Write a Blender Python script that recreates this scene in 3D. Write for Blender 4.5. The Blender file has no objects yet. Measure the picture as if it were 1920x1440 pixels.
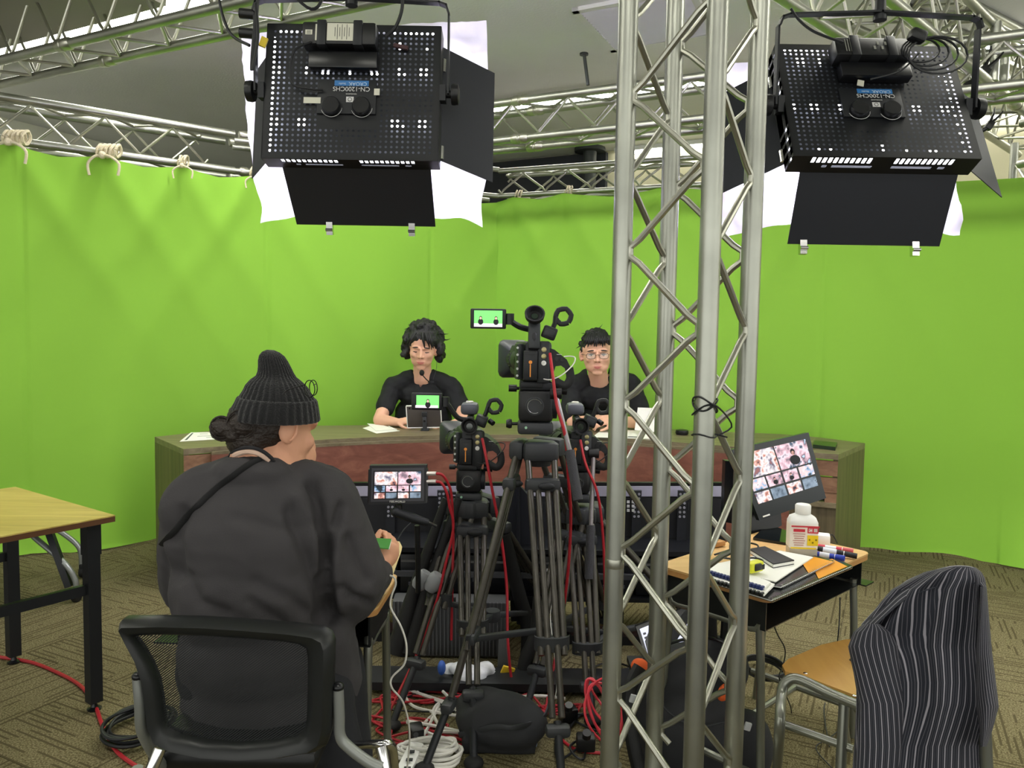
import bpy, bmesh, math, random
from mathutils import Vector, Matrix, Euler, noise
random.seed(7)
SC = bpy.context.scene
COL = SC.collection
V = Vector
R = math.radians
# ------------------------------------------------------------ camera, world, exposure
F, CH, PITCH, ROLL = 1420.0, 1.35, 3.7, 0.93
cam_d = bpy.data.cameras.new('camera'); cam = bpy.data.objects.new('camera', cam_d); COL.objects.link(cam)
cam_d.sensor_width = 36; cam_d.lens = 36*F/1920; cam_d.clip_start = .05
CR = (Matrix.Rotation(R(90-PITCH), 3, 'X') @ Matrix.Rotation(R(ROLL), 3, 'Z'))
cam.matrix_world = Matrix.Translation((0, 0, CH)) @ CR.to_4x4()
SC.camera = cam
SC.view_settings.view_transform = 'Standard'; SC.view_settings.look = 'None'
SC.view_settings.gamma = 1; SC.view_settings.use_curve_mapping = False
SC.view_settings.exposure = 0.9
wd = bpy.data.worlds.new('room_air'); SC.world = wd; wd.use_nodes = True
wd.node_tree.nodes['Background'].inputs[0].default_value = (.98, .98, .91, 1)
wd.node_tree.nodes['Background'].inputs[1].default_value = 1.0

def ray(px, py): return CR @ V(((px-960)/F, -(py-720)/F, -1))
def G(px, py, z=0.0):                     # point of height z seen at a photo position
    d = ray(px, py); t = (z-CH)/d.z; return V((d.x*t, d.y*t, z))
def P(px, py, D):                         # point at distance D seen at a photo position
    d = ray(px, py); t = D/d.y; return V((d.x*t, D, CH+d.z*t))

def srgb(h):
    if isinstance(h, str):
        c = [int(h[i:i+2], 16)/255 for i in (0, 2, 4)]
    else: c = h
    return tuple(x/12.92 if x <= .04045 else ((x+.055)/1.055)**2.4 for x in c)+(1,)
MATS = {}
def mat(name, col='808080', rough=.5, metal=0, emit=None, es=0, spec=.5, bump=0, bscale=60, var=0, vscale=8, alpha=1, trans=0, sheen=0, ior=1.45, stretch=(1,1,1), coord='Object', coat=0):
    if name in MATS: return MATS[name]
    m = bpy.data.materials.new(name); m.use_nodes = True; nt = m.node_tree; N = nt.nodes; L = nt.links
    b = N['Principled BSDF']; c = srgb(col)
    b.inputs['Base Color'].default_value = c; b.inputs['Roughness'].default_value = rough; b.inputs['Metallic'].default_value = metal
    b.inputs['Specular IOR Level'].default_value = spec; b.inputs['Alpha'].default_value = alpha
    b.inputs['Transmission Weight'].default_value = trans; b.inputs['IOR'].default_value = ior
    b.inputs['Sheen Weight'].default_value = sheen; b.inputs['Coat Weight'].default_value = coat
    if emit: b.inputs['Emission Color'].default_value = srgb(emit); b.inputs['Emission Strength'].default_value = es
    if bump or var:
        tc = N.new('ShaderNodeTexCoord'); mp = N.new('ShaderNodeMapping'); mp.inputs['Scale'].default_value = stretch
        L.new(tc.outputs[coord], mp.inputs[0])
    if var:
        n = N.new('ShaderNodeTexNoise'); n.inputs['Scale'].default_value = vscale; n.inputs['Detail'].default_value = 5
        L.new(mp.outputs[0], n.inputs['Vector'])
        r = N.new('ShaderNodeValToRGB'); r.color_ramp.elements[0].position = .3; r.color_ramp.elements[1].position = .7
        r.color_ramp.elements[0].color = tuple(x*(1-var) for x in c[:3])+(1,); r.color_ramp.elements[1].color = tuple(min(1, x*(1+var)) for x in c[:3])+(1,)
        L.new(n.outputs['Fac'], r.inputs[0]); L.new(r.outputs[0], b.inputs['Base Color'])
    if bump:
        n2 = N.new('ShaderNodeTexNoise'); n2.inputs['Scale'].default_value = bscale; n2.inputs['Detail'].default_value = 4
        L.new(mp.outputs[0], n2.inputs['Vector'])
        bp = N.new('ShaderNodeBump'); bp.inputs['Strength'].default_value = bump; bp.inputs['Distance'].default_value = .01
        L.new(n2.outputs['Fac'], bp.inputs['Height']); L.new(bp.outputs[0], b.inputs['Normal'])
    MATS[name] = m; return m

def wood(name, c1, c2, axis=0, scale=6, rough=.45, ring=14, c3=None):
    if name in MATS: return MATS[name]
    m = bpy.data.materials.new(name); m.use_nodes = True; nt = m.node_tree; N = nt.nodes; L = nt.links
    b = N['Principled BSDF']; b.inputs['Roughness'].default_value = rough
    tc = N.new('ShaderNodeTexCoord'); mp = N.new('ShaderNodeMapping')
    s = [ring]*3; s[axis] = .55; mp.inputs['Scale'].default_value = s; L.new(tc.outputs['Object'], mp.inputs[0])
    n = N.new('ShaderNodeTexNoise'); n.inputs['Scale'].default_value = scale/3; n.inputs['Detail'].default_value = 7; n.inputs['Roughness'].default_value = .65; n.inputs['Distortion'].default_value = .6
    L.new(mp.outputs[0], n.inputs['Vector'])
    r = N.new('ShaderNodeValToRGB'); e = r.color_ramp.elements; e[0].position = .32; e[1].position = .68
    e[0].color = srgb(c1); e[1].color = srgb(c2)
    if c3: q = e.new(.5); q.color = srgb(c3)
    L.new(n.outputs['Fac'], r.inputs[0]); L.new(r.outputs[0], b.inputs['Base Color'])
    bp = N.new('ShaderNodeBump'); bp.inputs['Strength'].default_value = .12; bp.inputs['Distance'].default_value = .005
    L.new(n.outputs['Fac'], bp.inputs['Height']); L.new(bp.outputs[0], b.inputs['Normal'])
    MATS[name] = m; return m

# ------------------------------------------------------------ mesh builder
def frame_from(d):
    d = d.normalized(); a = V((0, 0, 1)) if abs(d.z) < .95 else V((1, 0, 0))
    x = d.cross(a).normalized(); y = x.cross(d).normalized(); return x, y
class MB:
    def __init__(s, M=None): s.v = []; s.f = []; s.uv = None; s.M = M
    def add(s, vs, fs):
        o = len(s.v); s.v += [ (s.M @ V(p)) if s.M else V(p) for p in vs ]; s.f += [tuple(i+o for i in f) for f in fs]; return s
    def box(s, c, size, rot=None, bev=0):
        c = V(c); hx, hy, hz = size[0]/2, size[1]/2, size[2]/2
        rm = (Euler([R(a) for a in rot]).to_matrix() if isinstance(rot, (tuple, list)) else rot) if rot is not None else None
        if bev <= 0:
            vs = [V((x*hx, y*hy, z*hz)) for x in (-1, 1) for y in (-1, 1) for z in (-1, 1)]
            fs = [(0, 1, 3, 2), (4, 6, 7, 5), (0, 4, 5, 1), (2, 3, 7, 6), (0, 2, 6, 4), (1, 5, 7, 3)]
        else:
            bm = bmesh.new(); bmesh.ops.create_cube(bm, size=1)
            for v in bm.verts: v.co = V((v.co.x*size[0], v.co.y*size[1], v.co.z*size[2]))
            bev = min(bev, .49*min(size))
            bmesh.ops.bevel(bm, geom=list(bm.edges), offset=bev, segments=2, profile=.5, affect='EDGES')
            bm.verts.index_update(); vs = [v.co.copy() for v in bm.verts]; fs = [tuple(v.index for v in f.verts) for f in bm.faces]; bm.free()
        if rm: vs = [rm @ v for v in vs]
        return s.add([v+c for v in vs], fs)
    def cyl(s, p0, p1, r0, r1=None, n=12, caps=True):
        p0 = V(p0); p1 = V(p1); r1 = r0 if r1 is None else r1
        x, y = frame_from(p1-p0); vs = []
        for p, r in ((p0, r0), (p1, r1)):
            vs += [p+(x*math.cos(2*math.pi*i/n)+y*math.sin(2*math.pi*i/n))*r for i in range(n)]
        fs = [(i, (i+1) % n, n+(i+1) % n, n+i) for i in range(n)]
        if caps: fs += [tuple(range(n))[::-1], tuple(range(n, 2*n))]
        return s.add(vs, fs)
    def tube(s, pts, r, n=8, caps=True, flat=1):
        pts = [V(p) for p in pts]; rs = r if isinstance(r, (list, tuple)) else [r]*len(pts)
        vs = []; x = None
        for i, p in enumerate(pts):
            d = (pts[min(i+1, len(pts)-1)]-pts[max(i-1, 0)])
            if d.length < 1e-7: d = V((0, 0, 1))
            d.normalize()
            if x is None: x, y = frame_from(d)
            else:
                x = (x-d*x.dot(d)); x = x.normalized() if x.length > 1e-6 else frame_from(d)[0]; y = x.cross(d)
            vs += [p+(x*math.cos(2*math.pi*k/n)+y*flat*math.sin(2*math.pi*k/n))*rs[i] for k in range(n)]
        fs = []
        for i in range(len(pts)-1):
            a = i*n; b = a+n
            fs += [(a+k, a+(k+1) % n, b+(k+1) % n, b+k) for k in range(n)]
        if caps: fs += [tuple(range(n))[::-1], tuple(range(len(vs)-n, len(vs)))]
        return s.add(vs, fs)
    def lathe(s, prof, c=(0, 0, 0), axis=(0, 0, 1), n=20, cap=True):
        c = V(c); a = V(axis).normalized(); x, y = frame_from(a); vs = []
        for r, h in prof: vs += [c+a*h+(x*math.cos(2*math.pi*k/n)+y*math.sin(2*math.pi*k/n))*max(r, 1e-5) for k in range(n)]
        fs = []
        for i in range(len(prof)-1):
            p = i*n; q = p+n; fs += [(p+k, p+(k+1) % n, q+(k+1) % n, q+k) for k in range(n)]
        if cap: fs += [tuple(range(n))[::-1], tuple(range(len(vs)-n, len(vs)))]
        return s.add(vs, fs)
    def ell(s, c, r, rot=None, n=14, m=10):
        c = V(c); r = (r, r, r) if not isinstance(r, (tuple, list)) else r
        rm = (Euler([R(a) for a in rot]).to_matrix() if isinstance(rot, (tuple, list)) else rot) if rot is not None else Matrix.Identity(3)
        vs = [c+rm@V((0, 0, r[2]))]
        for j in range(1, m):
            t = math.pi*j/m
            vs += [c+rm@V((r[0]*math.sin(t)*math.cos(2*math.pi*k/n), r[1]*math.sin(t)*math.sin(2*math.pi*k/n), r[2]*math.cos(t))) for k in range(n)]
        vs.append(c+rm@V((0, 0, -r[2]))); L = len(vs)-1
        fs = [(0, 1+k, 1+(k+1) % n) for k in range(n)]
        for j in range(m-2):
            a = 1+j*n; b = a+n; fs += [(a+k, b+k, b+(k+1) % n, a+(k+1) % n) for k in range(n)]
        a = 1+(m-2)*n; fs += [(L, a+(k+1) % n, a+k) for k in range(n)]
        return s.add(vs, fs)
    def cap(s, p0, p1, r0, r1=None, n=14):       # capsule
        p0 = V(p0); p1 = V(p1); r1 = r0 if r1 is None else r1
        d = p1-p0; L = d.length; d = d.normalized() if L > 1e-6 else V((0, 0, 1))
        prof = [(r0*math.sin(t), -r0*math.cos(t)) for t in [math.pi/2*k/4 for k in range(5)]]
        prof += [(r1*math.cos(t), L+r1*math.sin(t)) for t in [math.pi/2*k/4 for k in range(5)]]
        return s.lathe(prof, p0, d, n)
    def prism(s, poly, d):                       # poly: list of 3D points, d: extrusion vector
        d = V(d); n = len(poly); vs = [V(p) for p in poly]+[V(p)+d for p in poly]
        fs = [tuple(range(n))[::-1], tuple(range(n, 2*n))]+[(i, (i+1) % n, n+(i+1) % n, n+i) for i in range(n)]
        return s.add(vs, fs)
    def quad(s, a, b, c, d): return s.add([a, b, c, d], [(0, 1, 2, 3)])
    def grid(s, fn, nu, nv, uv=False, closed=False):
        vs = [fn(i/nu, j/nv) for j in range(nv+1) for i in range(nu+1)]
        fs = [(j*(nu+1)+i, j*(nu+1)+i+1, (j+1)*(nu+1)+i+1, (j+1)*(nu+1)+i) for j in range(nv) for i in range(nu)]
        if uv:
            s.uv = []
            for j in range(nv):
                for i in range(nu): s.uv += [(i/nu, j/nv), ((i+1)/nu, j/nv), ((i+1)/nu, (j+1)/nv), (i/nu, (j+1)/nv)]
        return s.add(vs, fs)
    def mesh(s, name, m, smooth=40):
        me = bpy.data.meshes.new(name); me.from_pydata([tuple(v) for v in s.v], [], s.f)
        if s.uv:
            u = me.uv_layers.new(name='UVMap')
            for i, c in enumerate(s.uv): u.data[i].uv = c
        bm = bmesh.new(); bm.from_mesh(me)
        if not s.uv: bmesh.ops.recalc_face_normals(bm, faces=bm.faces)
        bm.to_mesh(me); bm.free()
        if smooth:
            me.shade_smooth()
            if smooth < 180: me.set_sharp_from_angle(angle=R(smooth))
        if m: me.materials.append(m)
        me.update(); return me

def link(name, me, parent=None, label=None, kind=None):
    o = bpy.data.objects.new(name, me); COL.objects.link(o)
    if parent:
        o.parent = parent
        o.matrix_parent_inverse = parent.get('_w') and Matrix.Identity(4) or Matrix.Identity(4)
    if label: o['label'] = label
    if kind: o['kind'] = kind
    return o
BASES = {}
def thing(name, label, cat, loc=(0, 0, 0), group=None, world=True, rz=0):
    """Empty at the thing's base; with world=True the parts' meshes are given in scene coordinates."""
    o = bpy.data.objects.new(name, None); COL.objects.link(o); o.location = loc; o.empty_display_size = .1; o.rotation_euler = (0, 0, rz)
    o['label'] = label; o['category'] = cat
    if group: o['group'] = group
    BASES[o.name] = Matrix.Translation(-V(loc)) if world else Matrix.Identity(4)
    return o
def base_of(o):
    while o.parent: o = o.parent
    return BASES.get(o.name, Matrix.Identity(4))
def part(name, mb, m, parent, label=None, kind=None, smooth=40):
    B = base_of(parent)
    me = mb.mesh(name, m, smooth) if isinstance(mb, MB) else mb
    if isinstance(mb, MB) and B != Matrix.Identity(4): me.transform(B)
    return link(name, me, parent, label, kind)
def one(name, mb, m, label, cat, group=None, smooth=40, kind=None):
    me = mb.mesh(name, m, smooth) if isinstance(mb, MB) else mb
    c = sum((v.co for v in me.vertices), V())/max(1, len(me.vertices)); c.z = min(v.co.z for v in me.vertices)
    me.transform(Matrix.Translation(-c))
    o = bpy.data.objects.new(name, me); COL.objects.link(o); o.location = c
    o['label'] = label; o['category'] = cat
    if group: o['group'] = group
    if kind: o['kind'] = kind
    return o
def struct(name, mb, m, smooth=0, parent=None):
    o = bpy.data.objects.new(name, mb.mesh(name, m, smooth)); COL.objects.link(o)
    if parent: o.parent = parent
    else: o['kind'] = 'structure'
    BASES[o.name] = Matrix.Identity(4)
    return o
def copy_tree(o, parent=None):
    c = o.copy(); COL.objects.link(c); c.parent = parent
    for ch in list(o.children): copy_tree(ch, c)
    if o.name in BASES: BASES[c.name] = BASES[o.name]
    return c
def spline(pts, seg=8):
    pts = [V(p) for p in pts]; out = []
    for i in range(len(pts)-1):
        p0 = pts[max(i-1, 0)]; p1 = pts[i]; p2 = pts[i+1]; p3 = pts[min(i+2, len(pts)-1)]
        for k in range(seg):
            t = k/seg
            out.append(.5*((2*p1)+(p2-p0)*t+(2*p0-5*p1+4*p2-p3)*t*t+(3*p1-p0-3*p2+p3)*t**3))
    out.append(pts[-1]); return out
def text_mesh(txt, size, M, m, ext=.0004, align='CENTER', bold=0):
    cu = bpy.data.curves.new('lettering', 'FONT'); cu.body = txt; cu.size = size; cu.extrude = ext; cu.align_x = align; cu.align_y = 'CENTER'; cu.offset = bold
    o = bpy.data.objects.new('lettering', cu); COL.objects.link(o)
    dg = bpy.context.evaluated_depsgraph_get(); me = bpy.data.meshes.new_from_object(o.evaluated_get(dg)); 
    bpy.data.objects.remove(o); me.transform(M); me.materials.clear(); me.materials.append(m); me.name = 'lettering'; return me
def lettering(txt, size, M, m, parent, name='lettering'):
    me = text_mesh(txt, size, base_of(parent) @ M, m); return link(name, me, parent)
def organic(name, mb, m, voxel=.006, smooth=6, disp=None, fac=.5):
    """union of closed shapes -> one continuous smooth skin"""
    me = mb.mesh(name+'_raw', None, 0); o = bpy.data.objects.new(name+'_raw', me); COL.objects.link(o)
    r = o.modifiers.new('r', 'REMESH'); r.mode = 'VOXEL'; r.voxel_size = voxel
    s = o.modifiers.new('s', 'SMOOTH'); s.factor = fac; s.iterations = smooth
    dg = bpy.context.evaluated_depsgraph_get(); out = bpy.data.meshes.new_from_object(o.evaluated_get(dg))
    bpy.data.objects.remove(o); out.name = name
    if disp:
        ns = [v.normal.copy() for v in out.vertices]
        for v, nn in zip(out.vertices, ns): v.co += nn*disp(v.co, nn)
    out.shade_smooth(); out.materials.clear(); out.materials.append(m); out.update(); return out
def smooth_edge(me, it=12):
    bm = bmesh.new(); bm.from_mesh(me)
    bmesh.ops.delete(bm, geom=[v for v in bm.verts if not v.link_faces], context='VERTS')
    nb = {}
    for e in bm.edges:
        if len(e.link_faces) == 1:
            a, b = e.verts; nb.setdefault(a, []).append(b); nb.setdefault(b, []).append(a)
    for _ in range(it):
        new = {v: v.co*.4+sum((q.co for q in n), V())/len(n)*.6 for v, n in nb.items()}
        for v, c in new.items(): v.co = c
    bm.to_mesh(me); bm.free(); return me
def nz(p, s): return noise.noise(V(p)*s)
# shared materials
M_ALU = mat('brushed_aluminium', 'B2B2A6', .36, .95, var=.13, vscale=5, bump=.05, bscale=30)
M_ALUD = mat('truss_chord_aluminium', 'A6A89F', .38, .95, var=.2, vscale=4, bump=.04, bscale=25)
M_BLK = mat('black_plastic', '121315', .42, bump=.05, bscale=400)
M_BLK2 = mat('black_metal', '1B1D21', .5, .1)
M_BLKS = mat('satin_black', '101114', .3)
M_GREY = mat('charcoal_plastic', '2B2D30', .5)
M_RUB = mat('rubber', '0E0E0F', .7)
M_WHT = mat('white_plastic', 'E8E8E4', .4)
M_CHR = mat('chrome', 'D8D8D8', .15, 1)
M_FOAM = mat('grip_foam', '3A3A3E', .85, bump=.3, bscale=300)
M_CARB = mat('tripod_tube', '423F39', .33, .35, var=.15, vscale=30)
M_RED = mat('red_cable', 'A8202C', .45)
M_WCAB = mat('white_cable', 'D4D2CA', .5)
M_BCAB = mat('black_cable', '15171A', .5)
# ------------------------------------------------------------ the room
E1 = V((.895, -.446, 0)); E2 = V((.446, .895, 0)); RZ = math.atan2(E1.y, E1.x)
ZC = 3.3
def room_pt(a, b, z=0): return E1*a+E2*b+V((0, 0, z))
M_CEIL = mat('painted_ceiling', 'E2E2E4', .9, var=.04, vscale=1.5, bump=.2, bscale=60)
M_FLR = mat('floor_screed', '3A3630', .9)
A0, A1, B0, B1 = -7.5, 9.0, -5.0, 7.75
def slab(a0, a1, b0, b1, z0, z1):
    return MB().prism([room_pt(a0, b0, z0), room_pt(a1, b0, z0), room_pt(a1, b1, z0), room_pt(a0, b1, z0)], (0, 0, z1-z0))
floor = struct('floor', slab(A0, A1, B0, B1, -.1, -.006), M_FLR)
ceiling = struct('ceiling', slab(A0, A1, B0, B1, ZC, ZC+.1), M_CEIL)
M_WALL = mat('cream_wall_paint', 'C9C4A8', .85)
M_DARKW = mat('dark_wall_panel', '26282E', .8)
struct('wall_back', slab(A0, A1, B1-.05, B1+.1, 0, ZC), M_WALL)
struct('wall_left', slab(A0-.1, A0, B0, B1, 0, ZC), mat('pale_wall_paint', 'DADACE', .85))
struct('wall_back_panel', slab(-7.4, -2.75, B1-.12, B1-.05, 0, 3.28), M_DARKW)['kind'] = 'structure'
# dropped beam across the ceiling behind the curtain
struct('trim_1', slab(A0, -3.55, 2.0, 2.9, ZC-.22, ZC), mat('soffit_paint', '8F8D84', .9))
# carpet tiles, quarter turned
def carpet_mat():
    m = bpy.data.materials.new('ribbed_carpet'); m.use_nodes = True; nt = m.node_tree; N = nt.nodes; L = nt.links; b = N['Principled BSDF']
    b.inputs['Roughness'].default_value = .95; b.inputs['Specular IOR Level'].default_value = .1
    tc = N.new('ShaderNodeTexCoord'); oi = N.new('ShaderNodeObjectInfo')
    sep = N.new('ShaderNodeSeparateXYZ'); L.new(tc.outputs['Object'], sep.inputs[0])
    # lines of random length: noise stretched along x, quantised rows in y
    row = N.new('ShaderNodeMath'); row.operation = 'MULTIPLY'; row.inputs[1].default_value = 44; L.new(sep.outputs['Y'], row.inputs[0])
    fl = N.new('ShaderNodeMath'); fl.operation = 'FLOOR'; L.new(row.outputs[0], fl.inputs[0])
    fr = N.new('ShaderNodeMath'); fr.operation = 'FRACT'; L.new(row.outputs[0], fr.inputs[0])
    cb = N.new('ShaderNodeCombineXYZ'); mx = N.new('ShaderNodeMath'); mx.operation = 'MULTIPLY'; mx.inputs[1].default_value = 4.2; L.new(sep.outputs['X'], mx.inputs[0])
    my = N.new('ShaderNodeMath'); my.operation = 'MULTIPLY'; my.inputs[1].default_value = 7.31; L.new(fl.outputs[0], my.inputs[0])
    rz = N.new('ShaderNodeMath'); rz.operation = 'MULTIPLY'; rz.inputs[1].default_value = 91; L.new(oi.outputs['Random'], rz.inputs[0])
    L.new(mx.outputs[0], cb.inputs[0]); L.new(my.outputs[0], cb.inputs[1]); L.new(rz.outputs[0], cb.inputs[2])
    n = N.new('ShaderNodeTexNoise'); n.inputs['Scale'].default_value = 1; n.inputs['Detail'].default_value = 1; L.new(cb.outputs[0], n.inputs['Vector'])
    st = N.new('ShaderNodeMath'); st.operation = 'GREATER_THAN'; st.inputs[1].default_value = .50; L.new(n.outputs['Fac'], st.inputs[0])
    ln = N.new('ShaderNodeMath'); ln.operation = 'LESS_THAN'; ln.inputs[1].default_value = .36; L.new(fr.outputs[0], ln.inputs[0])
    an = N.new('ShaderNodeMath'); an.operation = 'MULTIPLY'; L.new(st.outputs[0], an.inputs[0]); L.new(ln.outputs[0], an.inputs[1])
    f = N.new('ShaderNodeTexNoise'); f.inputs['Scale'].default_value = 170; f.inputs['Detail'].default_value = 3; L.new(tc.outputs['Object'], f.inputs['Vector'])
    r = N.new('ShaderNodeValToRGB'); r.color_ramp.elements[0].position = .35; r.color_ramp.elements[1].position = .68
    r.color_ramp.elements[0].color = srgb('50482F'); r.color_ramp.elements[1].color = srgb('8C8464'); L.new(f.outputs['Fac'], r.inputs[0])
    mixc = N.new('ShaderNodeMix'); mixc.data_type = 'RGBA'; L.new(an.outputs[0], mixc.inputs[0]); L.new(r.outputs[0], mixc.inputs[6]); mixc.inputs[7].default_value = srgb('524B34')
    L.new(mixc.outputs[2], b.inputs['Base Color'])
    sub = N.new('ShaderNodeMath'); sub.operation = 'SUBTRACT'; L.new(f.outputs['Fac'], sub.inputs[0]); L.new(an.outputs[0], sub.inputs[1])
    bp = N.new('ShaderNodeBump'); bp.inputs['Strength'].default_value = .5; bp.inputs['Distance'].default_value = .004; L.new(sub.outputs[0], bp.inputs['Height']); L.new(bp.outputs[0], b.inputs['Normal'])
    return m
M_CARPET = carpet_mat()
tile_me = MB().box((0, 0, -.004), (.498, .498, .008)).mesh('carpet_tile', M_CARPET, 0)
spots = []
for i in range(-16, 18):
    for j in range(-10, 16):
        c = room_pt(i*.5+.1, j*.5+.1)
        if c.y < .9 or c.y > 6.9 or abs(c.x) > .72*c.y+.45: continue
        spots.append((c.length, i, j, c))
spots.sort(key=lambda t: t[0])
for _, i, j, c in spots[:296]:
    t = bpy.data.objects.new('carpet_tile', tile_me); COL.objects.link(t); t.parent = floor
    t.location = c; t.rotation_euler = (0, 0, RZ+(math.pi/2 if (i+j) % 2 else 0))
# ceiling lights: rows of tubes along E1
M_TUBE = mat('lit_tube', 'FFFFFF', .5, emit='FFFDF0', es=13)
M_FIX = mat('fixture_white', 'D8D8D6', .4)
lm = MB().box((0, 0, -.02), (1.2, .3, .04)).mesh('fixture_body', M_FIX, 0)
tm = MB().box((0, 0, -.048), (1.16, .2, .016)).mesh('tube_cover', M_TUBE, 0)
ORD = 'first second third fourth fifth sixth seventh eighth ninth tenth'.split()
LB = {0: '%s light fitting from the left in the bright ceiling row at the upper left', 1: '%s light fitting from the left in the ceiling row above the middle cross truss', 2: '%s light fitting from the left in the ceiling row over the cream back wall', 3: '%s light fitting from the left in the added ceiling row out of view above the camera crew'}
pA = G(0, 90, ZC); pA2 = G(290, 15, ZC); pB = G(922, 203, ZC); pC = G(1280, 267, ZC)
def to_ab(p): return p.dot(E1), p.dot(E2)
bA = (to_ab(pA)[1]+to_ab(pA2)[1])/2; bB = to_ab(pB)[1]; bC = to_ab(pC)[1]
print('ROWS', bA, bB, bC, to_ab(pB)[0], to_ab(pC)[0])
lab = {0: 'ceiling light fitting in the bright row at the upper left', 1: 'ceiling light fitting in the row above the middle cross truss', 2: 'ceiling light fitting above the cream back wall', 3: 'ceiling light fitting added out of view above the camera crew'}
for k, b, a0, a1 in ((0, bA, -6.4, 3.2), (1, bB, to_ab(pB)[0]+.5, 6.5), (2, bC+.1, to_ab(pC)[0]-.1, 6.5), (3, bA-3.0, -4.5, 4.5)):  # the last row is unseen, added to light the room from overhead
    a = a0; ii = 0
    while a < a1:
        c = room_pt(a, b, ZC)
        cl = bpy.data.objects.new('ceiling_light', None); COL.objects.link(cl); cl.location = c; cl.rotation_euler = (0, 0, RZ)
        cl['label'] = LB[k] % ORD[ii]; ii += 1; cl['category'] = 'ceiling light'; cl['group'] = lab[k].replace('ceiling light fitting', 'ceiling lights')
        link('fixture_body', lm, cl); link('light_cover', tm, cl)
        a += 1.24 if k < 3 else 2.2
# ceiling air grille
vc = G(1215, 38, ZC); vent = thing('ceiling_vent', 'square slatted air grille set in the ceiling behind the tower truss', 'vent', (vc.x, vc.y, ZC), world=False, rz=RZ)
M_VENT = mat('vent_grey', 'E0E0E2', .5)
s = .36
for k in range(4):
    m4 = Matrix.Rotation(math.pi/2*k, 4, 'Z')
    part('frame_bar', MB(m4).box((0, s-.02, -.012), (2*s, .04, .024)), M_VENT, vent)
part('backing', MB().box((0, 0, -.003), (2*s-.04, 2*s-.04, .006)), mat('vent_dark', '77777A', .8), vent)
sl = MB().box((0, 0, 0), (2*s-.08, .012, .016), (35, 0, 0)).mesh('slat', M_VENT, 0)
for k in range(17):
    o = link('slat', sl, vent); o.location = (0, -s+.06+k*(2*s-.12)/16, -.016)
# ceiling rod and pillar
p = G(1095, 100, ZC); q = P(1100, 160, p.y)
one('ceiling_rod', MB().cyl((p.x, p.y, ZC), (q.x+.01, q.y, q.z), .012).cyl((p.x, p.y, ZC-.012), (p.x, p.y, ZC), .03), mat('rod_steel', '55585C', .4, .8), 'thin bent threaded rod hanging from the bare ceiling', 'rod')
pp = P(1106, 288, 8.0)
struct('trim_2', MB().cyl((pp.x, pp.y, 0), (pp.x, pp.y, ZC), .07, n=16).cyl((pp.x, pp.y, ZC-.04), (pp.x, pp.y, ZC), .16, n=16), mat('pillar_paint', '2C3030', .6), smooth=40)

# ------------------------------------------------------------ trusses
def zig(A, B, offa, offb, step, phase, side_in, r=.0085):
    """zigzag rod between chords A+offa and A+offb"""
    ax = (B-A); L = ax.length; ax = ax/L; pts = []; k = 0; t = phase-step
    which = 0; nodes = []
    while t < L:
        if t > .02: nodes.append((t, which))
        t += step/2; which ^= 1
    out = []
    for i, (t, w) in enumerate(nodes):
        o = offa if w == 0 else offb; other = offb if w == 0 else offa
        c = A+ax*t+o+(other-o).normalized()*.022
        for dt in (-.022, 0, .022):
            out.append(c+ax*dt+(other-o).normalized()*(.024*abs(dt)/.022 if dt else 0))
    return out
def truss(name, A, B, label, group=None, s=.24, rc=.025, step=.385, up=None, phase=.2, joints=(), cat='truss', base=None, rod=.0085, ph=None):
    A = V(A); B = V(B); ax = (B-A).normalized()
    if up is None: up = V((0, 0, 1))
    side = ax.cross(up).normalized(); up = side.cross(ax).normalized()
    t = thing(name, label, cat, tuple(base if base is not None else A), group)
    sa_, sb_ = s if isinstance(s, tuple) else (s, s)
    offs = [side*(a*sa_/2)+up*(b*sb_/2) for a, b in ((-1, -1), (1, -1), (1, 1), (-1, 1))]
    for o in offs: part('chord', MB().cyl(A+o, B+o, rc, n=16), M_ALUD, t)
    for i in range(4):
        o1, o2 = offs[i], offs[(i+1) % 4]
        pts = zig(A, B, o1, o2, step, phase+(step/2 if i % 2 else 0), None)
        part('lattice_rod', MB().tube(pts, rod, 7), M_ALU, t)
    L = (B-A).length
    for j in joints:
        for o in offs:
            c = A+ax*j+o; part('coupler', MB().lathe([(rc*1.02, -.06), (rc*1.3, -.045), (rc*1.3, -.01), (rc*1.12, -.006), (rc*1.12, .006), (rc*1.3, .01), (rc*1.3, .045), (rc*1.02, .06)], c, ax, 14), M_ALU, t)
    return t, offs
# tower: vertical truss
a40 = R(-40); u = V((math.cos(a40), math.sin(a40), 0))*.24; v = V((-math.sin(a40), math.cos(a40), 0))*.24
p1 = V((.276, 1.95, 0)); p3 = p1+u; p2 = p1+v; p4 = p1+u+v
tw = thing('lighting_truss_tower', 'tall square aluminium truss column standing in front of the right talent', 'truss', tuple((p1+p4)/2))
for pt, nm in ((p1, 0), (p3, 1), (p4, 2), (p2, 3)):
    part('chord', MB().cyl(pt+V((0, 0, .02)), pt+V((0, 0, 3.2)), .025, n=20), M_ALUD, tw)
ZA, STP = 1.18, .385
def zfirst(z0):
    while z0 > .1: z0 -= STP
    return z0
A_ = V((0, 0, .02)); top = V((0, 0, 3.2))
for (qa, qb) in ((p1, p3), (p2, p1), (p4, p2), (p3, p4)):
    # node on qa at ZA+k*STP (A type), on qb half a step off
    pts = []; k = 0; z = zfirst(ZA); w = 0
    dirn = (qb-qa).normalized()
    while z < 3.19:
        if z > .03:
            for dt in (-.03, -.012, .012, .03):
                off = .024+(.026 if abs(dt) > .02 else 0)
                base = qa+dirn*off if w == 0 else qb-dirn*off
                pts.append(base+V((0, 0, z+dt)))
        z += STP/2; w ^= 1
    part('lattice_rod', MB().tube(pts, .0085, 9), M_ALU, tw)
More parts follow.
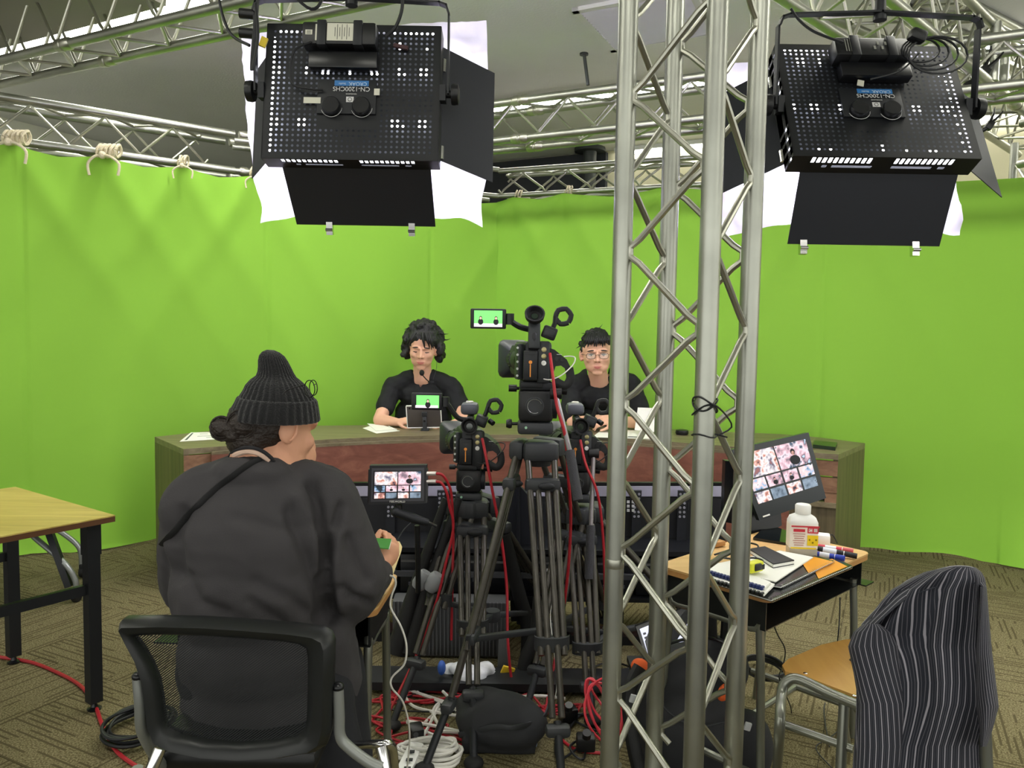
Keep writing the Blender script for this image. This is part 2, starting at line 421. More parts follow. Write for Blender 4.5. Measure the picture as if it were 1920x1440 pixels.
part('base_plate', MB().box((p1+p4)/2+V((0, 0, .01)), (.4, .4, .02), Matrix.Rotation(a40, 3, 'Z')), M_ALU, tw)
for pt, z in ((p1, .76),):
    part('weld_mark', MB().lathe([(.0250, -.012), (.0254, -.011), (.0254, .011), (.0250, .012)], pt+V((0, 0, z)), (0, 0, 1), 20), M_ALU, tw)
# wire twisted round the tower
wz = P(1325, 765, 1.8); pts = []
for k in range(34):
    a = k*.55; pts.append(p3+V((math.cos(a)*.029, math.sin(a)*.029, wz.z+.012*math.sin(k*.9)+.003*k*.3-.01)))
pts += [p3+V((.06, .03, wz.z-.02)), p3+V((.08, .05, wz.z-.05)), p3+V((.05, .05, wz.z-.07))]
one('tie_wire', MB().tube(spline(pts, 3), .0022, 5), M_BCAB, 'thin black wire twisted round a chord of the truss column', 'wire')
pts = [p3+V((math.cos(a*.5)*.029, math.sin(a*.5)*.029, P(1325, 815, 1.8).z+.004*math.sin(a))) for a in range(14)]+[p3+V((.05, -.02, P(1325, 817, 1.8).z))]
one('tie_wire', MB().tube(pts, .002, 5), M_BCAB, 'short black wire wound below the twisted wire on the truss column', 'wire')

def line(pxa, pxb, z, ext0=0, ext1=0):
    a = G(pxa[0], pxa[1], z); b = G(pxb[0], pxb[1], z); d = (b-a).normalized(); return a-d*ext0, b+d*ext1
# lighting trusses overhead (lower visible chord positions)
def truss_from(name, pa, pb, z, label, e0=0, e1=0, s=.24, nearsign=1, **k):
    a, b = line(pa, pb, z, e0, e1)
    ax = (b-a).normalized(); side = ax.cross(V((0, 0, 1))).normalized()
    if side.y > 0: side = -side          # towards the camera
    s0, s1 = s if isinstance(s, tuple) else (s, s)
    off = V((0, 0, s1/2))-side*(s0/2)*nearsign
    return truss(name, a+off, b+off, label, s=s, **k)
truss_from('overhead_truss', (0, 158), (437, 62), 2.83, nearsign=-1, label= 'overhead aluminium truss crossing the upper left corner, carrying the left panel light', e0=1.0, e1=3.2, joints=(2.0,), s=(.25, .33))
truss_from('overhead_truss', (924, 265), (1321, 222), 2.62, 'middle overhead aluminium truss running behind the column, below the ceiling lights', e0=1.6, e1=2.5, joints=(1.8,))
t5, o5 = truss_from('overhead_truss', (1670, 0), (1920, 208), 2.72, 'overhead aluminium truss slanting down the upper right corner, carrying the right panel light', e0=1.0, e1=1.2, joints=(2.9,), s=.30)
for px_, py_ in ((1862, 152), (1880, 168)):
    c_ = G(px_, py_, 2.72); part('end_post', MB().cyl(c_, c_+V((0, 0, .30)), .025, n=14), M_ALUD, t5)
# curtain rail trusses
ZR = 2.42
cpts = [(-260, 226), (0, 262), (440, 320), (935, 368), (1150, 349), (1800, 318), (1908, 311)]
rail = [G(x, y, ZR) for x, y in cpts]
def rail_truss(i0, i1, label, s, e0=0, e1=0, **k):
    a, b = rail[i0], rail[i1]; d = (b-a).normalized(); a = a-d*e0; b = b+d*e1
    side = d.cross(V((0, 0, 1))).normalized()
    if side.y > 0: side = -side
    off = V((0, 0, s/2))-side*(s/2+.0)
    return truss('curtain_truss', a+off, b+off, label, s=s, **k)
rail_truss(0, 2, 'left aluminium truss whose lower tube holds up the green curtain', .24, e0=.6, joints=(2.6,))
rail_truss(2, 3, 'rear aluminium truss carrying the green curtain behind the left panel light', .20, rc=.02)
rail_truss(3, 5, 'rear aluminium truss carrying the green curtain behind the column', .19, rc=.02, step=.36)
rb = G(1908, 311, ZR); ra = rb+V((1.6, -2.2, 0))
truss('curtain_truss', rb+V((.1, .0, .12)), V((2.0, 2.2, ZR+.12))+V((1.9, 0, 0)), 'aluminium truss at the far right running back along the curtain edge', s=.24)
# corner post truss (far right)
truss('corner_truss_post', V((rb.x+.35, rb.y+.30, 0)), V((rb.x+.35, rb.y+.30, ZR+.24)), 'upright aluminium corner truss at the far right end of the green curtain', s=.22, up=V((0, 1, 0)))
a, b = P(1920-60, 60, 5.2), P(1560, -40, 3.6)
truss('overhead_truss', P(1590, -30, 4.0), P(1990, 160, 5.4), 'far overhead truss in the upper right corner against the ceiling', s=.24)
# ------------------------------------------------------------ green curtain
def green():
    m = mat('chroma_green_cloth', '88BC3E', .9, sheen=.1, bump=.12, bscale=2.2)
    return m
M_GRN = green()
bott = {}
path = [rail[0]+V((-.35, -.45, 0))]+rail[:]
path = rail[:]
last = rail[-1]; path.append(last+V((.9, -.5, 0)))
# cumulative length
cl = [0]
for i in range(1, len(path)): cl.append(cl[-1]+(path[i]-path[i-1]).length)
TOT = cl[-1]
def along(u):
    t = u*TOT
    for i in range(1, len(path)):
        if t <= cl[i] or i == len(path)-1:
            w = (t-cl[i-1])/(cl[i]-cl[i-1]); p = path[i-1].lerp(path[i], w); d = (path[i]-path[i-1]).normalized(); return p, d
tie_px = [(22, 258), (196, 283), (344, 303), (478, 323), (972, 366), (1066, 358), (1250, 345), (1560, 330)]
tie_t = []
for x, y in tie_px:
    g = G(x, y, ZR); best = min(range(0, 401), key=lambda k: (along(k/400)[0]-g).length); tie_t.append(best/400*TOT)
SEAMS = [G(40, 262, ZR), G(500, 323, ZR), G(815, 352, ZR), G(1555, 328, ZR)]
seam_t = [min(range(0, 801), key=lambda k: (along(k/800)[0]-g).length)/800*TOT for g in SEAMS]
def curt(u, w):
    p, d = along(u); t = u*TOT
    nrm = V((d.y, -d.x, 0)); nrm = nrm if nrm.y < 0 else -nrm       # towards the camera
    # sag between ties
    ds = [abs(t-x) for x in tie_t]; near = min(ds)
    sag = min(.10, .10*(near/.5)**.8) if near < 2.5 else .1
    sagf = .045*min(1, near/.35)
    H = ZR-.03-sagf
    z = H*(1-w)
    a = .012+.05*w**1.6
    lean = .35*w
    # rounding of the polygon corners
    f = a*(math.sin(t*5.1+1.3*math.sin(t*.9)+lean*3)+.6*math.sin(t*2.3+.7+w*1.2)+.35*math.sin(t*11+w*2))
    f += .05*(w**2)*nz((t*.8, w*1.5, 0), 1.6)
    # radiating pulls under the ties
    for x in tie_t:
        q = t-x
        f += .03*math.exp(-((abs(q)-w*1.5)/.09)**2)*math.exp(-w*3.5) if w < .7 else 0
    for x in seam_t: f += -.010*math.exp(-((t-x)/.012)**2)
    right = max(0, (u-.72)/.28); left = max(0, (.30-u)/.30)
    f += (.10*right+.05*left)*w**1.5*math.sin(t*4.2-w*2.5+.6)
    sweep = .09*max(0, (w-.80)/.2)**2.0
    sweep += right*.03*max(0, w-.6)
    # pool on the floor at the far right
    if right > .55 and w > .93:
        k = (w-.93)/.07; sweep += .22*k*(right-.55)/.45; z = max(z, 0)+.05*(right-.5)*abs(math.sin(t*9+k*4))*math.sin(k*math.pi*.9)
    out = p+nrm*(f+sweep+.03); out.z = max(z, .003+.012*abs(math.sin(t*7)) if w > .97 else .002)
    return out
cm = MB().grid(lambda a, b: curt(a, b), 700, 90)
cur = one('green_screen_curtain', cm, M_GRN, 'huge bright green chroma key curtain hung from the truss around the desk', 'curtain', smooth=180)
hm = MB().grid(lambda a, b: curt(a, b*.045)+V((0, -.006, 0)), 500, 3)
M_ROPE = mat('cotton_rope', 'D8CDB4', .9, bump=.4, bscale=120)
tl = ['thick cotton tie knotted on the curtain truss at the far left edge', 'cotton tie hanging on the left curtain truss, second from the left edge', 'small cotton tie on the left curtain truss beside the left panel light', 'cotton tie just left of the left panel light at the curtain corner', 'looped cotton tie on the rear curtain truss right of the left panel light', 'cotton tie with long tail on the rear curtain truss left of the column', 'cotton tie on the rear curtain truss behind the column', 'cotton tie on the rear curtain truss below the right panel light']
for i, (x, y) in enumerate(tie_px):
    c = G(x, y, ZR); sc = 1.35 if i < 2 else .9
    random.seed(i); mb = MB()
    for k in range(3 if i > 1 else 5):
        o = V(((k-1)*.02*sc, 0, 0)); pts = []
        for a in range(13):
            an = a/12*2*math.pi; pts.append(c+o+V((math.sin(an)*.01+random.uniform(-.004, .004), -math.cos(an)*.034, math.sin(an)*.036+.0)))
        mb.tube(pts, .007*sc, 6)
    kn = c+V((.01, -.045, -.035)); mb.ell(kn, .017*sc, n=8, m=6)
    for sg in (-1, 1.3):
        mb.tube(spline([kn, kn+V((sg*.03*sc, -.01, -.01)), kn+V((sg*.06*sc, -.012, -.04*sc)), kn+V((sg*.055*sc, -.01, -.09*sc))], 4), .006*sc, 6)
    one('curtain_tie', mb, M_ROPE, tl[i], 'rope tie', group='cotton ties along the curtain top')
# ------------------------------------------------------------ LED panel lights
M_LED = mat('led_face', 'FFFFFF', .5, emit='F4F2FF', es=22)
M_GAP = mat('led_glow_gap', 'FFFFFF', .5, emit='F2F4FF', es=6)
M_DOOR = mat('barn_door_black', '2E3036', .45, .3)
M_HOUS = mat('panel_housing_black', '101216', .45, .2)
def sheet_mat():
    m = bpy.data.materials.new('diffusion_sheet'); m.use_nodes = True; nt = m.node_tree; N = nt.nodes; L = nt.links
    N.remove(N['Principled BSDF']); out = [n for n in N if n.type == 'OUTPUT_MATERIAL'][0]
    d = N.new('ShaderNodeBsdfDiffuse'); t = N.new('ShaderNodeBsdfTranslucent'); mx = N.new('ShaderNodeMixShader')
    d.inputs[0].default_value = srgb('D6D0E4'); t.inputs[0].default_value = srgb('DED6EE'); mx.inputs[0].default_value = .55
    L.new(d.outputs[0], mx.inputs[1]); L.new(t.outputs[0], mx.inputs[2]); L.new(mx.outputs[0], out.inputs[0]); return m
M_SHEET = sheet_mat()
def perforated(mb, nx, ny, w, h, y, hr, skip=lambda i, j: False):
    cw, chh = w/nx, h/ny
    vs = [V((-w/2+i*cw, y, h/2-j*chh)) for j in range(ny+1) for i in range(nx+1)]; fs = []
    for j in range(ny):
        for i in range(nx):
            c = [j*(nx+1)+i, j*(nx+1)+i+1, (j+1)*(nx+1)+i+1, (j+1)*(nx+1)+i]
            if skip(i, j): fs.append(tuple(c)); continue
            cx, cz = -w/2+(i+.5)*cw, h/2-(j+.5)*chh; o = len(vs)
            for k in range(8):
                a = R(157.5-45*k); vs.append(V((cx+hr*math.cos(a), y, cz+hr*math.sin(a))))
            # hole verts 0,1 upper-left..: k=0 at 157.5,1 at 112.5,2 at 67.5,3 at 22.5,4 -22.5 ...
            fs += [(c[0], c[1], o+2, o+1), (c[1], c[2], o+4, o+3), (c[2], c[3], o+6, o+5), (c[3], c[0], o+0, o+7),
                   (c[0], o+1, o+0), (c[1], o+3, o+2), (c[2], o+5, o+4), (c[3], o+7, o+6)]
    mb.add(vs, fs)
def bottom_slots(mb, w, z, y0, y1):
    """bottom wall with two runs of round slots and two long slits, built as strips with gaps"""
    def r(x0, x1, a, b): mb.box(((x0+x1)/2, (a+b)/2, z), (x1-x0, b-a, .002))
    d = y1-y0; ya, yb, yc, yd = y0+.006, y0+.030, y0+.040, y0+.050
    r(-w/2, w/2, y0, ya); r(-w/2, w/2, yb, yc); r(-w/2, w/2, yd, y1)
    xs = [-w/2]; 
    for x0, x1 in ((-w/2+.06, -.035), (.03, w/2-.07)):
        n = 11; st = (x1-x0)/n
        for k in range(n):
            xs += [x0+k*st, x0+k*st+st*.62]
    xs.append(w/2)
    for k in range(0, len(xs), 2): r(xs[k], xs[k+1], ya, yb)
    xs = [-w/2, -w/2+.10, -w/2+.115, -w/2+.13, -.03, .03, w/2-.13, w/2-.11, w/2-.09, w/2]
    for k in range(0, len(xs), 2): r(xs[k], xs[k+1], yc, yd)
def panel_light(px, py, D, pitch, sheet_px, label, lit_holes, variant):
    o = P(px, py, D); W, H, T = .565, .452, .075
    t = thing('panel_light', label, 'studio light', tuple(o), group='LED panel lights hung from the trusses', world=False)
    Mp = Matrix.Rotation(R(-pitch), 4, 'X')          # tip the front (+Y) down
    B = lambda: MB(Mp)
    hb = B(); perforated(hb, 32, 26, W, H, 0, .0043, lambda i, j: i in (0, 31) or j in (0, 25) or (10 <= i <= 20 and 12 <= j <= 19))
    bottom_slots(hb, W, -H/2, 0, T)
    hb.box((0, T/2, H/2), (W, T, .003)).box((W/2, T/2, 0), (.003, T, H))
    # left wall with slots
    for k in range(12):
        z = -H/2+H*k/12; hb.box((-W/2, T/2, z+H/24+H/80), (.003, T, H/12-.012)) if k not in (4, 5, 9) else hb.box((-W/2, T/2, z+H/24), (.003, T, H/12))
    hb.box((-W/2, .008, 0), (.003, .016, H)).box((-W/2, .055, 0), (.003, .04, H))
    hous = part('housing', hb, M_HOUS, t)
    part('circuit_board', B().box((0, .034, 0), (W-.035, .004, H-.04)), mat('circuit_board_black', '45484E', .6), t)
    part('front_frame', B().box((0, T-.005, H/2-.012), (W, .012, .024)).box((0, T-.005, -H/2+.012), (W, .012, .024)).box((-W/2+.012, T-.005, 0), (.024, .012, H)).box((W/2-.012, T-.005, 0), (.024, .012, H)), M_HOUS, t)
    part('led_face', B().box((0, T-.012, 0), (W-.05, .004, H-.05)), M_LED, t, label='glowing white LED face')
    g = B(); cw, c2 = W/32, H/26
    def hole(i, j): return (-W/2+(i+.5)*cw, .006, H/2-(j+.5)*c2)
    for i, j in lit_holes:
        x, y, z = hole(i, j); g.box((x, y, z), (cw*.8, .002, c2*.8))
    g.box((-.14, .018, -H/2+.012), (.22, .018, .003)).box((.13, .018, -H/2+.012), (.2, .018, .003)).box((0, .045, -H/2+.012), (.5, .012, .003))
    g.box((-W/2+.012, .045, 0), (.003, .012, H*.9)) 
    g.box((-W/2+.012, .022, -.02), (.003, .018, H*.85))
    part('light_leak', g, M_GAP, t, label='white light showing through the vent holes', kind='stuff')
    # control panel, dials
    cp = part('control_panel', B().box((-.015, -.004, -.02), (.19, .008, .115), bev=.002), mat('panel_matt', '101318', .55), t)
    mats = mat('dial_mark', 'C9C9C9', .5)
    for x in (-.062, .035):
        part('dial', B().lathe([(.029, 0), (.029, .014), (.026, .018), (.0, .018)], (x, -.008, -.055), (0, -1, 0), 24), M_BLKS, cp)
        ring = B(); pts = [V((x+.034*math.cos(a), -.009, -.055+.034*math.sin(a))) for a in [R(200+k*14) for k in range(12)]]
        ring.tube(pts, .0009, 4); part('dial_ring', ring, mats, cp)
    TX = Mp @ Matrix.Translation((0, -.009, 0)) @ Matrix.Rotation(R(90), 4, 'X') @ Matrix.Rotation(R(180), 4, 'Z')
    def txt(s, size, x, z, m=None):
        me = text_mesh(s, size, Mp @ Matrix.Translation((x, -.0095, z)) @ Matrix.Rotation(R(90), 4, 'X') @ Matrix.Rotation(R(180), 4, 'Z'), m or mats); link('lettering', me, cp)
    txt('CN-1200CHS', .021, .0, .005)
    txt('CROAK', .017, .02, .022, mat('pale_ink', 'AFC4D8', .5)); txt('Studio', .009, -.03, .022, mat('pale_ink', 'AFC4D8', .5)); txt('NANGUANG', .006, 0, -.012)
    part('blue_label', B().box((0, -.0085, .024), (.11, .001, .018)), mat('blue_sticker', '2E6CA8', .5), cp, label='blue sticker')
    part('logo_plate', B().box((-.004, -.0085, -.03), (.024, .001, .018)), mats, cp)
    part('logo_ring', B().tube([V((-.004+.006*math.cos(a), -.0093, -.03+.006*math.sin(a))) for a in [R(30*k) for k in range(13)]], .0009, 4), M_BLK, cp)
    # power adapter strapped to the back
    ax = -.035 if variant == 0 else -.005
    zA = .165 if variant == 0 else .16
    ad = part('power_adapter', B().box((ax, -.032, zA), (.235, .056, .075), bev=.008), M_BLK, t)
    lab_m = mat('paper_label', 'C9C8B8', .6)
    if variant == 0:
        part('rating_label', B().box((ax+.005, -.0605, zA+.002), (.085, .001, .058)), lab_m, ad)
        part('small_label', B().box((ax-.065, -.0605, zA), (.019, .001, .054)), lab_m, ad)
        part('square_label', B().box((ax-.095, -.0605, zA), (.022, .001, .016)), lab_m, ad)
        inkm = mat('ink', '3A3A3A', .6); mb = B()
        for k in range(7): mb.box((ax-.012+k*.0075, -.0612, zA+.002), (.0016, .0006, .05 if k % 2 else .03))
        for k in range(5): mb.box((ax-.095, -.0612, zA-.005+k*.0025), (.013, .0006, .0008))
        part('fine_print', mb, inkm, ad)
    else:
        mb = B()
        for k in range(5): mb.box((ax-.085+k*.008, -.0612, zA), (.003, .0006, .05))
        for k in range(4): mb.box((ax+.005+k*.012, -.0612, zA+(.01 if k % 2 else -.008)), (.007, .0006, .014))
        part('fine_print', mb, mat('ink_pale', '77786F', .6), ad)
    for x in (-.055, .06): part('strap', B().box((ax+x, -.03, zA), (.03, .068, .084), bev=.004), M_BLK2, ad)
    part('battery_plate', B().box((ax+.01, -.02, .09), (.22, .034, .055), bev=.004), M_BLKS, t)
    part('side_label', B().box((-.125 if variant == 0 else -.04, -.009, -.035 if variant == 0 else .045), (.055, .001, .02)), lab_m, t) if variant == 0 else None
    part('tag_label', B().box((.082, -.0095, -.004), (.018, .001, .022)), lab_m, t) if variant == 0 else part('cable_tag', B().box((-.045, -.02, .045), (.02, .002, .024), (0, 15, 0)), lab_m, t)
    # yoke (hangs upright) with side knobs
    kz = 0 if variant == 0 else -.02
    hw = W/2+.028; zt = .275 if variant == 0 else .245
    yk = []
    for x, z in ((-hw, kz), (-hw, zt-.03), (-hw+.008, zt-.008), (-hw+.03, zt), (0, zt+.012), (hw-.03, zt), (hw-.008, zt-.008), (hw, zt-.03), (hw, kz)): yk.append(V((x, -.015+(.03 if z < .1 else 0), z)))
    yb = MB()
    for i in range(len(yk)-1):
        a, b = yk[i], yk[i+1]; m_ = (a+b)/2; d = (b-a); ang = math.atan2(d.z, d.x)
        yb.box(m_, (d.length+.006, .028, .006), Matrix.Rotation(-ang, 3, 'Y'))
    part('yoke', yb, M_BLK2, t)
    for s_ in (-1, 1):
        part('yoke_knob', MB().lathe([(.012, 0), (.012, .02), (.032, .022), (.034, .03), (.032, .044), (.018, .048)], (s_*(hw-.012), .012, kz), (s_, 0, 0), 18), M_BLK, t)
        part('pivot_block', MB().box((s_*(W/2+.01), .012, kz), (.02, .04, .05)), M_BLK2, t)
    part('spigot', MB().cyl((0, -.01, zt+.0), (0, -.01, zt+.16), .016).cyl((0, -.01, zt-.01), (0, -.01, zt+.004), .02), M_BLK2, t)
    cz = zt+.2
    part('pipe_clamp', MB().box((0, .03, cz-.01), (.06, .10, .07), bev=.01).cyl((-.03, .05, cz), (.05, .12, cz+.01), .035, n=14).cyl((.04, .02, cz-.04), (.10, -.02, cz-.06), .008), M_BLK2, t)
    # arm reaching back to the truss
    part('support_arm', MB().cyl((0, .04, cz), (.06, .75 if variant == 0 else .42, cz+.22 if variant == 0 else cz+.12), .017, n=12), M_BLK2, t)
    # barn doors
    yf = T
    def door(name, p0, p1, q1, q0): 
        pl = [V(p0), V(p1), V(q1), V(q0)]; n_ = (pl[1]-pl[0]).cross(pl[3]-pl[0]).normalized()*.0025
        return part('barn_door', B().prism(pl, n_), M_DOOR, t)
    dy, dz = .19, .135
    if variant: dy, dz = .17, .15
    door('b', (-W/2+.045, yf, -H/2), (W/2-.03, yf, -H/2), (W/2-.03, yf+dy, -H/2-dz), (-W/2+.045, yf+dy, -H/2-dz))
    door('t', (-W/2+.045, yf, H/2), (W/2-.045, yf, H/2), (W/2-.06, yf+dy, H/2+.05), (-W/2+.06, yf+dy, H/2+.05))
    ox = .17
    door('r', (W/2, yf, H/2-.03), (W/2, yf, -H/2+.03), (W/2+ox, yf+.11, -H/2+.0), (W/2+ox, yf+.11, H/2-.06))
    door('l', (-W/2, yf, H/2-.03), (-W/2, yf, -H/2+.03), (-W/2-ox*(.55 if variant == 0 else 1), yf+.11, -H/2+.0), (-W/2-ox*(.55 if variant == 0 else 1), yf+.11, H/2-.06))
    for s_ in (-1, 1):
        for z in (-.17, .13): part('hinge', B().cyl((s_*(W/2+.004), yf-.004, z-.022), (s_*(W/2+.004), yf-.004, z+.022), .008, n=8), M_CHR, t)
    # cables
    if variant == 0:
        cpts_ = [(.115, -.03, .165), (.15, -.05, .19), (.17, -.06, .26), (.14, -.05, .36), (.09, -.03, .44)]
        part('power_cable', MB().tube(spline(cpts_), .0055, 7), M_BCAB, t)
        part('power_cable', MB().tube(spline([(-.12, -.04, .14), (-.18, -.03, .11), (-.19, -.02, .02), (-.13, -.02, -.0), (-.09, -.015, .0)]), .0035, 6), M_BCAB, t)
        part('power_cable', MB().tube(spline([(-.30, -.03, .26), (-.29, -.04, .15), (-.31, -.04, .05), (-.30, -.03, .2), (-.26, -.04, .34), (-.12, -.04, .24), (-.08, -.03, .33), (-.12, 0, .48)]), .005, 6), M_BCAB, t)
        part('power_cable', MB().tube(spline([(-.38, .05, .50), (-.44, .03, .35), (-.41, .03, .20), (-.33, .0, .14)]), .005, 6), M_BCAB, t)
        part('tape_knot', MB().box((-.275, -.03, .14), (.02, .012, .03), (0, 20, 10)), mat('yellow_tape', 'C8B030', .7), t, label='yellow tape knot')
        part('cable_twist', B().box((.155, -.012, .148), (.05, .012, .014), (0, 12, 0), bev=.004), mat('brown_tape', '4A3436', .8), t)
        for z in (.18, .24): part('wing_knob', MB().cyl((-.36, .0, z), (-.31, .0, z-.004), .016, n=10), M_BLK, t)
    else:
        part('power_cable', MB().tube(spline([(-.12, -.03, .16), (-.17, -.04, .17), (-.22, -.04, .19), (-.26, -.04, .22), (-.29, -.05, .25)]), .004, 6), M_BCAB, t)
        for k in range(4):
            mb = MB(); c0 = V((.12+.01*k, -.03-.01*k, .14)); r_ = .045+.008*k
            mb.tube([c0+V((r_*1.3*math.cos(a), -.005*k, r_*.8*math.sin(a)-.01*k)) for a in [R(20*q) for q in range(19)]], .0032, 5); part('cable_loop', mb, M_BCAB, t)
        part('plug', MB().box((.085, -.075, .165), (.05, .04, .035), (0, 20, 0), bev=.01), M_BLK, t)
        part('power_cable', MB().tube(spline([(.1, -.06, .12), (.05, -.05, .07), (-.03, -.03, .05)]), .003, 5), M_BCAB, t)
    # diffusion sheet clipped over the doors
    TL, TR, BR_, BL = [P(x, y, D+dd)-o for x, y, dd in sheet_px]
    def sh(a, b):
        top = TL.lerp(TR, a); bot = BL.lerp(BR_, a); p_ = top.lerp(bot, b)
        p_.z += .03*math.sin(a*math.pi)*max(0, b-.7)/.3*(1.0) 
        p_.x += .012*math.sin(b*math.pi*1.0)*(1 if a > .5 else -1)*abs(a-.5)*2
        e_ = abs(a-.5)*2*max(0, b-.5)*2; p_.x += .03*e_*nz((b*5, variant+3, a*2), 1); p_.z += .035*e_*nz((a*6, variant+9, 0), 1)-.02*e_**3
        p_.y += .02*nz((a*6, b*6, variant*5), 1)+.014*nz((a*15, b*15, variant), 1)+.006*nz((a*34, b*30, variant), 1)+.10*math.sin(a*math.pi)*math.sin(b*math.pi)*.4
        return p_
    part('diffusion_sheet', MB().grid(sh, 50, 40), M_SHEET, t, label='white translucent sheet', smooth=180)
    for x in (-.12-.0, .17) if variant == 0 else (-.19, .17):
        c = V((x, yf+dy, -H/2-dz))
        part('bulldog_clip', B().box(c+V((0, 0, -.012)), (.022, .018, .045), (20, 0, 0)).cyl(c+V((-.012, -.01, -.02)), c+V((.012, -.01, -.02)), .006, n=8), M_CHR, t)
    return t
lit = [(0+1, j) for j in range(3, 24)]+[(i, 1) for i in range(2, 6)]+[(i, 1) for i in (22, 23, 25, 26, 27, 28, 29, 30)]
for i in (2, 7, 10, 11, 15, 19, 20, 24, 28, 29): lit += [(i, 8), (i, 9)]
for i in (2, 6, 7, 23, 24, 28, 29): lit += [(i, 18), (i, 19)]
lit += [(10, 19), (25, 9), (25, 19), (24, 4), (24, 3), (29, 4)]
panel_light(660, 172, 2.5, 9, [(452, 62, .30), (912, 38, .30), (905, 416, .26), (488, 408, .26)], 'left LED panel light with perforated black back and barn doors, seen from behind', lit, 0)
lit2 = [(i, 1) for i in range(1, 8)]+[(3, 3), (4, 3), (3, 4), (4, 4), (7, 3), (7, 4)]
for i in (1, 4, 5, 9, 22, 23, 27, 28): lit2 += [(i, 14), (i, 15)]
lit2 += [(29, j) for j in range(4, 24, 2)]+[(30, 8), (28, 6), (4, 24), (6, 24), (15, 24), (15, 23), (19, 24), (24, 24), (29, 24), (23, 24)]
panel_light(1640, 186, 2.42, 27, [(1330, 118, .25), (1765, 110, .30), (1800, 430, .20), (1362, 432, .20)], 'right LED panel light with tangled black adapter cables on its back', lit2, 1)
# grip clamps on the right truss
for px, py, lb in ((1843, 138, 'black spring clamp with open jaws on the right overhead truss'), (1855, 235, 'small black clamp hanging on the lower chord at the upper right')):
    c = G(px, py, 2.74) if py < 200 else P(px, py, 4.2); s = 1 if py < 200 else .7
    mb = MB()
    mb.box(c, (.05*s, .03, .07*s), (0, 30, 0), bev=.004).tube([c+V((.0, 0, .02*s)), c+V((.03*s, 0, .09*s)), c+V((.035*s, 0, .14*s))], [.012*s, .009*s, .004*s], 6)
    mb.tube([c+V((.01, 0, .02*s)), c+V((.07*s, 0, .07*s)), c+V((.10*s, 0, .11*s))], [.012*s, .009*s, .004*s], 6).tube([c, c+V((-.03*s, 0, -.03*s)), c+V((-.08*s, .02, -.06*s))], .016*s, 8)
    one('spring_clamp', mb, M_BLK, lb, 'clamp')
# ------------------------------------------------------------ curved news desk
M_OAK = wood('grey_walnut_laminate', '5E543F', '857A60', 0, 7, .4, 9, '70664E')
M_OAKV = wood('grey_walnut_upright', '463F2A', '6E6248', 2, 7, .45, 9, '5A5038')
M_FAS = wood('red_walnut_laminate', '6A4034', '8C5E4C', 0, 6, .38, 8, '7A4C3E')
M_FAS2 = wood('brown_walnut_laminate', '6A4A36', '8E6C52', 0, 7, .42, 10)
ZD = .74
bk = [G(x, y, ZD) for x, y in ((290, 819), (480, 801), (700, 797), (960, 794), (1200, 800), (1290, 807), (1480, 815), (1622, 831))]
ft = [G(x, y, ZD) for x, y in ((344, 842), (595, 825), (790, 817), (960, 815), (1100, 818), (1251, 828), (1420, 841), (1572, 852))]
bs = spline(bk, 8); fs_ = spline(ft, 8); n_ = len(bs)
desk = thing('news_desk', 'long curved walnut news desk in front of the green curtain', 'desk', (bs[n_//2].x, fs_[n_//2].y, 0))
mb = MB(); vs = []
for a, b in zip(bs, fs_): vs += [a, b, a-V((0, 0, .03)), b-V((0, 0, .03))]
fc = []
for i in range(n_-1):
    o = 4*i; q = o+4; fc += [(o, o+1, q+1, q), (o+2, q+2, q+3, o+3), (o+1, o+3, q+3, q+1), (o, q, q+2, o+2)]
fc += [(0, 2, 3, 1), (4*n_-4, 4*n_-3, 4*n_-1, 4*n_-2)]
part('desktop', mb.add(vs, fc), M_OAK, desk)
def upright(a, b, z0, z1, th=.025, off=0):
    d = (b-a).normalized(); n = V((d.y, -d.x, 0)); n = n if n.y < 0 else -n
    a = V((a.x, a.y, z0))+n*off; b = V((b.x, b.y, z0))+n*off
    return MB().prism([a, b, b-n*th, a-n*th], (0, 0, z1-z0))
part('side_panel', upright(bs[0], fs_[0], 0.0, ZD-.03), M_OAKV, desk)
part('side_panel', upright(fs_[-1], bs[-1], 0.0, ZD-.03), M_OAKV, desk)
# curved fascia
i0, i1 = 3, n_-3
def strip(i0, i1, z0, z1, off, th=.02):
    vs = []; fc = []
    for i in range(i0, i1):
        d = (fs_[min(i+1, n_-1)]-fs_[max(i-1, 0)]).normalized(); n = V((d.y, -d.x, 0)); n = n if n.y < 0 else -n
        p = fs_[i]; vs += [V((p.x, p.y, z1))+n*off, V((p.x, p.y, z0))+n*off, V((p.x, p.y, z1))+n*(off-th), V((p.x, p.y, z0))+n*(off-th)]
    m = i1-i0
    for i in range(m-1):
        o = 4*i; q = o+4; fc += [(o, q, q+1, o+1), (o+2, o+3, q+3, q+2), (o, o+2, q+2, q), (o+1, q+1, q+3, o+3)]
    fc += [(0, 1, 3, 2), (4*m-4, 4*m-2, 4*m-1, 4*m-3)]
    return MB().add(vs, fc)
part('fascia', strip(2, n_-5, .10, ZD-.035, .035), M_FAS, desk)
part('fascia_edge', strip(2, n_-5, ZD-.036, ZD-.02, .037, .024), M_OAK, desk)
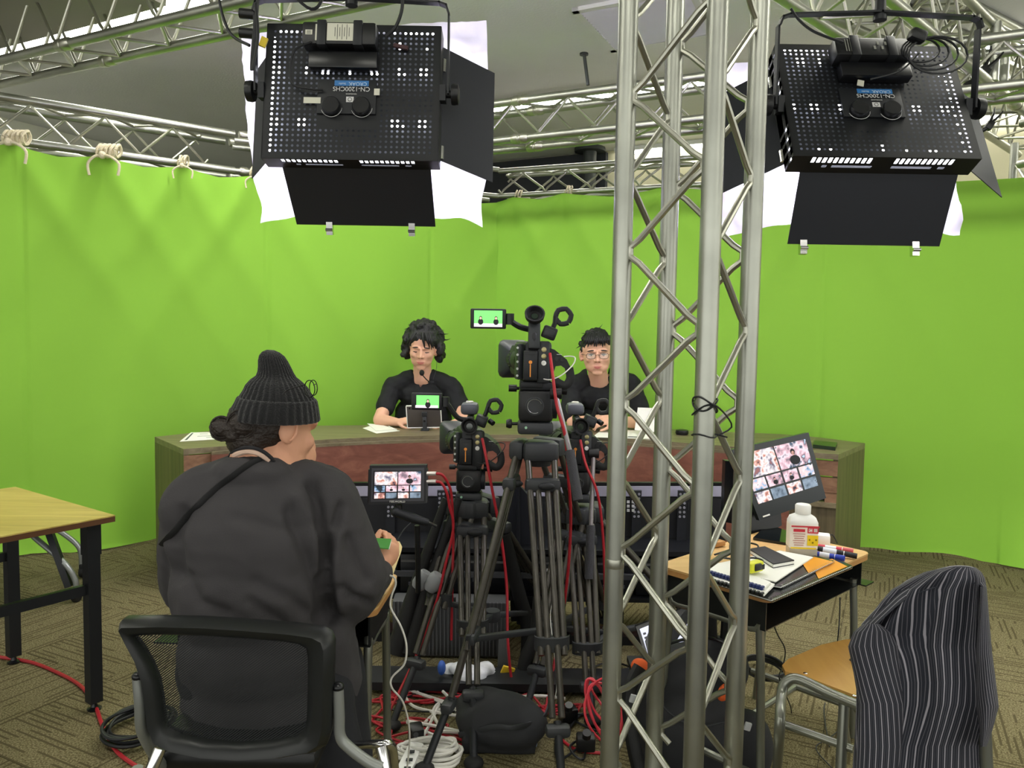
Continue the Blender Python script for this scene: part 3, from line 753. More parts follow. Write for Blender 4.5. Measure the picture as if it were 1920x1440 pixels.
# left pedestal and right pedestal fronts
a, b = fs_[0], fs_[3]
part('cabinet_front', upright(a, b, 0.0, ZD-.12, off=-.004), M_FAS2, desk); part('drawer_front', upright(a, b, ZD-.115, ZD-.035, off=.002), M_FAS2, desk)
part('shelf', upright(a.lerp(b, .7), b, ZD-.18, ZD-.16, off=.06, th=.1), M_OAK, desk)
a, b = fs_[-6], fs_[-1]
part('drawer_front', upright(a, b, ZD-.12, ZD-.04, off=.004), M_FAS2, desk)
part('drawer_front', upright(a, b, ZD-.21, ZD-.13, off=.004), M_FAS2, desk)
part('open_slot', upright(a, b, ZD-.26, ZD-.215, off=-.02), M_RUB, desk)
c_ = a.lerp(b, .75); part('slot_post', upright(c_, b, ZD-.27, ZD-.21, off=.0), M_FAS2, desk)
part('lower_shelf', upright(a, b, ZD-.29, ZD-.265, off=.02, th=.12), M_OAK, desk)
part('cabinet_front', upright(a, b, 0.0, ZD-.29, off=.0), M_OAKV, desk)
M_PAPER = mat('paper', 'EDEDE6', .8)
M_INK = mat('printed_ink', '53565C', .7)
def sheet(pxs, z, label, lift=0, name='paper_sheet', m=None, th=.0012, ink=(), grp=None):
    t_pts = [G(x, y, z) for x, y in pxs]
    t = thing(name, label, 'paper' if name.startswith('paper') else name.replace('_', ' ').split()[-1], tuple(t_pts[0]), group=grp)
    part('page', MB().prism(t_pts, (0, 0, th)), m or M_PAPER, t)
    for (u0, v0, u1, v1) in ink:
        q = [t_pts[0].lerp(t_pts[1], u).lerp(t_pts[3].lerp(t_pts[2], u), v)+V((0, 0, th+.0003)) for u, v in ((u0, v0), (u1, v0), (u1, v1), (u0, v1))]
        part('printed_line', MB().prism(q, (0, 0, .0002)), M_INK, t)
    return t
sheet([(358, 811), (402, 811), (420, 823), (337, 828)], ZD+.001, 'printed sheet of paper on the left end of the news desk', ink=[(.08, .1, .14, .9), (.4, .2, .7, .24), (.35, .5, .8, .54), (.6, .7, .9, .74)])
sheet([(680, 803), (700, 797), (750, 808), (706, 813)], ZD+.001, 'lower of two loose white papers in front of the curly haired talent')
sheet([(688, 794), (716, 797), (745, 805), (705, 808)], ZD+.004, 'upper white paper left of the tablet on the news desk')
sheet([(1130, 805), (1230, 808), (1218, 823), (1110, 820)], ZD+.001, 'white paper lying flat on the desk before the bespectacled talent', ink=[(.6, .8, .8, .9)])
a = G(722, 797, ZD); one('pen', MB().cyl(P(729, 800, 4.85), P(743, 806, 4.75), .005), M_WHT, 'white pen on the paper left of the tablet', 'pen')
# standing script sheets
for k, (pp_, lb) in enumerate(((((1196, 764), (1247, 766), (1251, 812), (1190, 806)), 'upright white script sheet standing on the desk behind the column'), (((1249, 770), (1258, 790), (1260, 808), (1250, 810)), 'folded back page of the upright script sheet at its right'))):
    pts = [P(x, y, 4.72+.05*k+(.04 if i < 2 else 0)) for i, (x, y) in enumerate(pp_)]
    one('script_sheet', MB().prism(pts, (0, .003, 0)), M_PAPER, lb, 'paper')
# wireless mouse like receiver and flat box on the desk
c = P(1279, 803, 4.75); one('desk_microphone_puck', MB().lathe([(.0, 0), (.036, 0), (.042, .012), (.038, .03), (.02, .034), (0, .034)], (c.x, c.y, ZD), n=20), M_BLKS, 'small black round device on the desk right of the script sheet', 'device')
pts = [G(x, y, ZD) for x, y in ((1526, 832), (1570, 836), (1566, 845), (1524, 840))]
one('flat_tray', MB().prism(pts, (0, 0, .02)), mat('dark_green_tray', '20301F', .3), 'flat dark tray on the right end of the news desk', 'tray')
# tablet on stand before the left talent
tp = thing('tablet', 'tablet on a small folding stand in front of the curly haired talent', 'tablet', tuple(P(795, 800, 4.75)))
c = P(795, 781, 4.75); Mx = Matrix.Translation(c) @ Matrix.Rotation(R(14), 4, 'X') @ Matrix.Rotation(R(-2), 4, 'Y')
part('case', MB(Mx).box((0, 0, 0), (.215, .009, .145), bev=.004), mat('tablet_back', '5A5552', .4, .5), tp)
rim = MB(Mx); 
for x, z, w, h in ((0, .073, .217, .006), (0, -.073, .217, .006), (-.108, 0, .006, .145), (.108, 0, .006, .145)): rim.box((x, -.002, z), (w, .012, h), bev=.002)
part('rim', rim, M_WHT, tp, label='pale rim')
part('lens', MB(Mx).cyl((-.088, -.004, .058), (-.088, -.008, .058), .006), M_BLKS, tp)
part('stand', MB(Mx).box((.005, -.012, .02), (.035, .014, .03), bev=.004).box((.005, -.02, -.035), (.026, .014, .09), (-18, 0, 0), bev=.004).box((.005, -.02, -.078), (.05, .06, .008)), M_GREY, tp)
part('stand_hole', MB(Mx).cyl((.005, -.026, -.02), (.005, -.030, -.02), .008), M_BLKS, tp)

# ------------------------------------------------------------ two big monitors facing the talents, seen from behind
M_TV = mat('monitor_back', '141518', .5, bump=.05, bscale=200)
M_TVP = mat('monitor_upper_panel', '9A98A6', .45)
def back_monitor(x0, x1, D0, D1, label, cx):
    tl, tr = P(x0, 903, D0), P(x1, 903, D1); bl, br = P(x0, 1018, D0), P(x1, 1018, D1)
    t = thing('monitor', label, 'monitor', (tl.x/2+tr.x/2, D0, bl.z), group='monitors facing the talents')
    bl = V((tl.x, tl.y, bl.z)); br = V((tr.x, tr.y, br.z)); d = (tr-tl); n = V((d.y, -d.x, 0)).normalized(); n = n if n.y < 0 else -n
    h = tl.z-bl.z
    def q(u0, u1, v0, v1, th, off=0): # v from top
        return MB().prism([tl.lerp(tr, u0)-V((0, 0, h*v0))+n*off, tl.lerp(tr, u1)-V((0, 0, h*v0))+n*off, tl.lerp(tr, u1)-V((0, 0, h*v1))+n*off, tl.lerp(tr, u0)-V((0, 0, h*v1))+n*off], n*th)
    part('screen_slab', q(0, 1, 0, 1, .03), M_TV, t); part('top_bezel', q(0, 1, 0, .045, .02, .012), M_BLKS, t)
    part('upper_panel', q(.01, .99, .05, .21, .006, .03), M_TVP, t, label='pale grey upper panel')
    part('lower_housing', q(.02, .98, .24, .98, .045, .0), M_TV, t)
    part('lower_lip', q(0, 1, .93, 1.0, .06, .0), M_BLKS, t)
    for uu in (.08, .8):
        for k in range(8): part('vent_slot', q(uu+.012*k, uu+.012*k+.004, .30, .42, .003, .045), M_GREY, t)
    for u_ in cx:
        br_ = part('mount_bracket', q(u_-.022, u_+.022, .10, .92, .02, .05), M_BLK2, t)
        for k in range(6):
            for s_ in (-1, 1): part('bolt_hole', MB().cyl(tl.lerp(tr, u_+s_*.010)-V((0, 0, h*(.15+k*.07)))+n*.07, tl.lerp(tr, u_+s_*.010)-V((0, 0, h*(.15+k*.07)))+n*.073, .006, n=8), mat('hole_shine', '8A8A90', .4), br_)
    return t, q
t1, q1 = back_monitor(600, 962, 3.5, 3.55, 'left of two large monitors turned away, its black back with pale upper band', (.37, .63))
t2, q2 = back_monitor(985, 1362, 3.55, 3.45, 'right of two large monitors turned away, behind the truss column', (.56, .78))
hp = P(1175, 950, 3.4)
mb = MB()
for i in range(4):
    for j in range(3): mb.box(P(1160+9*i, 941+8*j, 3.38), (.012, .004, .012))
part('socket_panel', mb, mat('socket_shine', 'B0B0B0', .4), t2, kind='stuff')
# dark folded easel panel between them
pl = [P(x, y, 3.3) for x, y in ((972, 908), (1000, 940), (1003, 1165), (958, 1165), (950, 940))]
one('folded_flag_stand', MB().prism(pl, (0, .04, 0)).cyl(P(972, 908, 3.3), P(972, 1170, 3.3), .008), mat('dark_cloth_panel', '10131C', .8), 'tall dark pointed panel between the two monitors', 'panel')
# equipment rack under the monitors
M_RACK = mat('rack_black', '0F1116', .4)
rk = thing('equipment_rack', 'low black equipment rack under the turned away monitors', 'rack', (P(790, 1100, 3.3).x, 3.3, 0))
zt_, zb_ = P(800, 1022, 3.3).z, P(800, 1112, 3.3).z
xl, xr = P(640, 1060, 3.3).x, P(1365, 1060, 3.3).x
part('top_board', MB().box(((xl+xr)/2, 3.42, zt_), (xr-xl, .4, .02)), M_RACK, rk)
part('bottom_board', MB().box(((xl+xr)/2, 3.42, zb_+.01), (xr-xl, .4, .02)), M_RACK, rk)
part('rail', MB().box(((xl+xr)/2, 3.20, P(800, 1076, 3.2).z), (xr-xl, .015, .022)), mat('rail_grey', '5C5E62', .35, .6), rk)
for x in (642, 792, 815, 1000, 1155, 1362):
    g = P(x, 1100, 3.3); part('leg', MB().box((g.x, 3.25, zb_/2), (.052, .04, zb_)), M_RACK, rk)
for x in (790, 1160):
    g = P(x, 1100, 3.3); part('foot_bar', MB().box((g.x, 3.3, .02), (.7, .12, .04)), M_RACK, rk)
random.seed(4)
specs = [(650, 745, 'black rack unit with bright edge under the left monitor'), (750, 835, 'black video unit left of the left tripod'), (840, 950, 'black computer tower showing its rear ports'), (1010, 1085, 'black case with two white labels under the right monitor'), (1120, 1190, 'black amplifier behind the column'), (1195, 1300, 'black audio unit on the rack beside the small desk')]
for k, (xa, xb, lb) in enumerate(specs):
    a, b = P(xa, 1030, 3.24), P(xb, 1030, 3.24); w = b.x-a.x; zc = (zt_+zb_)/2; hh = (zt_-zb_)-.05
    t = thing('rack_unit', lb, 'equipment', (a.x+w/2, 3.3, zb_+.02), group='black units on the equipment rack')
    part('case', MB().box((a.x+w/2, 3.40, zb_+.022+hh/2), (w, .3, hh), bev=.004), M_RACK, t)
    part('edge_trim', MB().box((a.x+w/2, 3.245, zb_+hh-.005), (w*.96, .006, .010)), mat('trim_metal', '8D8F93', .3, .8), t)
    part('edge_trim', MB().box((a.x+w/2, 3.245, zb_+hh-.05), (w*.96, .006, .006)), mat('trim_metal', '8D8F93', .3, .8), t)
    for q in range(3):
        part('port', MB().box((a.x+w*(.25+.22*q), 3.247, zb_+.06+.02*(q % 2)), (.025, .006, .014)), mat('port_grey', '4A4C50', .4), t)
    if k == 3:
        for z_ in (.06, .11): part('white_label', MB().box((a.x+w*.35, 3.246, zb_+z_+.02), (.05, .004, .014)), M_WHT, t)
# striped grey case standing on the floor behind the tripods
cs = thing('ribbed_case', 'grey ribbed case standing on the carpet behind the left tripod', 'case', (P(850, 1200, 3.5).x, 3.5, 0))
pa = G(725, 1290, 0)
xl, xr, D_ = P(735, 1200, 3.05).x, P(950, 1200, 3.05).x, 3.05
ztop = P(850, 1125, D_).z; zbt = max(.01, P(850, 1238, D_).z)
part('body', MB().box(((xl+xr)/2, D_+.05, (ztop+zbt)/2), (xr-xl, .08, ztop-zbt), (8, 0, 0), bev=.008), mat('grey_case', '4C4D50', .6), cs)
for k in range(30):
    part('rib', MB().box((xl+.012+k*(xr-xl-.02)/29, D_+.008, (ztop+zbt)/2), (.004, .006, (ztop-zbt)*.96), (8, 0, 0)), mat('rib_grey', '626366', .6), cs)
part('handle', MB().box(((xl+xr)/2, D_+.0, ztop+.0), (.05, .02, .025), bev=.004), M_BLK, cs)
pb = P(930, 1230, 2.95)
one('grey_board', MB().prism([P(935, 1195, 2.95), P(955, 1200, 2.95), P(952, 1280, 2.95), P(932, 1265, 2.95)], (0, .03, 0)), mat('grey_panel', '5E6060', .6), 'narrow grey board leaning behind the left tripod leg', 'board')
# black raised cable ramp on floor
g0, g1 = G(700, 1295), G(1190, 1300)
one('floor_plinth', MB().prism([G(690, 1262, .02), G(1180, 1268, .02), G(1180, 1300, .02), G(690, 1294, .02)], (0, 0, .03)), M_BLK2, 'long low black base bar lying on the carpet behind the tripods', 'base')

# ------------------------------------------------------------ left table
M_TT = wood('walnut_table_top', '9A8440', 'CDB76C', 0, 5, .35, 7, 'B8A058')
M_TTE = mat('table_edge_brown', '5A3A22', .5)
M_TL = mat('table_frame_black', '212326', .45, .3)
C = G(216, 966, .70); ea = V((-.82, .57, 0)).normalized(); eb = V((-.57, -.82, 0)).normalized()
tb = thing('work_table', 'wood topped table with black square legs at the left edge', 'table', (C.x, C.y, 0))
def tq(a, b, z=.70): return C+ea*a+eb*b+V((0, 0, z-.70))
part('table_top', MB().prism([tq(0, 0, .70), tq(.78, 0, .70), tq(.78, 1.5, .70), tq(0, 1.5, .70)], (0, 0, -.004)), M_TT, tb)
part('top_edge', MB().prism([tq(0, 0, .6955), tq(.78, 0, .6955), tq(.78, 1.5, .6955), tq(0, 1.5, .6955)], (0, 0, -.018)), M_TTE, tb)
RM = Matrix.Rotation(math.atan2(ea.y, ea.x), 3, 'Z')
def tleg(a, b, z0=.03):
    c = tq(a, b); lg = part('leg', MB().box((c.x, c.y, (.675+z0)/2), (.042, .042, .675-z0), RM), M_TL, tb)
    part('levelling_foot', MB().lathe([(.022, 0), (.024, .006), (.012, .012), (.006, .03), (.006, .035)], (c.x, c.y, 0), n=14), M_BLKS, lg)
    part('leg_sleeve', MB().box((c.x, c.y, .615), (.048, .048, .11), RM), M_TL, lg)
for a_, b_ in ((.07, .05), (.71, .05), (.07, 1.42), (.71, 1.42)): tleg(a_, b_)
def bar(p, q, w, h, m=M_TL, name='rail'):
    d = q-p; part(name, MB().box((p+q)/2, (d.length, w, h), Matrix.Rotation(math.atan2(d.y, d.x), 3, 'Z')), m, tb)
bar(tq(.07, .05, .44), tq(.07, 1.42, .44), .02, .035); bar(tq(.71, .05, .44), tq(.71, 1.42, .44), .02, .035)
bar(tq(.07, .05, .66), tq(.71, .05, .66), .02, .03); bar(tq(.07, .7, .60), tq(.71, .7, .60), .02, .02)
# folding table frame behind it
ft_ = thing('folding_table_frame', 'folded grey and black castered table frame behind the left wood table', 'table frame', tuple(G(150, 1122, 0)))
def at_(x, y, D): return P(x, y, D)
M_GT = mat('grey_tube', '8E9290', .35, .6)
c1, c2 = G(144, 1128, 0), G(157, 1082, 0)
part('strut', MB().tube([P(88, 985, 3.75), P(108, 1040, c1.y), P(130, 1100, c1.y)], .022, 4), M_TL, ft_)
part('tube_leg', MB().tube(spline([P(40, 985, c1.y+.1), P(70, 1012, c1.y+.05), P(120, 1055, c1.y), P(140, 1085, c1.y), P(143, 1105, c1.y)]), .014, 10), M_GT, ft_)
part('tube_leg', MB().tube(spline([P(90, 985, c2.y), P(118, 1000, c2.y), P(145, 1022, c2.y), P(152, 1040, c2.y), P(153, 1066, c2.y)]), .014, 10), M_GT, ft_)
for c in (c1, c2):
    part('caster', MB().cyl((c.x-.012, c.y, .032), (c.x+.012, c.y, .032), .032, n=16).box((c.x, c.y, .06), (.03, .045, .03), bev=.006), M_RUB, ft_)
part('top_panel', MB().box(P(40, 985, 3.6)+V((-.3, 0, .03)), (.9, .5, .02)), M_TL, ft_)
# ------------------------------------------------------------ school desks
ZDK = .64; KD = (1.35-ZDK)/.63

M_SW = wood('pale_school_wood', 'B98F55', 'D3AE76', 0, 5, .45, 7)
M_SWE = wood('school_wood_edge', '9C6C38', 'BE8E54', 0, 5, .5, 7)
M_ST = mat('steel_tube_olive', '84867C', .32, .75)
M_TRAY = mat('dark_tray_steel', '2A2C2C', .22, .5)
def school_desk(D0, e, g, L, W, z, label, base):
    """D0 near corner, e long direction, g short direction"""
    t = thing('school_desk', label, 'desk', (base.x, base.y, 0), group='small wooden school desks')
    q = lambda a, b, zz: D0+e*a+g*b+V((0, 0, zz-D0.z))
    def rr(z0, z1, inset=0, rad=.03):
        pts = []
        for (cx_, cy_, a0) in ((rad, rad, 180), (L-rad, rad, 270), (L-rad, W-rad, 0), (rad, W-rad, 90)):
            for k in range(5):
                an = R(a0+k*22.5); pts.append(q(cx_+(rad-inset)*math.cos(an), cy_+(rad-inset)*math.sin(an), z0))
        return MB().prism(pts, (0, 0, z1-z0))
    part('desktop', rr(z-.006, z), M_SW, t); part('desktop_edge', rr(z-.022, z-.0065, .001), M_SWE, t)
    part('tray', MB().prism([q(.02, .02, z-.11), q(L-.02, .02, z-.11), q(L-.02, W-.03, z-.11), q(.02, W-.03, z-.11)], (0, 0, .003)), M_TRAY, t)
    part('tray_wall', MB().prism([q(.02, W-.04, z-.11), q(L-.02, W-.04, z-.11), q(L-.02, W-.035, z-.11), q(.02, W-.035, z-.11)], (0, 0, .088)), M_TRAY, t)
    for a_ in (.02, L-.025): part('tray_wall', MB().prism([q(a_, .02, z-.11), q(a_+.005, .02, z-.11), q(a_+.005, W-.03, z-.11), q(a_, W-.03, z-.11)], (0, 0, .088)), M_TRAY, t)
    part('tray_lip', MB().prism([q(L-.03, .0, z-.112), q(L+.035, .0, z-.112), q(L+.035, W-.1, z-.112), q(L-.03, W-.1, z-.112)], (0, 0, .004)), M_TRAY, t)
    for a_ in (.03, L-.03):
        pts = [q(a_, .02, .0), q(a_, .04, z-.14), q(a_, .07, z-.115), q(a_, W-.07, z-.115), q(a_, W-.04, z-.14), q(a_, W-.0, .0)]
        part('leg_frame', MB().tube(spline(pts, 5), .012, 10), M_ST, t)
        part('foot_rail', MB().tube([q(a_, -.04, .10), q(a_, W+.02, .10)], .011, 8), M_ST, t)
    part('cross_rail', MB().tube([q(.03, W*.6, .10), q(L-.03, W*.6, .10)], .010, 8), M_ST, t)
    return t, q
D0 = G(1443, 1119, ZDK); e_ = (G(1632, 1036, ZDK)-D0).normalized(); g_ = V((-e_.y, e_.x, 0))
sd, sq = school_desk(D0, e_, g_, .60*KD, .34*KD, ZDK, 'small wooden school desk piled with notebooks, bottle and markers right of the column', D0)
# desk in front of the crew man
D1 = V((-.30, 1.90, .63)); 
sd2, sq2 = school_desk(V((-.345, 1.93, .63)), V((-.999, .05, 0)).normalized(), V((.05, .999, 0)).normalized(), .56, .30, .63, 'small wooden school desk hidden in front of the seated man in the knit hat', D1)
# ------------------------------------------------------------ things on the right school desk
ZS = ZDK+.002
def book(pxs, z, th, m, label, name='notebook', cover=None, cat='notebook'):
    pts = [G(x, y, z) for x, y in pxs]; t = thing(name, label, cat, tuple(pts[0]))
    if th > .004: part('pages', MB().prism([p+V((0, 0, .0008)) for p in pts], (0, 0, th-.002)), M_PAPER, t)
    cen = sum(pts, V())/len(pts)
    for zz in ((0, th-.001) if th > .002 else (th,)): part('cover', MB().prism([cen+(p-cen)*1.01+V((0, 0, zz)) for p in pts], (0, 0, .001)), m if zz else (cover or m), t)
    return t, pts
def spiral(t, a, b, th, m, n=36, r=.006):
    for k in range(n):
        c = a.lerp(b, (k+.5)/n); d = (b-a).normalized(); u_ = V((-d.y, d.x, 0))
        mb = MB().tube([c+u_*math.cos(x)*r+V((0, 0, th/2+math.sin(x)*r)) for x in [R(30*j) for j in range(13)]], .0012, 4); part('ring', mb, m, t)
M_ORG = mat('orange_card', 'E59A20', .5); M_DCV = mat('dark_clear_cover', '2A2C2E', .2)
t, p_ = book([(1330, 1093), (1562, 1048), (1596, 1064), (1446, 1128)], ZS, .006, M_DCV, 'lowest spiral notebook with dark cover at the desk front edge'); spiral(t, p_[3], p_[2], .006, M_CHR, 44)
t, p_ = book([(1520, 1056), (1560, 1049), (1588, 1063), (1535, 1086)], ZS+.0072, .001, M_ORG, 'orange card showing from the lower spiral notebook', name='orange_card', cat='card')
t, p_ = book([(1332, 1082), (1528, 1045), (1562, 1055), (1464, 1103)], ZS+.0095, .006, M_DCV, 'upper spiral notebook lying across the lower one'); spiral(t, p_[3], p_[2], .006, M_CHR, 34)
t, p_ = book([(1500, 1050), (1526, 1045), (1562, 1054), (1516, 1075)], ZS+.0165, .001, M_ORG, 'orange card on the upper spiral notebook, left of the markers', name='orange_card', cat='card')
t, p_ = book([(1326, 1062), (1462, 1034), (1524, 1046), (1454, 1092)], ZS+.019, .003, M_PAPER, 'white pad of paper under the small black notebook', name='paper_pad', cat='paper')
# two comb bound booklets
for (pxs, z, m, lb) in (([(1300, 1082), (1345, 1058), (1452, 1098), (1432, 1118)], ZS+.014, M_BLK, 'comb bound booklet with black rings at the desk corner'), ([(1318, 1072), (1345, 1058), (1444, 1094), (1432, 1106)], ZS+.021, mat('navy_comb', '1F2C63', .4), 'comb bound booklet with navy rings on top of the black ringed one')):
    t, p_ = book(pxs, z, .005, M_PAPER, lb, name='comb_bound_booklet', cat='booklet')
    n = 18
    for k in range(n):
        c = p_[0].lerp(p_[3], (k+.5)/n); d = (p_[3]-p_[0]).normalized()
        part('ring', MB().box(c+V((0, 0, .004)), (.010, .016, .012), Matrix.Rotation(math.atan2(d.y, d.x), 3, 'Z'), bev=.003), m, t)
pts = [G(x, y, ZS+.024) for x, y in ((1405, 1036), (1434, 1031), (1488, 1057), (1450, 1064))]
nb = thing('pocket_notebook', 'small black notebook with rounded corners on the white pad', 'notebook', tuple(pts[0]))
part('pages', MB().prism(pts, (0, 0, .009)), M_PAPER, nb)
cen = sum(pts, V())/4; part('cover', MB().prism([cen+(p-cen)*1.02+V((0, 0, .009)) for p in pts], (0, 0, .003)), M_BLK2, nb)
part('cover', MB().prism([cen+(p-cen)*1.02-V((0, 0, .002)) for p in pts], (0, 0, .002)), M_BLK2, nb)
c = G(1413, 1072, ZS+.028); tm_ = thing('tape_measure', 'yellow and black tape measure on the comb bound booklets', 'tape measure', tuple(c))
RT = Matrix.Rotation(R(35), 3, 'Z')
part('body', MB().box(c+V((0, 0, .016)), (.062, .03, .032), RT, bev=.008), mat('bright_yellow', 'D8DC28', .4), tm_)
part('grip', MB().box(c+V((0, 0, .017))+RT@V((0, -.004, 0)), (.034, .030, .022), RT, bev=.006), M_BLK, tm_)
part('badge', MB().box(c+V((0, 0, .015))+RT@V((.022, -.016, 0)), (.012, .002, .014), RT), M_BLK, tm_)
# bottle
c = G(1502, 1043, ZS); bt = thing('bottle', 'square white bottle with red and yellow printed label beside the markers', 'bottle', tuple(c))
RB = Matrix.Rotation(R(-6), 3, 'Z')
def sqprof(secs, mb, M=RB, cc=c):
    vs = []; n = 16
    for (r, z, k) in secs:
        for i in range(n):
            a = 2*math.pi*(i+.5)/n; ca, sa = math.cos(a), math.sin(a); m_ = max(abs(ca), abs(sa)); rr_ = r*KD*((1-k)+k/m_*.93)
            vs.append(cc+M@V((rr_*ca, rr_*sa*.8, z*KD)))
    fs = []
    for j in range(len(secs)-1):
        for i in range(n): fs.append((j*n+i, j*n+(i+1) % n, (j+1)*n+(i+1) % n, (j+1)*n+i))
    fs += [tuple(range(n))[::-1], tuple(range(len(vs)-n, len(vs)))]; return mb.add(vs, fs)
part('shoulder', sqprof([(.042, .098, .9), (.042, .104, .9), (.036, .118, .8), (.022, .126, 0), (.02, .128, 0)], MB()), M_WHT, bt)
part('base', sqprof([(.040, 0, .9), (.042, .003, .9), (.042, .034, .9)], MB()), mat('clear_plastic_dusty', 'C9C4B4', .2, alpha=.75), bt, label='clear base')
part('cap', MB().lathe([(.0215*KD, 0), (.022*KD, .003), (.022*KD, .026), (.019*KD, .03), (0, .03)], c+V((0, 0, .127*KD)), n=24), M_WHT, bt)
lbp = part('label', sqprof([(.0425, .030, .9), (.0425, .098, .9)], MB()), mat('label_paper', 'EFE6DA', .5), bt)
f0 = c+RB@V((0, -.0335, 0))
def lab(x, z, w, h, m): part('printed_mark', MB().box(c+RB@V((x, -.0335, z))*KD, (w*KD, .001, h*KD), RB), m, bt)
mr, my, mk = mat('label_red', 'C2283A', .5), mat('label_yellow', 'E8C818', .5), mat('label_grey', 'B07A70', .6)
lab(0, .0955, .078, .004, mr); lab(.021, .085, .030, .016, mr); lab(.021, .056, .030, .030, my); lab(-.004, .033, .07, .004, my)
lab(-.017, .084, .032, .008, mr)
for k in range(6): lab(-.017, .074-.0065*k, .034-.004*(k % 3), .002, mk)
for k in range(2): lab(.014+.014*k, .0855, .010, .010, M_WHT)
for k in range(3): lab(.012+.009*k, .058-(k % 2)*.008, .005, .005, mat('label_olive', '8A7A10', .6))
ch_ = text_mesh('C', .014, Matrix.Translation(-V(c)) @ Matrix.Translation(c+RB@V((.014, -.0345, .0852))*KD) @ RB.to_4x4() @ Matrix.Rotation(R(90), 4, 'X'), mr); link('lettering', ch_, bt)
def marker(a, b, body, cap, label, r=.009):
    t = thing('marker_pen', label, 'marker', tuple(a), group=None); d = (b-a)
    part('barrel', MB().cyl(a, a+d*.70, r, n=12), body, t); part('cap', MB().cyl(a+d*.72, b, r*1.05, n=12), cap, t)
    part('band', MB().cyl(a+d*.69, a+d*.73, r*.98, n=12), M_WHT, t); part('barrel_print', MB().cyl(a+d*.25, a+d*.55, r*1.01, n=12), mat('marker_white', 'D8DCE4', .5), t)
rd, bl_, bk_ = mat('marker_red', 'C0384A', .4), mat('marker_blue', '2038A8', .4), mat('marker_black', '141416', .4)
zz = ZS+.009
marker(G(1530, 1024, zz), G(1600, 1034, zz), rd, mat('marker_red_cap', 'B84A50', .4), 'red capped marker pen lying behind the other two pens')
marker(G(1522, 1026, zz+.012), G(1607, 1043, zz), bk_, bk_, 'black capped marker pen between the red and the blue one')
marker(G(1522, 1037, zz), G(1584, 1047, zz), bl_, bl_, 'blue capped marker pen nearest the notebooks')
c = G(1547, 1024, ZS); ad = thing('plug_adapter', 'white cube shaped power adapter behind the bottle', 'adapter', tuple(c))
part('body', MB().box(c+V((0, .02, .02)), (.045, .045, .035), (0, 0, -20), bev=.005), M_WHT, ad)
part('cord', MB().tube(spline([c+V((.02, .03, .02)), c+V((.04, .04, .03)), c+V((.055, .03, .002))]), .002, 6), M_BCAB, ad)
# wood trinket and loose black cables on the left of the desk
c = G(1345, 1024, ZS); one('wooden_clip', MB().box(c+V((0, 0, .01)), (.05, .03, .018), (0, 0, 30), bev=.004), M_SWE, 'small wooden block at the far left corner of the right school desk', 'block')
for k, (pxs, lb) in enumerate((([(1340, 1040), (1370, 1030), (1395, 1018), (1420, 1022), (1415, 1032), (1380, 1030), (1352, 1045)], 'black cord curling behind the column on the right school desk'), ([(1332, 1052), (1350, 1046), (1385, 1049), (1412, 1046), (1430, 1052), (1400, 1060)], 'black cord lying over the white pad near the tape measure'))):
    one('audio_lead', MB().tube(spline([G(x, y, ZS+.03+.004*(i % 2)) for i, (x, y) in enumerate(pxs)], 6), .003, 6), M_BCAB, lb, 'cord')
# multiview monitor on stand
def thumbs(parent, corner, lay, off):
    """corner: TL, TR, BR, BL of the lit area"""
    TL, TR, BR_, BL = corner
    n_ = ((TR-TL).cross(BL-TL)).normalized(); n_ = n_ if n_.y < 0 else -n_
    for k, (u0, v0, u1, v1, mi) in enumerate(lay):
        q = [TL.lerp(TR, u).lerp(BL.lerp(BR_, u), v)+n_*off for u, v in ((u0, v0), (u1, v0), (u1, v1), (u0, v1))]
        o = part('picture', MB().prism(q, n_*.0005), PICS[mi % 4], parent)
        if mi in (1, 5):
            c = (q[0]+q[1]+q[2]+q[3])/4+n_*.0012; w = (q[1]-q[0]).length; h = (q[3]-q[0]); h_ = h.length; hx = (q[1]-q[0]).normalized(); hz = -h.normalized()
            def e(cx, cz, rx, rz_, m): part('tiny_figure', MB().prism([c+hx*(cx+rx*math.cos(a))+hz*(cz+rz_*math.sin(a)) for a in [R(30*j) for j in range(12)]], n_*.0004), m, parent)
            e(0, .12*h_, .07*w, .13*h_, MHAIR); e(0, .07*h_, .05*w, .09*h_, MSKN); e(0, -.22*h_, .16*w, .2*h_, MHAIR)
def picmat(name, cols, seed, s=34, es=.75):
    m = bpy.data.materials.new(name); m.use_nodes = True; nt = m.node_tree; N = nt.nodes; L = nt.links; b = N['Principled BSDF']
    tc = N.new('ShaderNodeTexCoord'); mp = N.new('ShaderNodeMapping'); mp.inputs['Location'].default_value = (seed, seed*2, 0); L.new(tc.outputs['Object'], mp.inputs[0])
    n = N.new('ShaderNodeTexNoise'); n.inputs['Scale'].default_value = s; n.inputs['Detail'].default_value = 4; L.new(mp.outputs[0], n.inputs['Vector'])
    r = N.new('ShaderNodeValToRGB'); e = r.color_ramp.elements
    for i, c in enumerate(cols):
        if i < 2: q = e[i]
        else: q = e.new(.5)
        q.position = .33+.34*i/(len(cols)-1); q.color = srgb(c)
    L.new(n.outputs['Fac'], r.inputs[0]); b.inputs['Base Color'].default_value = (0, 0, 0, 1); b.inputs['Roughness'].default_value = .3
    L.new(r.outputs[0], b.inputs['Emission Color']); b.inputs['Emission Strength'].default_value = es; return m
PICS = [picmat('picture_warm', ['28223A', 'C88A78', 'F0E4E4', '8C5A5A', '303C60'], 1), picmat('picture_pink', ['304860', 'E8D4DC', 'D8B0BC', 'B0C8E0', '2A3040'], 5), picmat('picture_cool', ['202830', '90B0D0', 'E0C0C0', '405060', 'F0E0E8'], 9), picmat('picture_dark', ['101820', '607080', '203040', '90A0B0'], 13)]
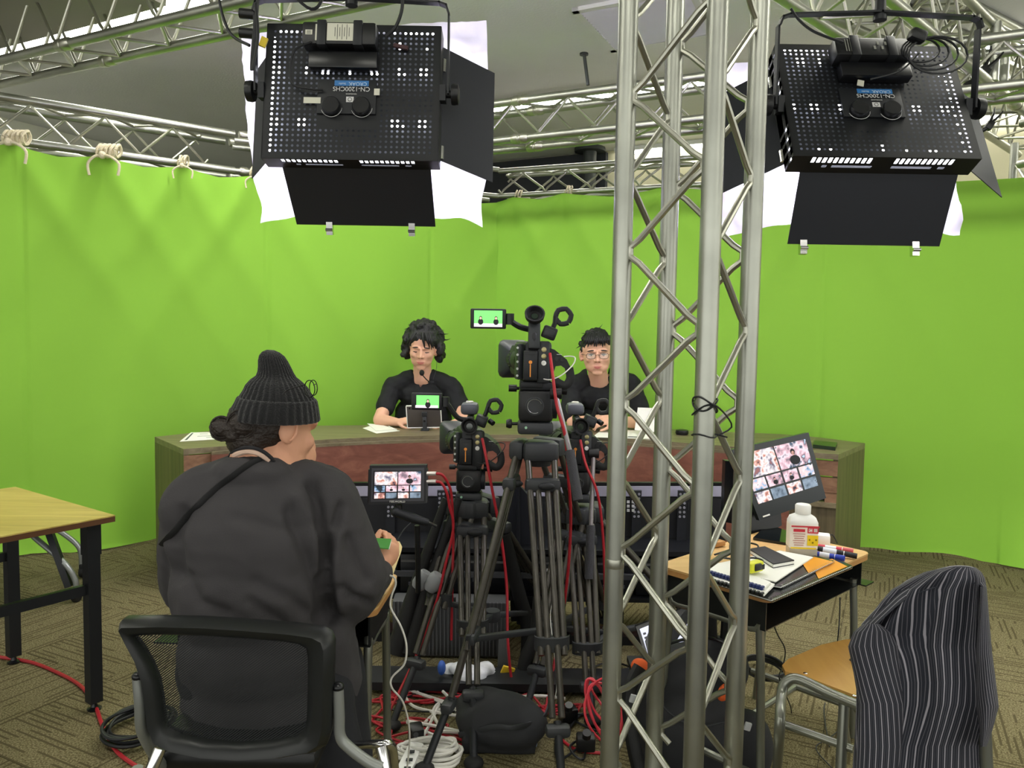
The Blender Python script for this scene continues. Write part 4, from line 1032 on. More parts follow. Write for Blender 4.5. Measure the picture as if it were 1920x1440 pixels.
MHAIR = mat('screen_black', '000000', .5, emit='101014', es=1); MSKN = mat('screen_skin', '000000', .5, emit='E8B0A0', es=.9)
LAY = [(.02, .03, .49, .50, 0), (.51, .03, .98, .50, 1), (.02, .53, .235, .74, 2), (.26, .53, .48, .74, 5), (.51, .53, .73, .74, 1), (.76, .53, .98, .74, 2), (.02, .78, .235, .98, 0), (.26, .78, .48, .98, 3), (.51, .78, .73, .98, 0), (.76, .78, .98, .98, 3)]
mv = thing('multiview_screen', 'tilted black monitor showing rows of small pictures on the right school desk', 'monitor', tuple(G(1450, 1012, ZDK)))
TL, TR, BL = P(1372, 843, 2.38*KD), P(1516, 811, 2.50*KD), P(1424, 976, 2.40*KD)
_n = (TR-TL).cross(BL-TL); _d = ray(1549, 934); _o = V((0, 0, CH)); BR_ = _o+_d*((TL-_o).dot(_n)/_d.dot(_n))
nrm = (TR-TL).cross(BL-TL).normalized(); nrm = nrm if nrm.y < 0 else -nrm
part('panel', MB().prism([TL, TR, BR_, BL], -nrm*.018), mat('monitor_glossy_black', '1D2224', .18), mv)
def ins(u, v): return TL.lerp(TR, u).lerp(BL.lerp(BR_, u), v)
thumbs(mv, [ins(.05, .06), ins(.95, .06), ins(.95, .80), ins(.05, .80)], LAY, .0008)
part('maker_mark', MB().prism([ins(.06, .955)+nrm*.001, ins(.16, .955)+nrm*.001, ins(.16, .975)+nrm*.001, ins(.06, .975)+nrm*.001], nrm*.0005), M_WHT, mv)
sb = G(1452, 1008, ZS)
part('stand_neck', MB().prism([P(1410, 930, 2.47*KD), P(1462, 930, 2.49*KD), P(1466, 985, 2.48*KD), P(1432, 1004, 2.44*KD), P(1408, 1004, 2.44*KD)], (0, .03, 0)), M_BLKS, mv)
part('stand_base', MB().prism([G(1412, 1012, ZS), G(1440, 986, ZS), G(1478, 1000, ZS), G(1476, 1022, ZS)], (0, 0, .008)), mat('gloss_black_base', '14181A', .08), mv)
pl = [P(x, y, 2.56*KD) for x, y in ((1360, 864), (1400, 868), (1412, 990), (1356, 978))]
one('dark_monitor_edge', MB().prism(pl, (0, .04, 0)), M_BLKS, 'black monitor seen edge on between the column and the tilted screen', 'monitor')
# ------------------------------------------------------------ camcorders and tripods
M_CAM = mat('camcorder_black', '15171A', .45, bump=.08, bscale=250); M_CAM2 = mat('camcorder_dark_grey', '26292C', .4)
M_GLASS = mat('lens_glass', '1A2A20', .05, coat=1); M_GOLD = mat('socket_gold', 'B5AC80', .35, .9)
M_SCR = mat('screen_green', '000000', .3, emit='6FD668', es=1.0); M_SCRW = mat('screen_white_desk', '000000', .3, emit='F4DCF0', es=1.0)
M_ORA = mat('orange_print', 'E8923A', .5)
def camcorder(o, flip, lcd, label, hoodside=True, s=1.0, block=True, face=30):
    """o: centre of the rear body. Body seen from behind; lens points away and to the left."""
    t = thing('camcorder', label, 'video camera', tuple(o), world=False)
    t.scale = (s, s, s)
    def b(c, sz, rot=None, bev=.005): return MB().box(c, sz, rot, bev)
    body = part('body', b((0, .07, 0), (.10, .20, .145), (0, 0, face*.35), .012).box((-.03, .12, -.0), (.07, .18, .12), (0, 0, face*.6), .02), M_CAM, t)
    part('rear_panel', b((.035, -.035, .0), (.045, .02, .15), None, .006), M_CAM2, body)
    part('side_panel', b((-.052, -.01, 0), (.022, .04, .13), (0, 0, 20), .005), M_CAM2, body)
    for k in range(5): part('button', MB().cyl((-.058, -.035, .05-.025*k), (-.058, -.04, .05-.025*k), .0045, n=8), mat('button_white', 'B8BCB8', .5), body)
    bat = part('battery', b((-.012, -.045, -.012), (.05, .04, .105), None, .004), M_CAM, t)
    part('battery_print', MB().box((-.012, -.066, -.03), (.004, .001, .045)).cyl((-.012, -.0655, .0), (-.012, -.067, .0), .0065, n=10), M_ORA, bat)
    part('battery_line', MB().box((-.012, -.066, .03), (.04, .001, .002)), M_GREY, bat)
    for k, m_ in enumerate((M_GOLD, M_GOLD, M_WHT)):
        z = .045-.024*k if flip else .05-.024*k
        part('socket', MB().lathe([(.009, 0), (.009, .006), (.0045, .007), (.0045, .003), (0, .003)], (.036, -.045, z), (0, -1, 0), 12), m_, body)
    # lens barrel and square hood
    d = V((-math.sin(R(face*.5)), math.cos(R(face*.5)), 0)); px_ = V((d.y, -d.x, 0)); l0 = V((-.035 if flip else -.055, .15, .0))
    part('lens_barrel', MB().lathe([(.05, -.05), (.052, 0), (.047, .02), (.05, .022), (.05, .05), (.046, .052), (.046, .09)], l0, d, 24), M_CAM, t)
    for k in range(26):
        a = 2*math.pi*k/26; c = l0+d*.036+(px_*math.cos(a)+V((0, 0, 1))*math.sin(a))*.051
        part('grip_rib', MB().tube([c-d*.012, c+d*.012], .0018, 4), M_BLKS, t)
    hd = MB(); rings = []
    for (w, h, q, th) in ((.075, .085, .07, 0), (.115, .145, .12, 0), (.122, .152, .15, 0), (.112, .142, .15, 0), (.09, .105, .10, 0)):
        ring = []
        for (sx, sz) in ((-1, -1), (-.7, -1.0), (.7, -1), (1, -1), (1, -.7), (1, .7), (1, 1), (.7, 1), (-.7, 1), (-1, 1), (-1, .7), (-1, -.7)):
            k = .90 if abs(sx) == 1 and abs(sz) == 1 else 1
            ring.append(l0+d*q+px_*(sx*w/2*k)+V((0, 0, sz*h/2*k)))
        rings.append(ring)
    vs = [p for r_ in rings for p in r_]; n = 12; fs = [(j*n+i, j*n+(i+1) % n, (j+1)*n+(i+1) % n, (j+1)*n+i) for j in range(len(rings)-1) for i in range(n)]+[tuple(range(4*n, 5*n))]
    part('lens_hood', hd.add(vs, fs), M_CAM2, t)
    part('front_glass', MB().lathe([(.0, .0), (.03, .004), (.04, .01)], l0+d*.08, d, 20, cap=False), M_GLASS, t)
    # handle with microphone unit
    hz = .115
    part('top_handle', MB().tube(spline([(0, .13, .06), (0, .13, .10), (0, .09, hz), (0, -.02, hz), (0, -.06, .10), (0, -.06, .06)], 5), .012, 10).box((0, .03, hz), (.03, .16, .022), bev=.006), M_CAM, t)
    if flip:
        part('viewfinder_tube', b((0, -.045, .10), (.042, .05, .11), (-8, 0, 0), .006), M_CAM2, t)
        part('eyecup', MB().lathe([(.026, 0), (.034, .012), (.036, .03), (.031, .03), (.024, .012), (0, .010)], (0, -.055, .155), (0, -.8, .6), 24), M_RUB, t)
        part('eyepiece_glass', MB().cyl((0, -.062, .160), (0, -.066, .163), .012, n=16), M_GLASS, t)
    else:
        part('viewfinder_tube', MB().lathe([(.022, 0), (.026, .03), (.024, .08)], (.005, -.01, .085), (0, -1, .15), 16), mat('viewfinder_olive', '3A4032', .35), t)
        part('eyecup', MB().lathe([(.024, 0), (.031, .012), (.034, .03), (.029, .03), (.022, .012), (0, .010)], (.005, -.085, .098), (0, -1, .15), 24), M_RUB, t)
        part('eyepiece_glass', MB().cyl((.005, -.096, .099), (.005, -.099, .099), .013, n=16), M_GLASS, t)
        part('audio_unit', b((-.005, .09, .155), (.075, .10, .05), None, .016), mat('audio_unit_grey', '4E5056', .5), t)
        part('top_dial', MB().lathe([(.016, 0), (.016, .006), (.011, .008), (.011, .006), (0, .006)], (-.005, .085, .18), (0, 0, 1), 20), mat('pale_dial', 'C9C9BC', .5), t)
    # xlr box and microphone holder
    xx, zx = (.055, .105) if flip else (.05, .115)
    part('audio_box', b((xx, -.02, zx), (.05, .07, .045), (0, 20, 0), .006), M_CAM, t)
    part('audio_box_plate', b((xx-.002, -.057, zx), (.036, .004, .026), (0, 20, 0), .001), M_CAM2, t)
    hc = V((.105, -.01, zx+.06))
    pts = [hc+V((.027*math.cos(a), 0, .027*math.sin(a)))*(1+.07*(k % 4 == 0)) for k, a in enumerate([R(-50+k*15) for k in range(25)])]
    part('microphone_ring', MB().tube(pts, .006, 7, flat=1.6), M_BLK, t)
    part('holder_arm', MB().tube([V((xx+.01, -.01, zx+.01)), V((xx+.02, -.01, zx+.035)), hc+V((-.028, 0, 0))], .009, 8), M_BLK, t)
    if not flip: part('holder_knob', MB().cyl((.085, -.02, zx+.0), (.10, -.035, zx-.01), .011, n=12), M_BLK, t)
    # hand grip
    gp = [(.04, .0, .055), (.075, .0, .045), (.12, .0, .01), (.135, .0, -.02), (.125, .0, -.03), (.10, .0, -.012), (.08, .0, -.015), (.07, .0, -.05), (.075, .0, -.062), (.04, .0, -.065)]
    part('hand_grip', MB().prism([V(p)+V((0, -.02, 0)) for p in gp], (0, .11, 0)), M_CAM, t)
    for k in range(2): part('grip_button', MB().cyl((.083+.02*k, -.021, .012-.002*k), (.083+.02*k, -.025, .012-.002*k), .007, n=12), M_BLKS, t)
    part('grip_line', MB().box((.092, -.0215, .028), (.018, .001, .0015)), M_WHT, t)
    part('hand_strap', MB().tube(spline([(.13, 0, -.02), (.135, .0, -.06), (.115, .0, -.085), (.075, .0, -.065)], 5), .008, 6, flat=2.2), M_BLK, t)
    part('base_block', b((-.005, .03, -.083), (.08, .12, .022), None, .004), M_BLK2, t)
    part('trigger_cable', MB().tube(spline([(.028, -.04, -.058), (.06, -.05, -.062), (.10, -.05, -.045), (.14, -.03, -.01), (.15, -.02, .015), (.135, -.01, .022), (.11, -.01, .02)], 6), .0024, 6), M_WCAB if flip else M_BCAB, t)
    if lcd:
        L = V(lcd)
        part('lcd_arm', MB().tube(spline([(-.01, .0, hz+.0), (-.05, -.01, hz+.01), (L.x+.085, -.02, L.z-.01), (L.x+.072, -.02, L.z)], 5), .011, 8).cyl((L.x+.078, -.02, L.z-.02), (L.x+.078, -.02, L.z+.02), .015, n=12), M_CAM, t)
        sc = part('lcd_case', b((L.x, -.025, L.z), (.128, .012, .072), None, .005), M_CAM, t)
        w, h = (.101, .058) if flip else (.094, .052)
        part('lcd_picture', MB().box((L.x+(.0 if flip else .004), -.0315, L.z), (w, .001, h)), M_SCR, sc)
        part('lcd_desk_strip', MB().box((L.x, -.0323, L.z-h*.40), (w, .0004, h*.2)), M_SCRW, sc)
        figs = [(-.027, .8), (.028, .8)] if flip else [(.005, .95)]
        for fx, k in figs:
            mb = MB()
            def el(cx, cz, rx, rz_, m, y): part('screen_figure', MB().prism([V((L.x+cx+rx*math.cos(a), y, L.z+cz+rz_*math.sin(a))) for a in [R(30*j) for j in range(12)]], (0, -.0003, 0)), m, sc)
            el(fx, -.014*k, .012*k, .014*k, MHAIR, -.0327); el(fx, .004*k, .0065*k, .0075*k, MHAIR, -.0328); el(fx, .002*k, .0045*k, .006*k, MSKN, -.0332)
    return t
def fluid_head(t, c, s=1.0, bowl=True):
    """head block below the camera; c = centre of the block"""
    def b(o, sz, bev=.006, rot=None): return MB().box(V(c)+V(o)*s, tuple(x*s for x in sz), rot, bev)
    part('quick_plate', b((0, .02, .082), (.12, .15, .03)), M_BLK2, t)
    h = part('head_block', b((0, 0, .01), (.125, .12, .115), .014), M_BLK, t)
    part('drum_ring', MB().lathe([(.034*s, 0), (.034*s, .004), (.030*s, .005), (.030*s, .001), (.0, .001)], V(c)+V((-.005, -.062, .01))*s, (0, -1, 0), 24), M_GREY, h)
    part('drum_arc', MB().tube([V(c)+V((-.005+.026*math.cos(a), -.064, .01+.026*math.sin(a)))*s for a in [R(20+k*20) for k in range(15)]], .0015, 4), mat('arc_grey', '80827E', .4), h)
    part('side_drum', MB().cyl(V(c)+V((.05, 0, .01))*s, V(c)+V((.078, 0, .01))*s, .05*s, n=24), M_BLK2, t)
    part('lower_collar', MB().box(V(c)+V((0, 0, -.072))*s, (.13*s, .12*s, .045*s), None, .012), M_GREY, t)
    part('bubble_mark', MB().cyl(V(c)+V((-.035, -.061, -.068))*s, V(c)+V((-.035, -.064, -.068))*s, .005, n=8), mat('bubble_green', '9AC8A8', .3), t)
    part('lock_knob', MB().cyl(V(c)+V((-.07, .0, .07))*s, V(c)+V((-.10, .0, .07))*s, .013*s, n=12).cyl(V(c)+V((-.06, .0, .07))*s, V(c)+V((-.08, .0, .07))*s, .006*s, n=8), M_BLK, t)
    part('lock_knob', MB().cyl(V(c)+V((.07, .0, .07))*s, V(c)+V((.115, .0, .065))*s, .018*s, n=12), M_BLK, t)
    part('drag_knob', MB().lathe([(.006, 0), (.006, .02), (.016, .022), (.018, .03), (.014, .042)], V(c)+V((-.065, -.01, -.06))*s, (-1, 0, 0), 12), M_BLK, t)
def straight(bowl, ft_, md):
    # the legs are straight: put the middle clamp on the line from the hinge to the foot
    el = lambda p: (p.z-CH)/p.y
    best = min((k/200 for k in range(60, 170)), key=lambda t_: abs(el(bowl.lerp(ft_, t_))-el(md)))
    return bowl.lerp(ft_, best)
def tripod(label, head_c, bowl, feet, mids, hs=1.0, pan=None, sides={}):
    """bowl: centre under the head; feet/mids: ground points and mid level clamp points"""
    t = thing('tripod', label, 'tripod', (bowl.x, bowl.y, 0))
    fluid_head(t, head_c, hs)
    mids = [straight(bowl, V(f_), V(m_)) for f_, m_ in zip(feet, mids)]
    part('bowl', MB().lathe([(.045, -.06), (.06, -.03), (.072, 0), (.075, .02), (.06, .03)], bowl, (0, 0, 1), 20), M_GREY, t)
    for i, (ft_, md) in enumerate(zip(feet, mids)):
        ft_ = V(ft_); md = V(md)
        out = (md-bowl); out.z = 0; out.normalize(); side = V((-out.y, out.x, 0)); side = V(sides[i]).normalized() if i in sides else side
        top = bowl+(out if i not in sides else V((-.97, -.2, 0)))*.075+V((0, 0, -.01))
        part('leg_hinge', MB().box(top+V((0, 0, .012)), (.128, .055, .07), Matrix.Rotation(math.atan2(side.y, side.x), 3, 'Z'), .016), M_GREY, t)
        dn = (md-top).normalized(); rr = Matrix.Rotation(math.atan2(side.y, side.x), 3, 'Z')
        a_ = top+(md-top)*.18; low = md+(ft_-md)*.08
        for s_ in (-1, 1):
            part('leg', MB().tube([top+side*.048*s_, low+side*.036*s_], .0115, 10), M_CARB, t, label='outer upper leg tube')
            part('inner_tube', MB().tube([a_+side*.017*s_, md+(ft_-md)*.45+side*.014*s_], .0105, 10), M_CARB, t)
        part('leg_brace', MB().box(a_, (.126, .046, .048), rr, .014), M_GREY, t)
        part('brace_lever', MB().ell(a_+V((.012, -.025, 0)), (.030, .008, .014), n=12, m=8), M_BLK2, t)
        bd_ = MB(); pts = [md+side*(.056*math.cos(an))-V((0, 1, 0))*(.026*math.sin(an)) for an in [R(15*k) for k in range(13)]]
        vs = [p+V((0, 0, z)) for z in (-.022, .022) for p in pts]; vs += [p+V((0, .01, z)) for z in (-.022, .022) for p in pts]; m_ = 13
        fs = []
        for k in range(12): fs += [(k, k+1, m_+k+1, m_+k), (2*m_+k, 3*m_+k, 3*m_+k+1, 2*m_+k+1), (m_+k, m_+k+1, 3*m_+k+1, 3*m_+k), (k, 2*m_+k, 2*m_+k+1, k+1)]
        part('leg_band', bd_.add(vs, fs), M_GREY, t)
        part('leg_clamp', MB().box(md, (.10, .035, .04), rr, .012), M_GREY, t)
        L = (ft_-md); lo = md+L*.52
        part('leg_clamp', MB().box(lo, (.075, .04, .035), rr, .012), M_GREY, t)
        part('foot_tube', MB().tube([lo-L*.05, ft_+V((0, 0, .02))], .0125, 10), M_BLK2, t)
        part('rubber_foot', MB().ell(ft_+V((0, 0, .018)), (.032, .032, .018), n=14, m=8), M_RUB, t)
    cm_ = sum((V(m) for m in mids), V())/3; cm_.z -= .02
    part('spreader_hub', MB().lathe([(.03, -.02), (.035, 0), (.03, .02)], cm_, n=14), M_GREY, t)
    for m_ in mids:
        m_ = V(m_)-V((0, 0, .01)); part('spreader_arm', MB().box((m_+cm_)/2, ((m_-cm_).length, .024, .02), (m_-cm_).to_track_quat('X', 'Z').to_matrix(), .004), M_GREY, t)
    if pan:
        p0, p1, p2 = pan
        part('pan_bar', MB().tube([p0, p1], .009, 10), mat('pan_bar_steel', '8A8488', .3, .7), t); part('pan_grip', MB().tube([p1, p2], .017, 14), M_FOAM, t)
        part('pan_joint', MB().cyl(V(p0)-V((.02, 0, 0)), V(p0)+V((.02, 0, 0)), .02, n=12), M_BLK, t)
    return t
# centre (high) camera
camcorder(P(1000, 678, 2.75), True, (-.165, 0, .152), 'highest camcorder at the centre with its side screen flipped out left')
tripod('front tripod under the highest camcorder, long pan handle on its right', P(1004, 764, 2.78), P(1010, 842, 2.80),
       [G(796, 1452), V((.165, 2.02, 0)), V((.46, 3.35, 0))], [P(846, 1190, 2.56), P(1052, 1205, 2.42), P(1090, 1130, 3.05)], 1.0,
       (P(1042, 738, 2.66), P(1068, 845, 2.58), P(1084, 938, 2.52)), sides={0: (.22, .975, 0)})
# left lower camera
camcorder(P(880, 838, 2.95), False, (-.178, 0, .192), 'left lower camcorder whose screen shows the curly haired talent', s=.93)
tl_ = tripod('left tripod carrying the lower left camcorder', P(880, 902, 2.98), P(884, 948, 3.0),
       [G(735, 1370), V((-.10, 2.28, 0)), V((.30, 3.35, 0))], [P(795, 1120, 2.95), P(893, 1172, 2.62), P(975, 1140, 3.2)], .8)
# right lower camera
camcorder(P(1082, 838, 3.05), False, None, 'right lower camcorder half hidden behind the front tripod handle', s=.95)
tr_ = tripod('rear tripod carrying the lower right camcorder near the column', P(1082, 905, 3.08), P(1084, 960, 3.1),
       [G(985, 1345), V((.30, 2.55, 0)), V((.95, 3.1, 0))], [P(1020, 1170, 3.0), P(1092, 1215, 2.85), P(1135, 1150, 3.15)], .8,
       (P(1113, 850, 3.0), P(1108, 985, 2.9), P(1104, 1085, 2.86)))
for pts, w in (([P(943, 1000, 3.05), P(972, 1110, 3.1), P(990, 1185, 3.1), P(982, 1290, 3.05)], .03), ([P(1012, 1120, 3.0), P(1005, 1190, 2.95), P(985, 1240, 2.9), P(975, 1320, 2.85)], .028)):
    part('leg_sleeve', MB().tube(spline(pts, 4), w, 10), M_RUB, tl_ if w == .03 else tr_)
# red leads from each camera
def cable(pts, m, label, r=.005, cat='cable', name='cable', seg=8, group=None, n=7):
    return one(name, MB().tube(spline(pts, seg), r, n), m, label, cat, group)
cable([P(1031, 663, 2.68), P(1036, 700, 2.62), P(1044, 760, 2.60), P(1060, 820, 2.60), P(1066, 900, 2.66), P(1070, 980, 2.75), P(1062, 1100, 2.8), P(1040, 1240, 2.9), G(1020, 1345, .01)], M_RED, 'red video cable running down from the highest camcorder', .0055)
cable([P(904, 822, 2.88), P(912, 860, 2.84), P(925, 930, 2.84), P(940, 1010, 2.85), P(950, 1100, 2.85), P(952, 1200, 2.8), P(960, 1280, 2.8), G(975, 1330, .01)], M_RED, 'red video cable hanging from the left lower camcorder', .0055)
cable([P(1088, 825, 2.98), P(1098, 870, 2.94), P(1120, 925, 2.94), P(1130, 1000, 2.97), P(1134, 1100, 2.97), P(1136, 1250, 2.95), G(1150, 1340, .01)], M_RED, 'red video cable hanging from the right lower camcorder beside the column', .0055)
# ------------------------------------------------------------ field monitor on a magic arm
fm = thing('field_monitor', 'small field monitor showing ten little pictures left of the left tripod', 'monitor', tuple(P(748, 965, 2.7)))
TLm, TRm, BRm, BLm = P(693, 873, 2.70), P(800, 872, 2.72), P(799, 944, 2.70), P(691, 946, 2.68)
part('case', MB().prism([TLm, TRm, BRm, BLm], (0, .03, 0)), M_BLK2, fm)
def im(u, v): return TLm.lerp(TRm, u).lerp(BLm.lerp(BRm, u), v)
part('bezel', MB().prism([im(.04, .07), im(.96, .07), im(.96, .93), im(.04, .93)], (0, -.002, 0)), mat('bezel_grey', '3B3B42', .4), fm)
part('panel', MB().prism([im(.075, .13), im(.925, .13), im(.925, .87), im(.075, .87)], (0, -.0025, 0)), M_BLKS, fm)
thumbs(fm, [im(.08, .14)-V((0, .0035, 0)), im(.92, .14)-V((0, .0035, 0)), im(.92, .86)-V((0, .0035, 0)), im(.08, .86)-V((0, .0035, 0))], LAY, .0002)
for sgn in (0, 1): part('side_rim', MB().prism([im(sgn-.02*(1-sgn), .1), im(sgn+.02*sgn+.001, .1), im(sgn+.02*sgn+.001, .98), im(sgn-.02*(1-sgn), .98)], (0, .02, 0)), M_BLKS, fm)
q = im(.5, .935)-V((0, .004, 0)); lettering('FEELWORLD', .010, Matrix.Translation(q) @ Matrix.Rotation(R(90), 4, 'X'), M_WHT, fm)
part('mount', MB().cyl(P(748, 946, 2.70), P(748, 962, 2.70), .012, n=12), M_BLK, fm)
part('arm', MB().tube([P(742, 960, 2.69), P(775, 972, 2.68), P(802, 980, 2.70)], [.016, .018, .013], 12).ell(P(742, 960, 2.69), .018), M_BLK2, fm)
part('arm_tip', MB().cyl(P(800, 978, 2.70), P(818, 986, 2.72), .006, n=8), M_CHR, fm)
part('arm_post', MB().tube([P(782, 985, 2.70), P(784, 1060, 2.72), P(784, 1110, 2.75)], .010, 8), M_BLK, fm)
for k, y in enumerate((888, 903)):
    mb = MB().cyl(P(801, y, 2.70), P(818, y, 2.69), .0075, n=10)
    one('cable_connector', mb, mat('connector_steel', 'CFC8C4', .3, .7), ('upper' if k == 0 else 'lower')+' steel connector plugged in the right side of the field monitor', 'connector')
    cable([P(817, y, 2.69), P(830, y+3, 2.70), P(842, y+22, 2.72), P(847, 935, 2.74), P(850, 1010, 2.8), P(848, 1100, 2.8), P(846, 1200, 2.8)] if k == 0 else [P(817, y, 2.69), P(828, y+3, 2.69), P(838, 925, 2.70), P(843, 950, 2.72), P(850, 990, 2.74), P(835, 1060, 2.74), P(815, 1140, 2.74), P(780, 1230, 2.75), G(730, 1335, .012)], M_RED, 'red cable leaving the %s socket of the field monitor' % ('upper' if k == 0 else 'lower'), .005)
cable([P(770, 980, 2.66), P(756, 995, 2.64), P(745, 1015, 2.62), P(742, 1040, 2.6)], M_GREY, 'thin grey wire curving down from the field monitor arm', .002)
# light stand behind man's desk with sleeve
ls = thing('light_stand', 'black stand with grey sleeve covers standing left of the left tripod', 'stand', tuple(G(770, 1330)))
for xa, xb in ((776, 742), (800, 770)):
    part('pole', MB().tube([P(xa+60, 935, 2.9), P(xa, 1110, 2.85), P(xb, 1225, 2.8)], [.014, .026, .042], 10), M_RUB, ls)
part('sleeve', MB().lathe([(.022, 0), (.03, .015), (.03, .055), (.022, .07)], P(782, 1102, 2.78), (.5, 0, .8), 14), mat('grey_sleeve', '85878A', .6), ls)
part('sleeve', MB().lathe([(.022, 0), (.03, .015), (.03, .055), (.022, .07)], P(804, 1106, 2.76), (.5, 0, .8), 14), mat('grey_sleeve', '85878A', .6), ls)
# ------------------------------------------------------------ people
M_SKIN = mat('skin_warm', 'D9A183', .55, spec=.35, var=.03, vscale=12, bump=.05, bscale=150)
M_SKIN2 = mat('skin_pale', 'DDAC92', .6, spec=.3, var=.02, vscale=12)
M_HAIR = mat('black_hair', '17171A', .5, bump=.5, bscale=140, stretch=(1, 1, .2))
M_HAIRB = mat('dark_brown_hair', '2A221D', .5, bump=.6, bscale=120)
M_TEE = mat('black_tee', '16181B', .85, bump=.3, bscale=14)
M_LIP = mat('lip', 'B46A60', .5); M_EYE = mat('eye_white', 'D8D4CC', .3); M_IRIS = mat('iris', '120C0A', .2)
M_NAVYT = mat('trousers_black', '1B1C20', .9, bump=.3, bscale=12)
def head_prims(mb, o, M, wide=1.06):
    """o: head centre, M: 3x3 orientation, face towards local -Y. Height .235"""
    def e(c, r, rot=None):
        rr = M @ (Euler([R(a) for a in rot]).to_matrix() if rot else Matrix.Identity(3)); mb.ell(o+M@V(c), r, rr, 20, 14)
    S = M.col[0].length
    def k(a, b, r0, r1): mb.cap(o+M@V(a), o+M@V(b), r0*S, r1*S, 12)
    w = wide
    e((0, .012, .03), (.077*w, .096, .088)); e((0, -.020, -.02), (.068*w, .073, .085))
    e((0, -.030, -.060), (.059*w, .058, .046)); e((0, -.062, -.095), (.026*w, .022, .018))
    k((0, -.086, .015), (0, -.106, -.022), .0075, .011); e((-.012, -.094, -.027), (.008, .010, .007)); e((.012, -.094, -.027), (.008, .010, .007))
    k((-.046*w, -.078, .030), (-.014, -.090, .026), .008, .009); k((.046*w, -.078, .030), (.014, -.090, .026), .008, .009)
    e((-.038*w, -.066, -.018), (.024, .020, .022)); e((.038*w, -.066, -.018), (.024, .020, .022))
    k((-.020, -.082, -.056), (.020, -.082, -.056), .009, .009); k((-.017, -.083, -.067), (.017, -.083, -.067), .008, .008)
    for s in (-1, 1):
        e((s*.079*w, .006, -.004), (.012, .019, .032), (8, 0, s*18)); e((s*.077*w, .0, -.024), (.009, .012, .014))
def face_details(t, o, M, closed=False, wide=1.0, brow=1.0):
    w = wide
    for s in (-1, 1):
        c = o+M@V((s*.031*w, -.079, .006))
        if closed:
            part('eyelid_line', MB().tube([o+M@V((s*(.031+x)*w, -.0845+abs(x)*.22, .001+abs(x)*.12)) for x in (-.017, -.008, 0, .008, .017)], [.0015, .003, .0034, .003, .0015], 6), M_HAIR, t)
        else:
            part('eye', MB().ell(c, (.0145, .008, .0058), M, 14, 8), M_EYE, t); part('iris', MB().ell(c+M@V((0, -.0052, 0)), (.0058, .004, .0055), M, 10, 8), M_IRIS, t)
            part('upper_lid', MB().tube([o+M@V((s*(.031+x)*w, -.0865+abs(x)*.25, .0115-abs(x)*.25)) for x in (-.017, -.008, 0, .008, .017)], [.0015, .003, .0034, .003, .0015], 6), M_HAIR, t)
        part('eyebrow', MB().tube([o+M@V((s*(.031+x)*w, -.0945+abs(x)*.2, .033*brow-abs(x+.004)*.22)) for x in (-.019, -.01, 0, .01, .019)], [.002, .0042, .0045, .004, .002], 6), M_HAIR, t)
    part('lips', MB().tube([o+M@V((x, -.0965+abs(x)*.25, -.0595+abs(x)*.05)) for x in (-.022, -.012, 0, .012, .022)], [.001, .0042, .005, .0042, .001], 8), M_LIP, t)
    part('lips', MB().tube([o+M@V((x, -.0955+abs(x)*.25, -.067+abs(x)*.2)) for x in (-.018, -.010, 0, .010, .018)], [.001, .0045, .0055, .0045, .001], 8), M_LIP, t)
    for s in (-1, 1): part('nostril', MB().ell(o+M@V((s*.0085, -.104, -.031)), (.0035, .003, .002), M, 8, 6), mat('nostril', '5A3028', .7), t)
def hand(mb, wrist, d, up, side, curl=.5, s=1.0, thumb=1, spread=1.0):
    """wrist point, d finger direction, up = back of the hand, side = towards the thumb"""
    d = V(d).normalized(); up = V(up); up = (up-d*up.dot(d)).normalized(); sd = d.cross(up)*thumb
    palm = wrist+d*.045*s
    mb.ell(palm, (.040*s, .046*s, .017*s), Matrix((sd, d, up)).transposed(), 14, 10)
    mb.cap(wrist-d*.02*s, wrist+d*.03*s, .022*s, .026*s)
    for k, (x, L) in enumerate(((.028, .9), (.010, 1.0), (-.009, .95), (-.027, .75))):
        p = wrist+d*.082*s+sd*x*s; a = 0; q = [p-d*.02*s]; 
        for j, l in enumerate((.034, .026, .020)):
            a += curl*(.9 if j == 0 else 1.1); dr = (d*math.cos(a)-up*math.sin(a)+sd*(x*1.2*spread)).normalized(); q.append(q[-1]+dr*(l*L+(.02 if j == 0 else 0))*s)
        for j in range(3): mb.cap(q[j], q[j+1], (.0095-.0009*j)*s, (.0088-.0009*j)*s, 10)
    q = [wrist+d*.015*s+sd*.024*s]; a = .75
    for l in (.040, .032, .024):
        q.append(q[-1]+(d*math.cos(a)+sd*math.sin(a)-up*.35).normalized()*l*s); a -= .32*(1+curl*.5)
    for j in range(3): mb.cap(q[j], q[j+1], (.0125-.0013*j)*s, (.0112-.0013*j)*s, 10)
def strands(pts, n, L, r, seedv, curl=.3, down=.6, outb=.5):
    """tufts of hair: pts = function giving (root, normal)"""
    random.seed(seedv); mb = MB()
    for k in range(n):
        p, nn = pts(k/n); d = (nn*outb*random.uniform(-.2, 1)+V((random.uniform(-.6, .6), random.uniform(-.3, .3), -down*random.uniform(.5, 1.2)))).normalized(); q = [p]; l = L*random.uniform(.6, 1.2)
        bend = V((random.uniform(-1, 1), random.uniform(-1, 1), random.uniform(-.6, .8)))*curl
        for j in range(5): d = (d+bend*.5).normalized(); q.append(q[-1]+d*l/5)
        mb.tube(q, [r, r, r*.8, r*.6, r*.35, r*.1], 5)
    return mb
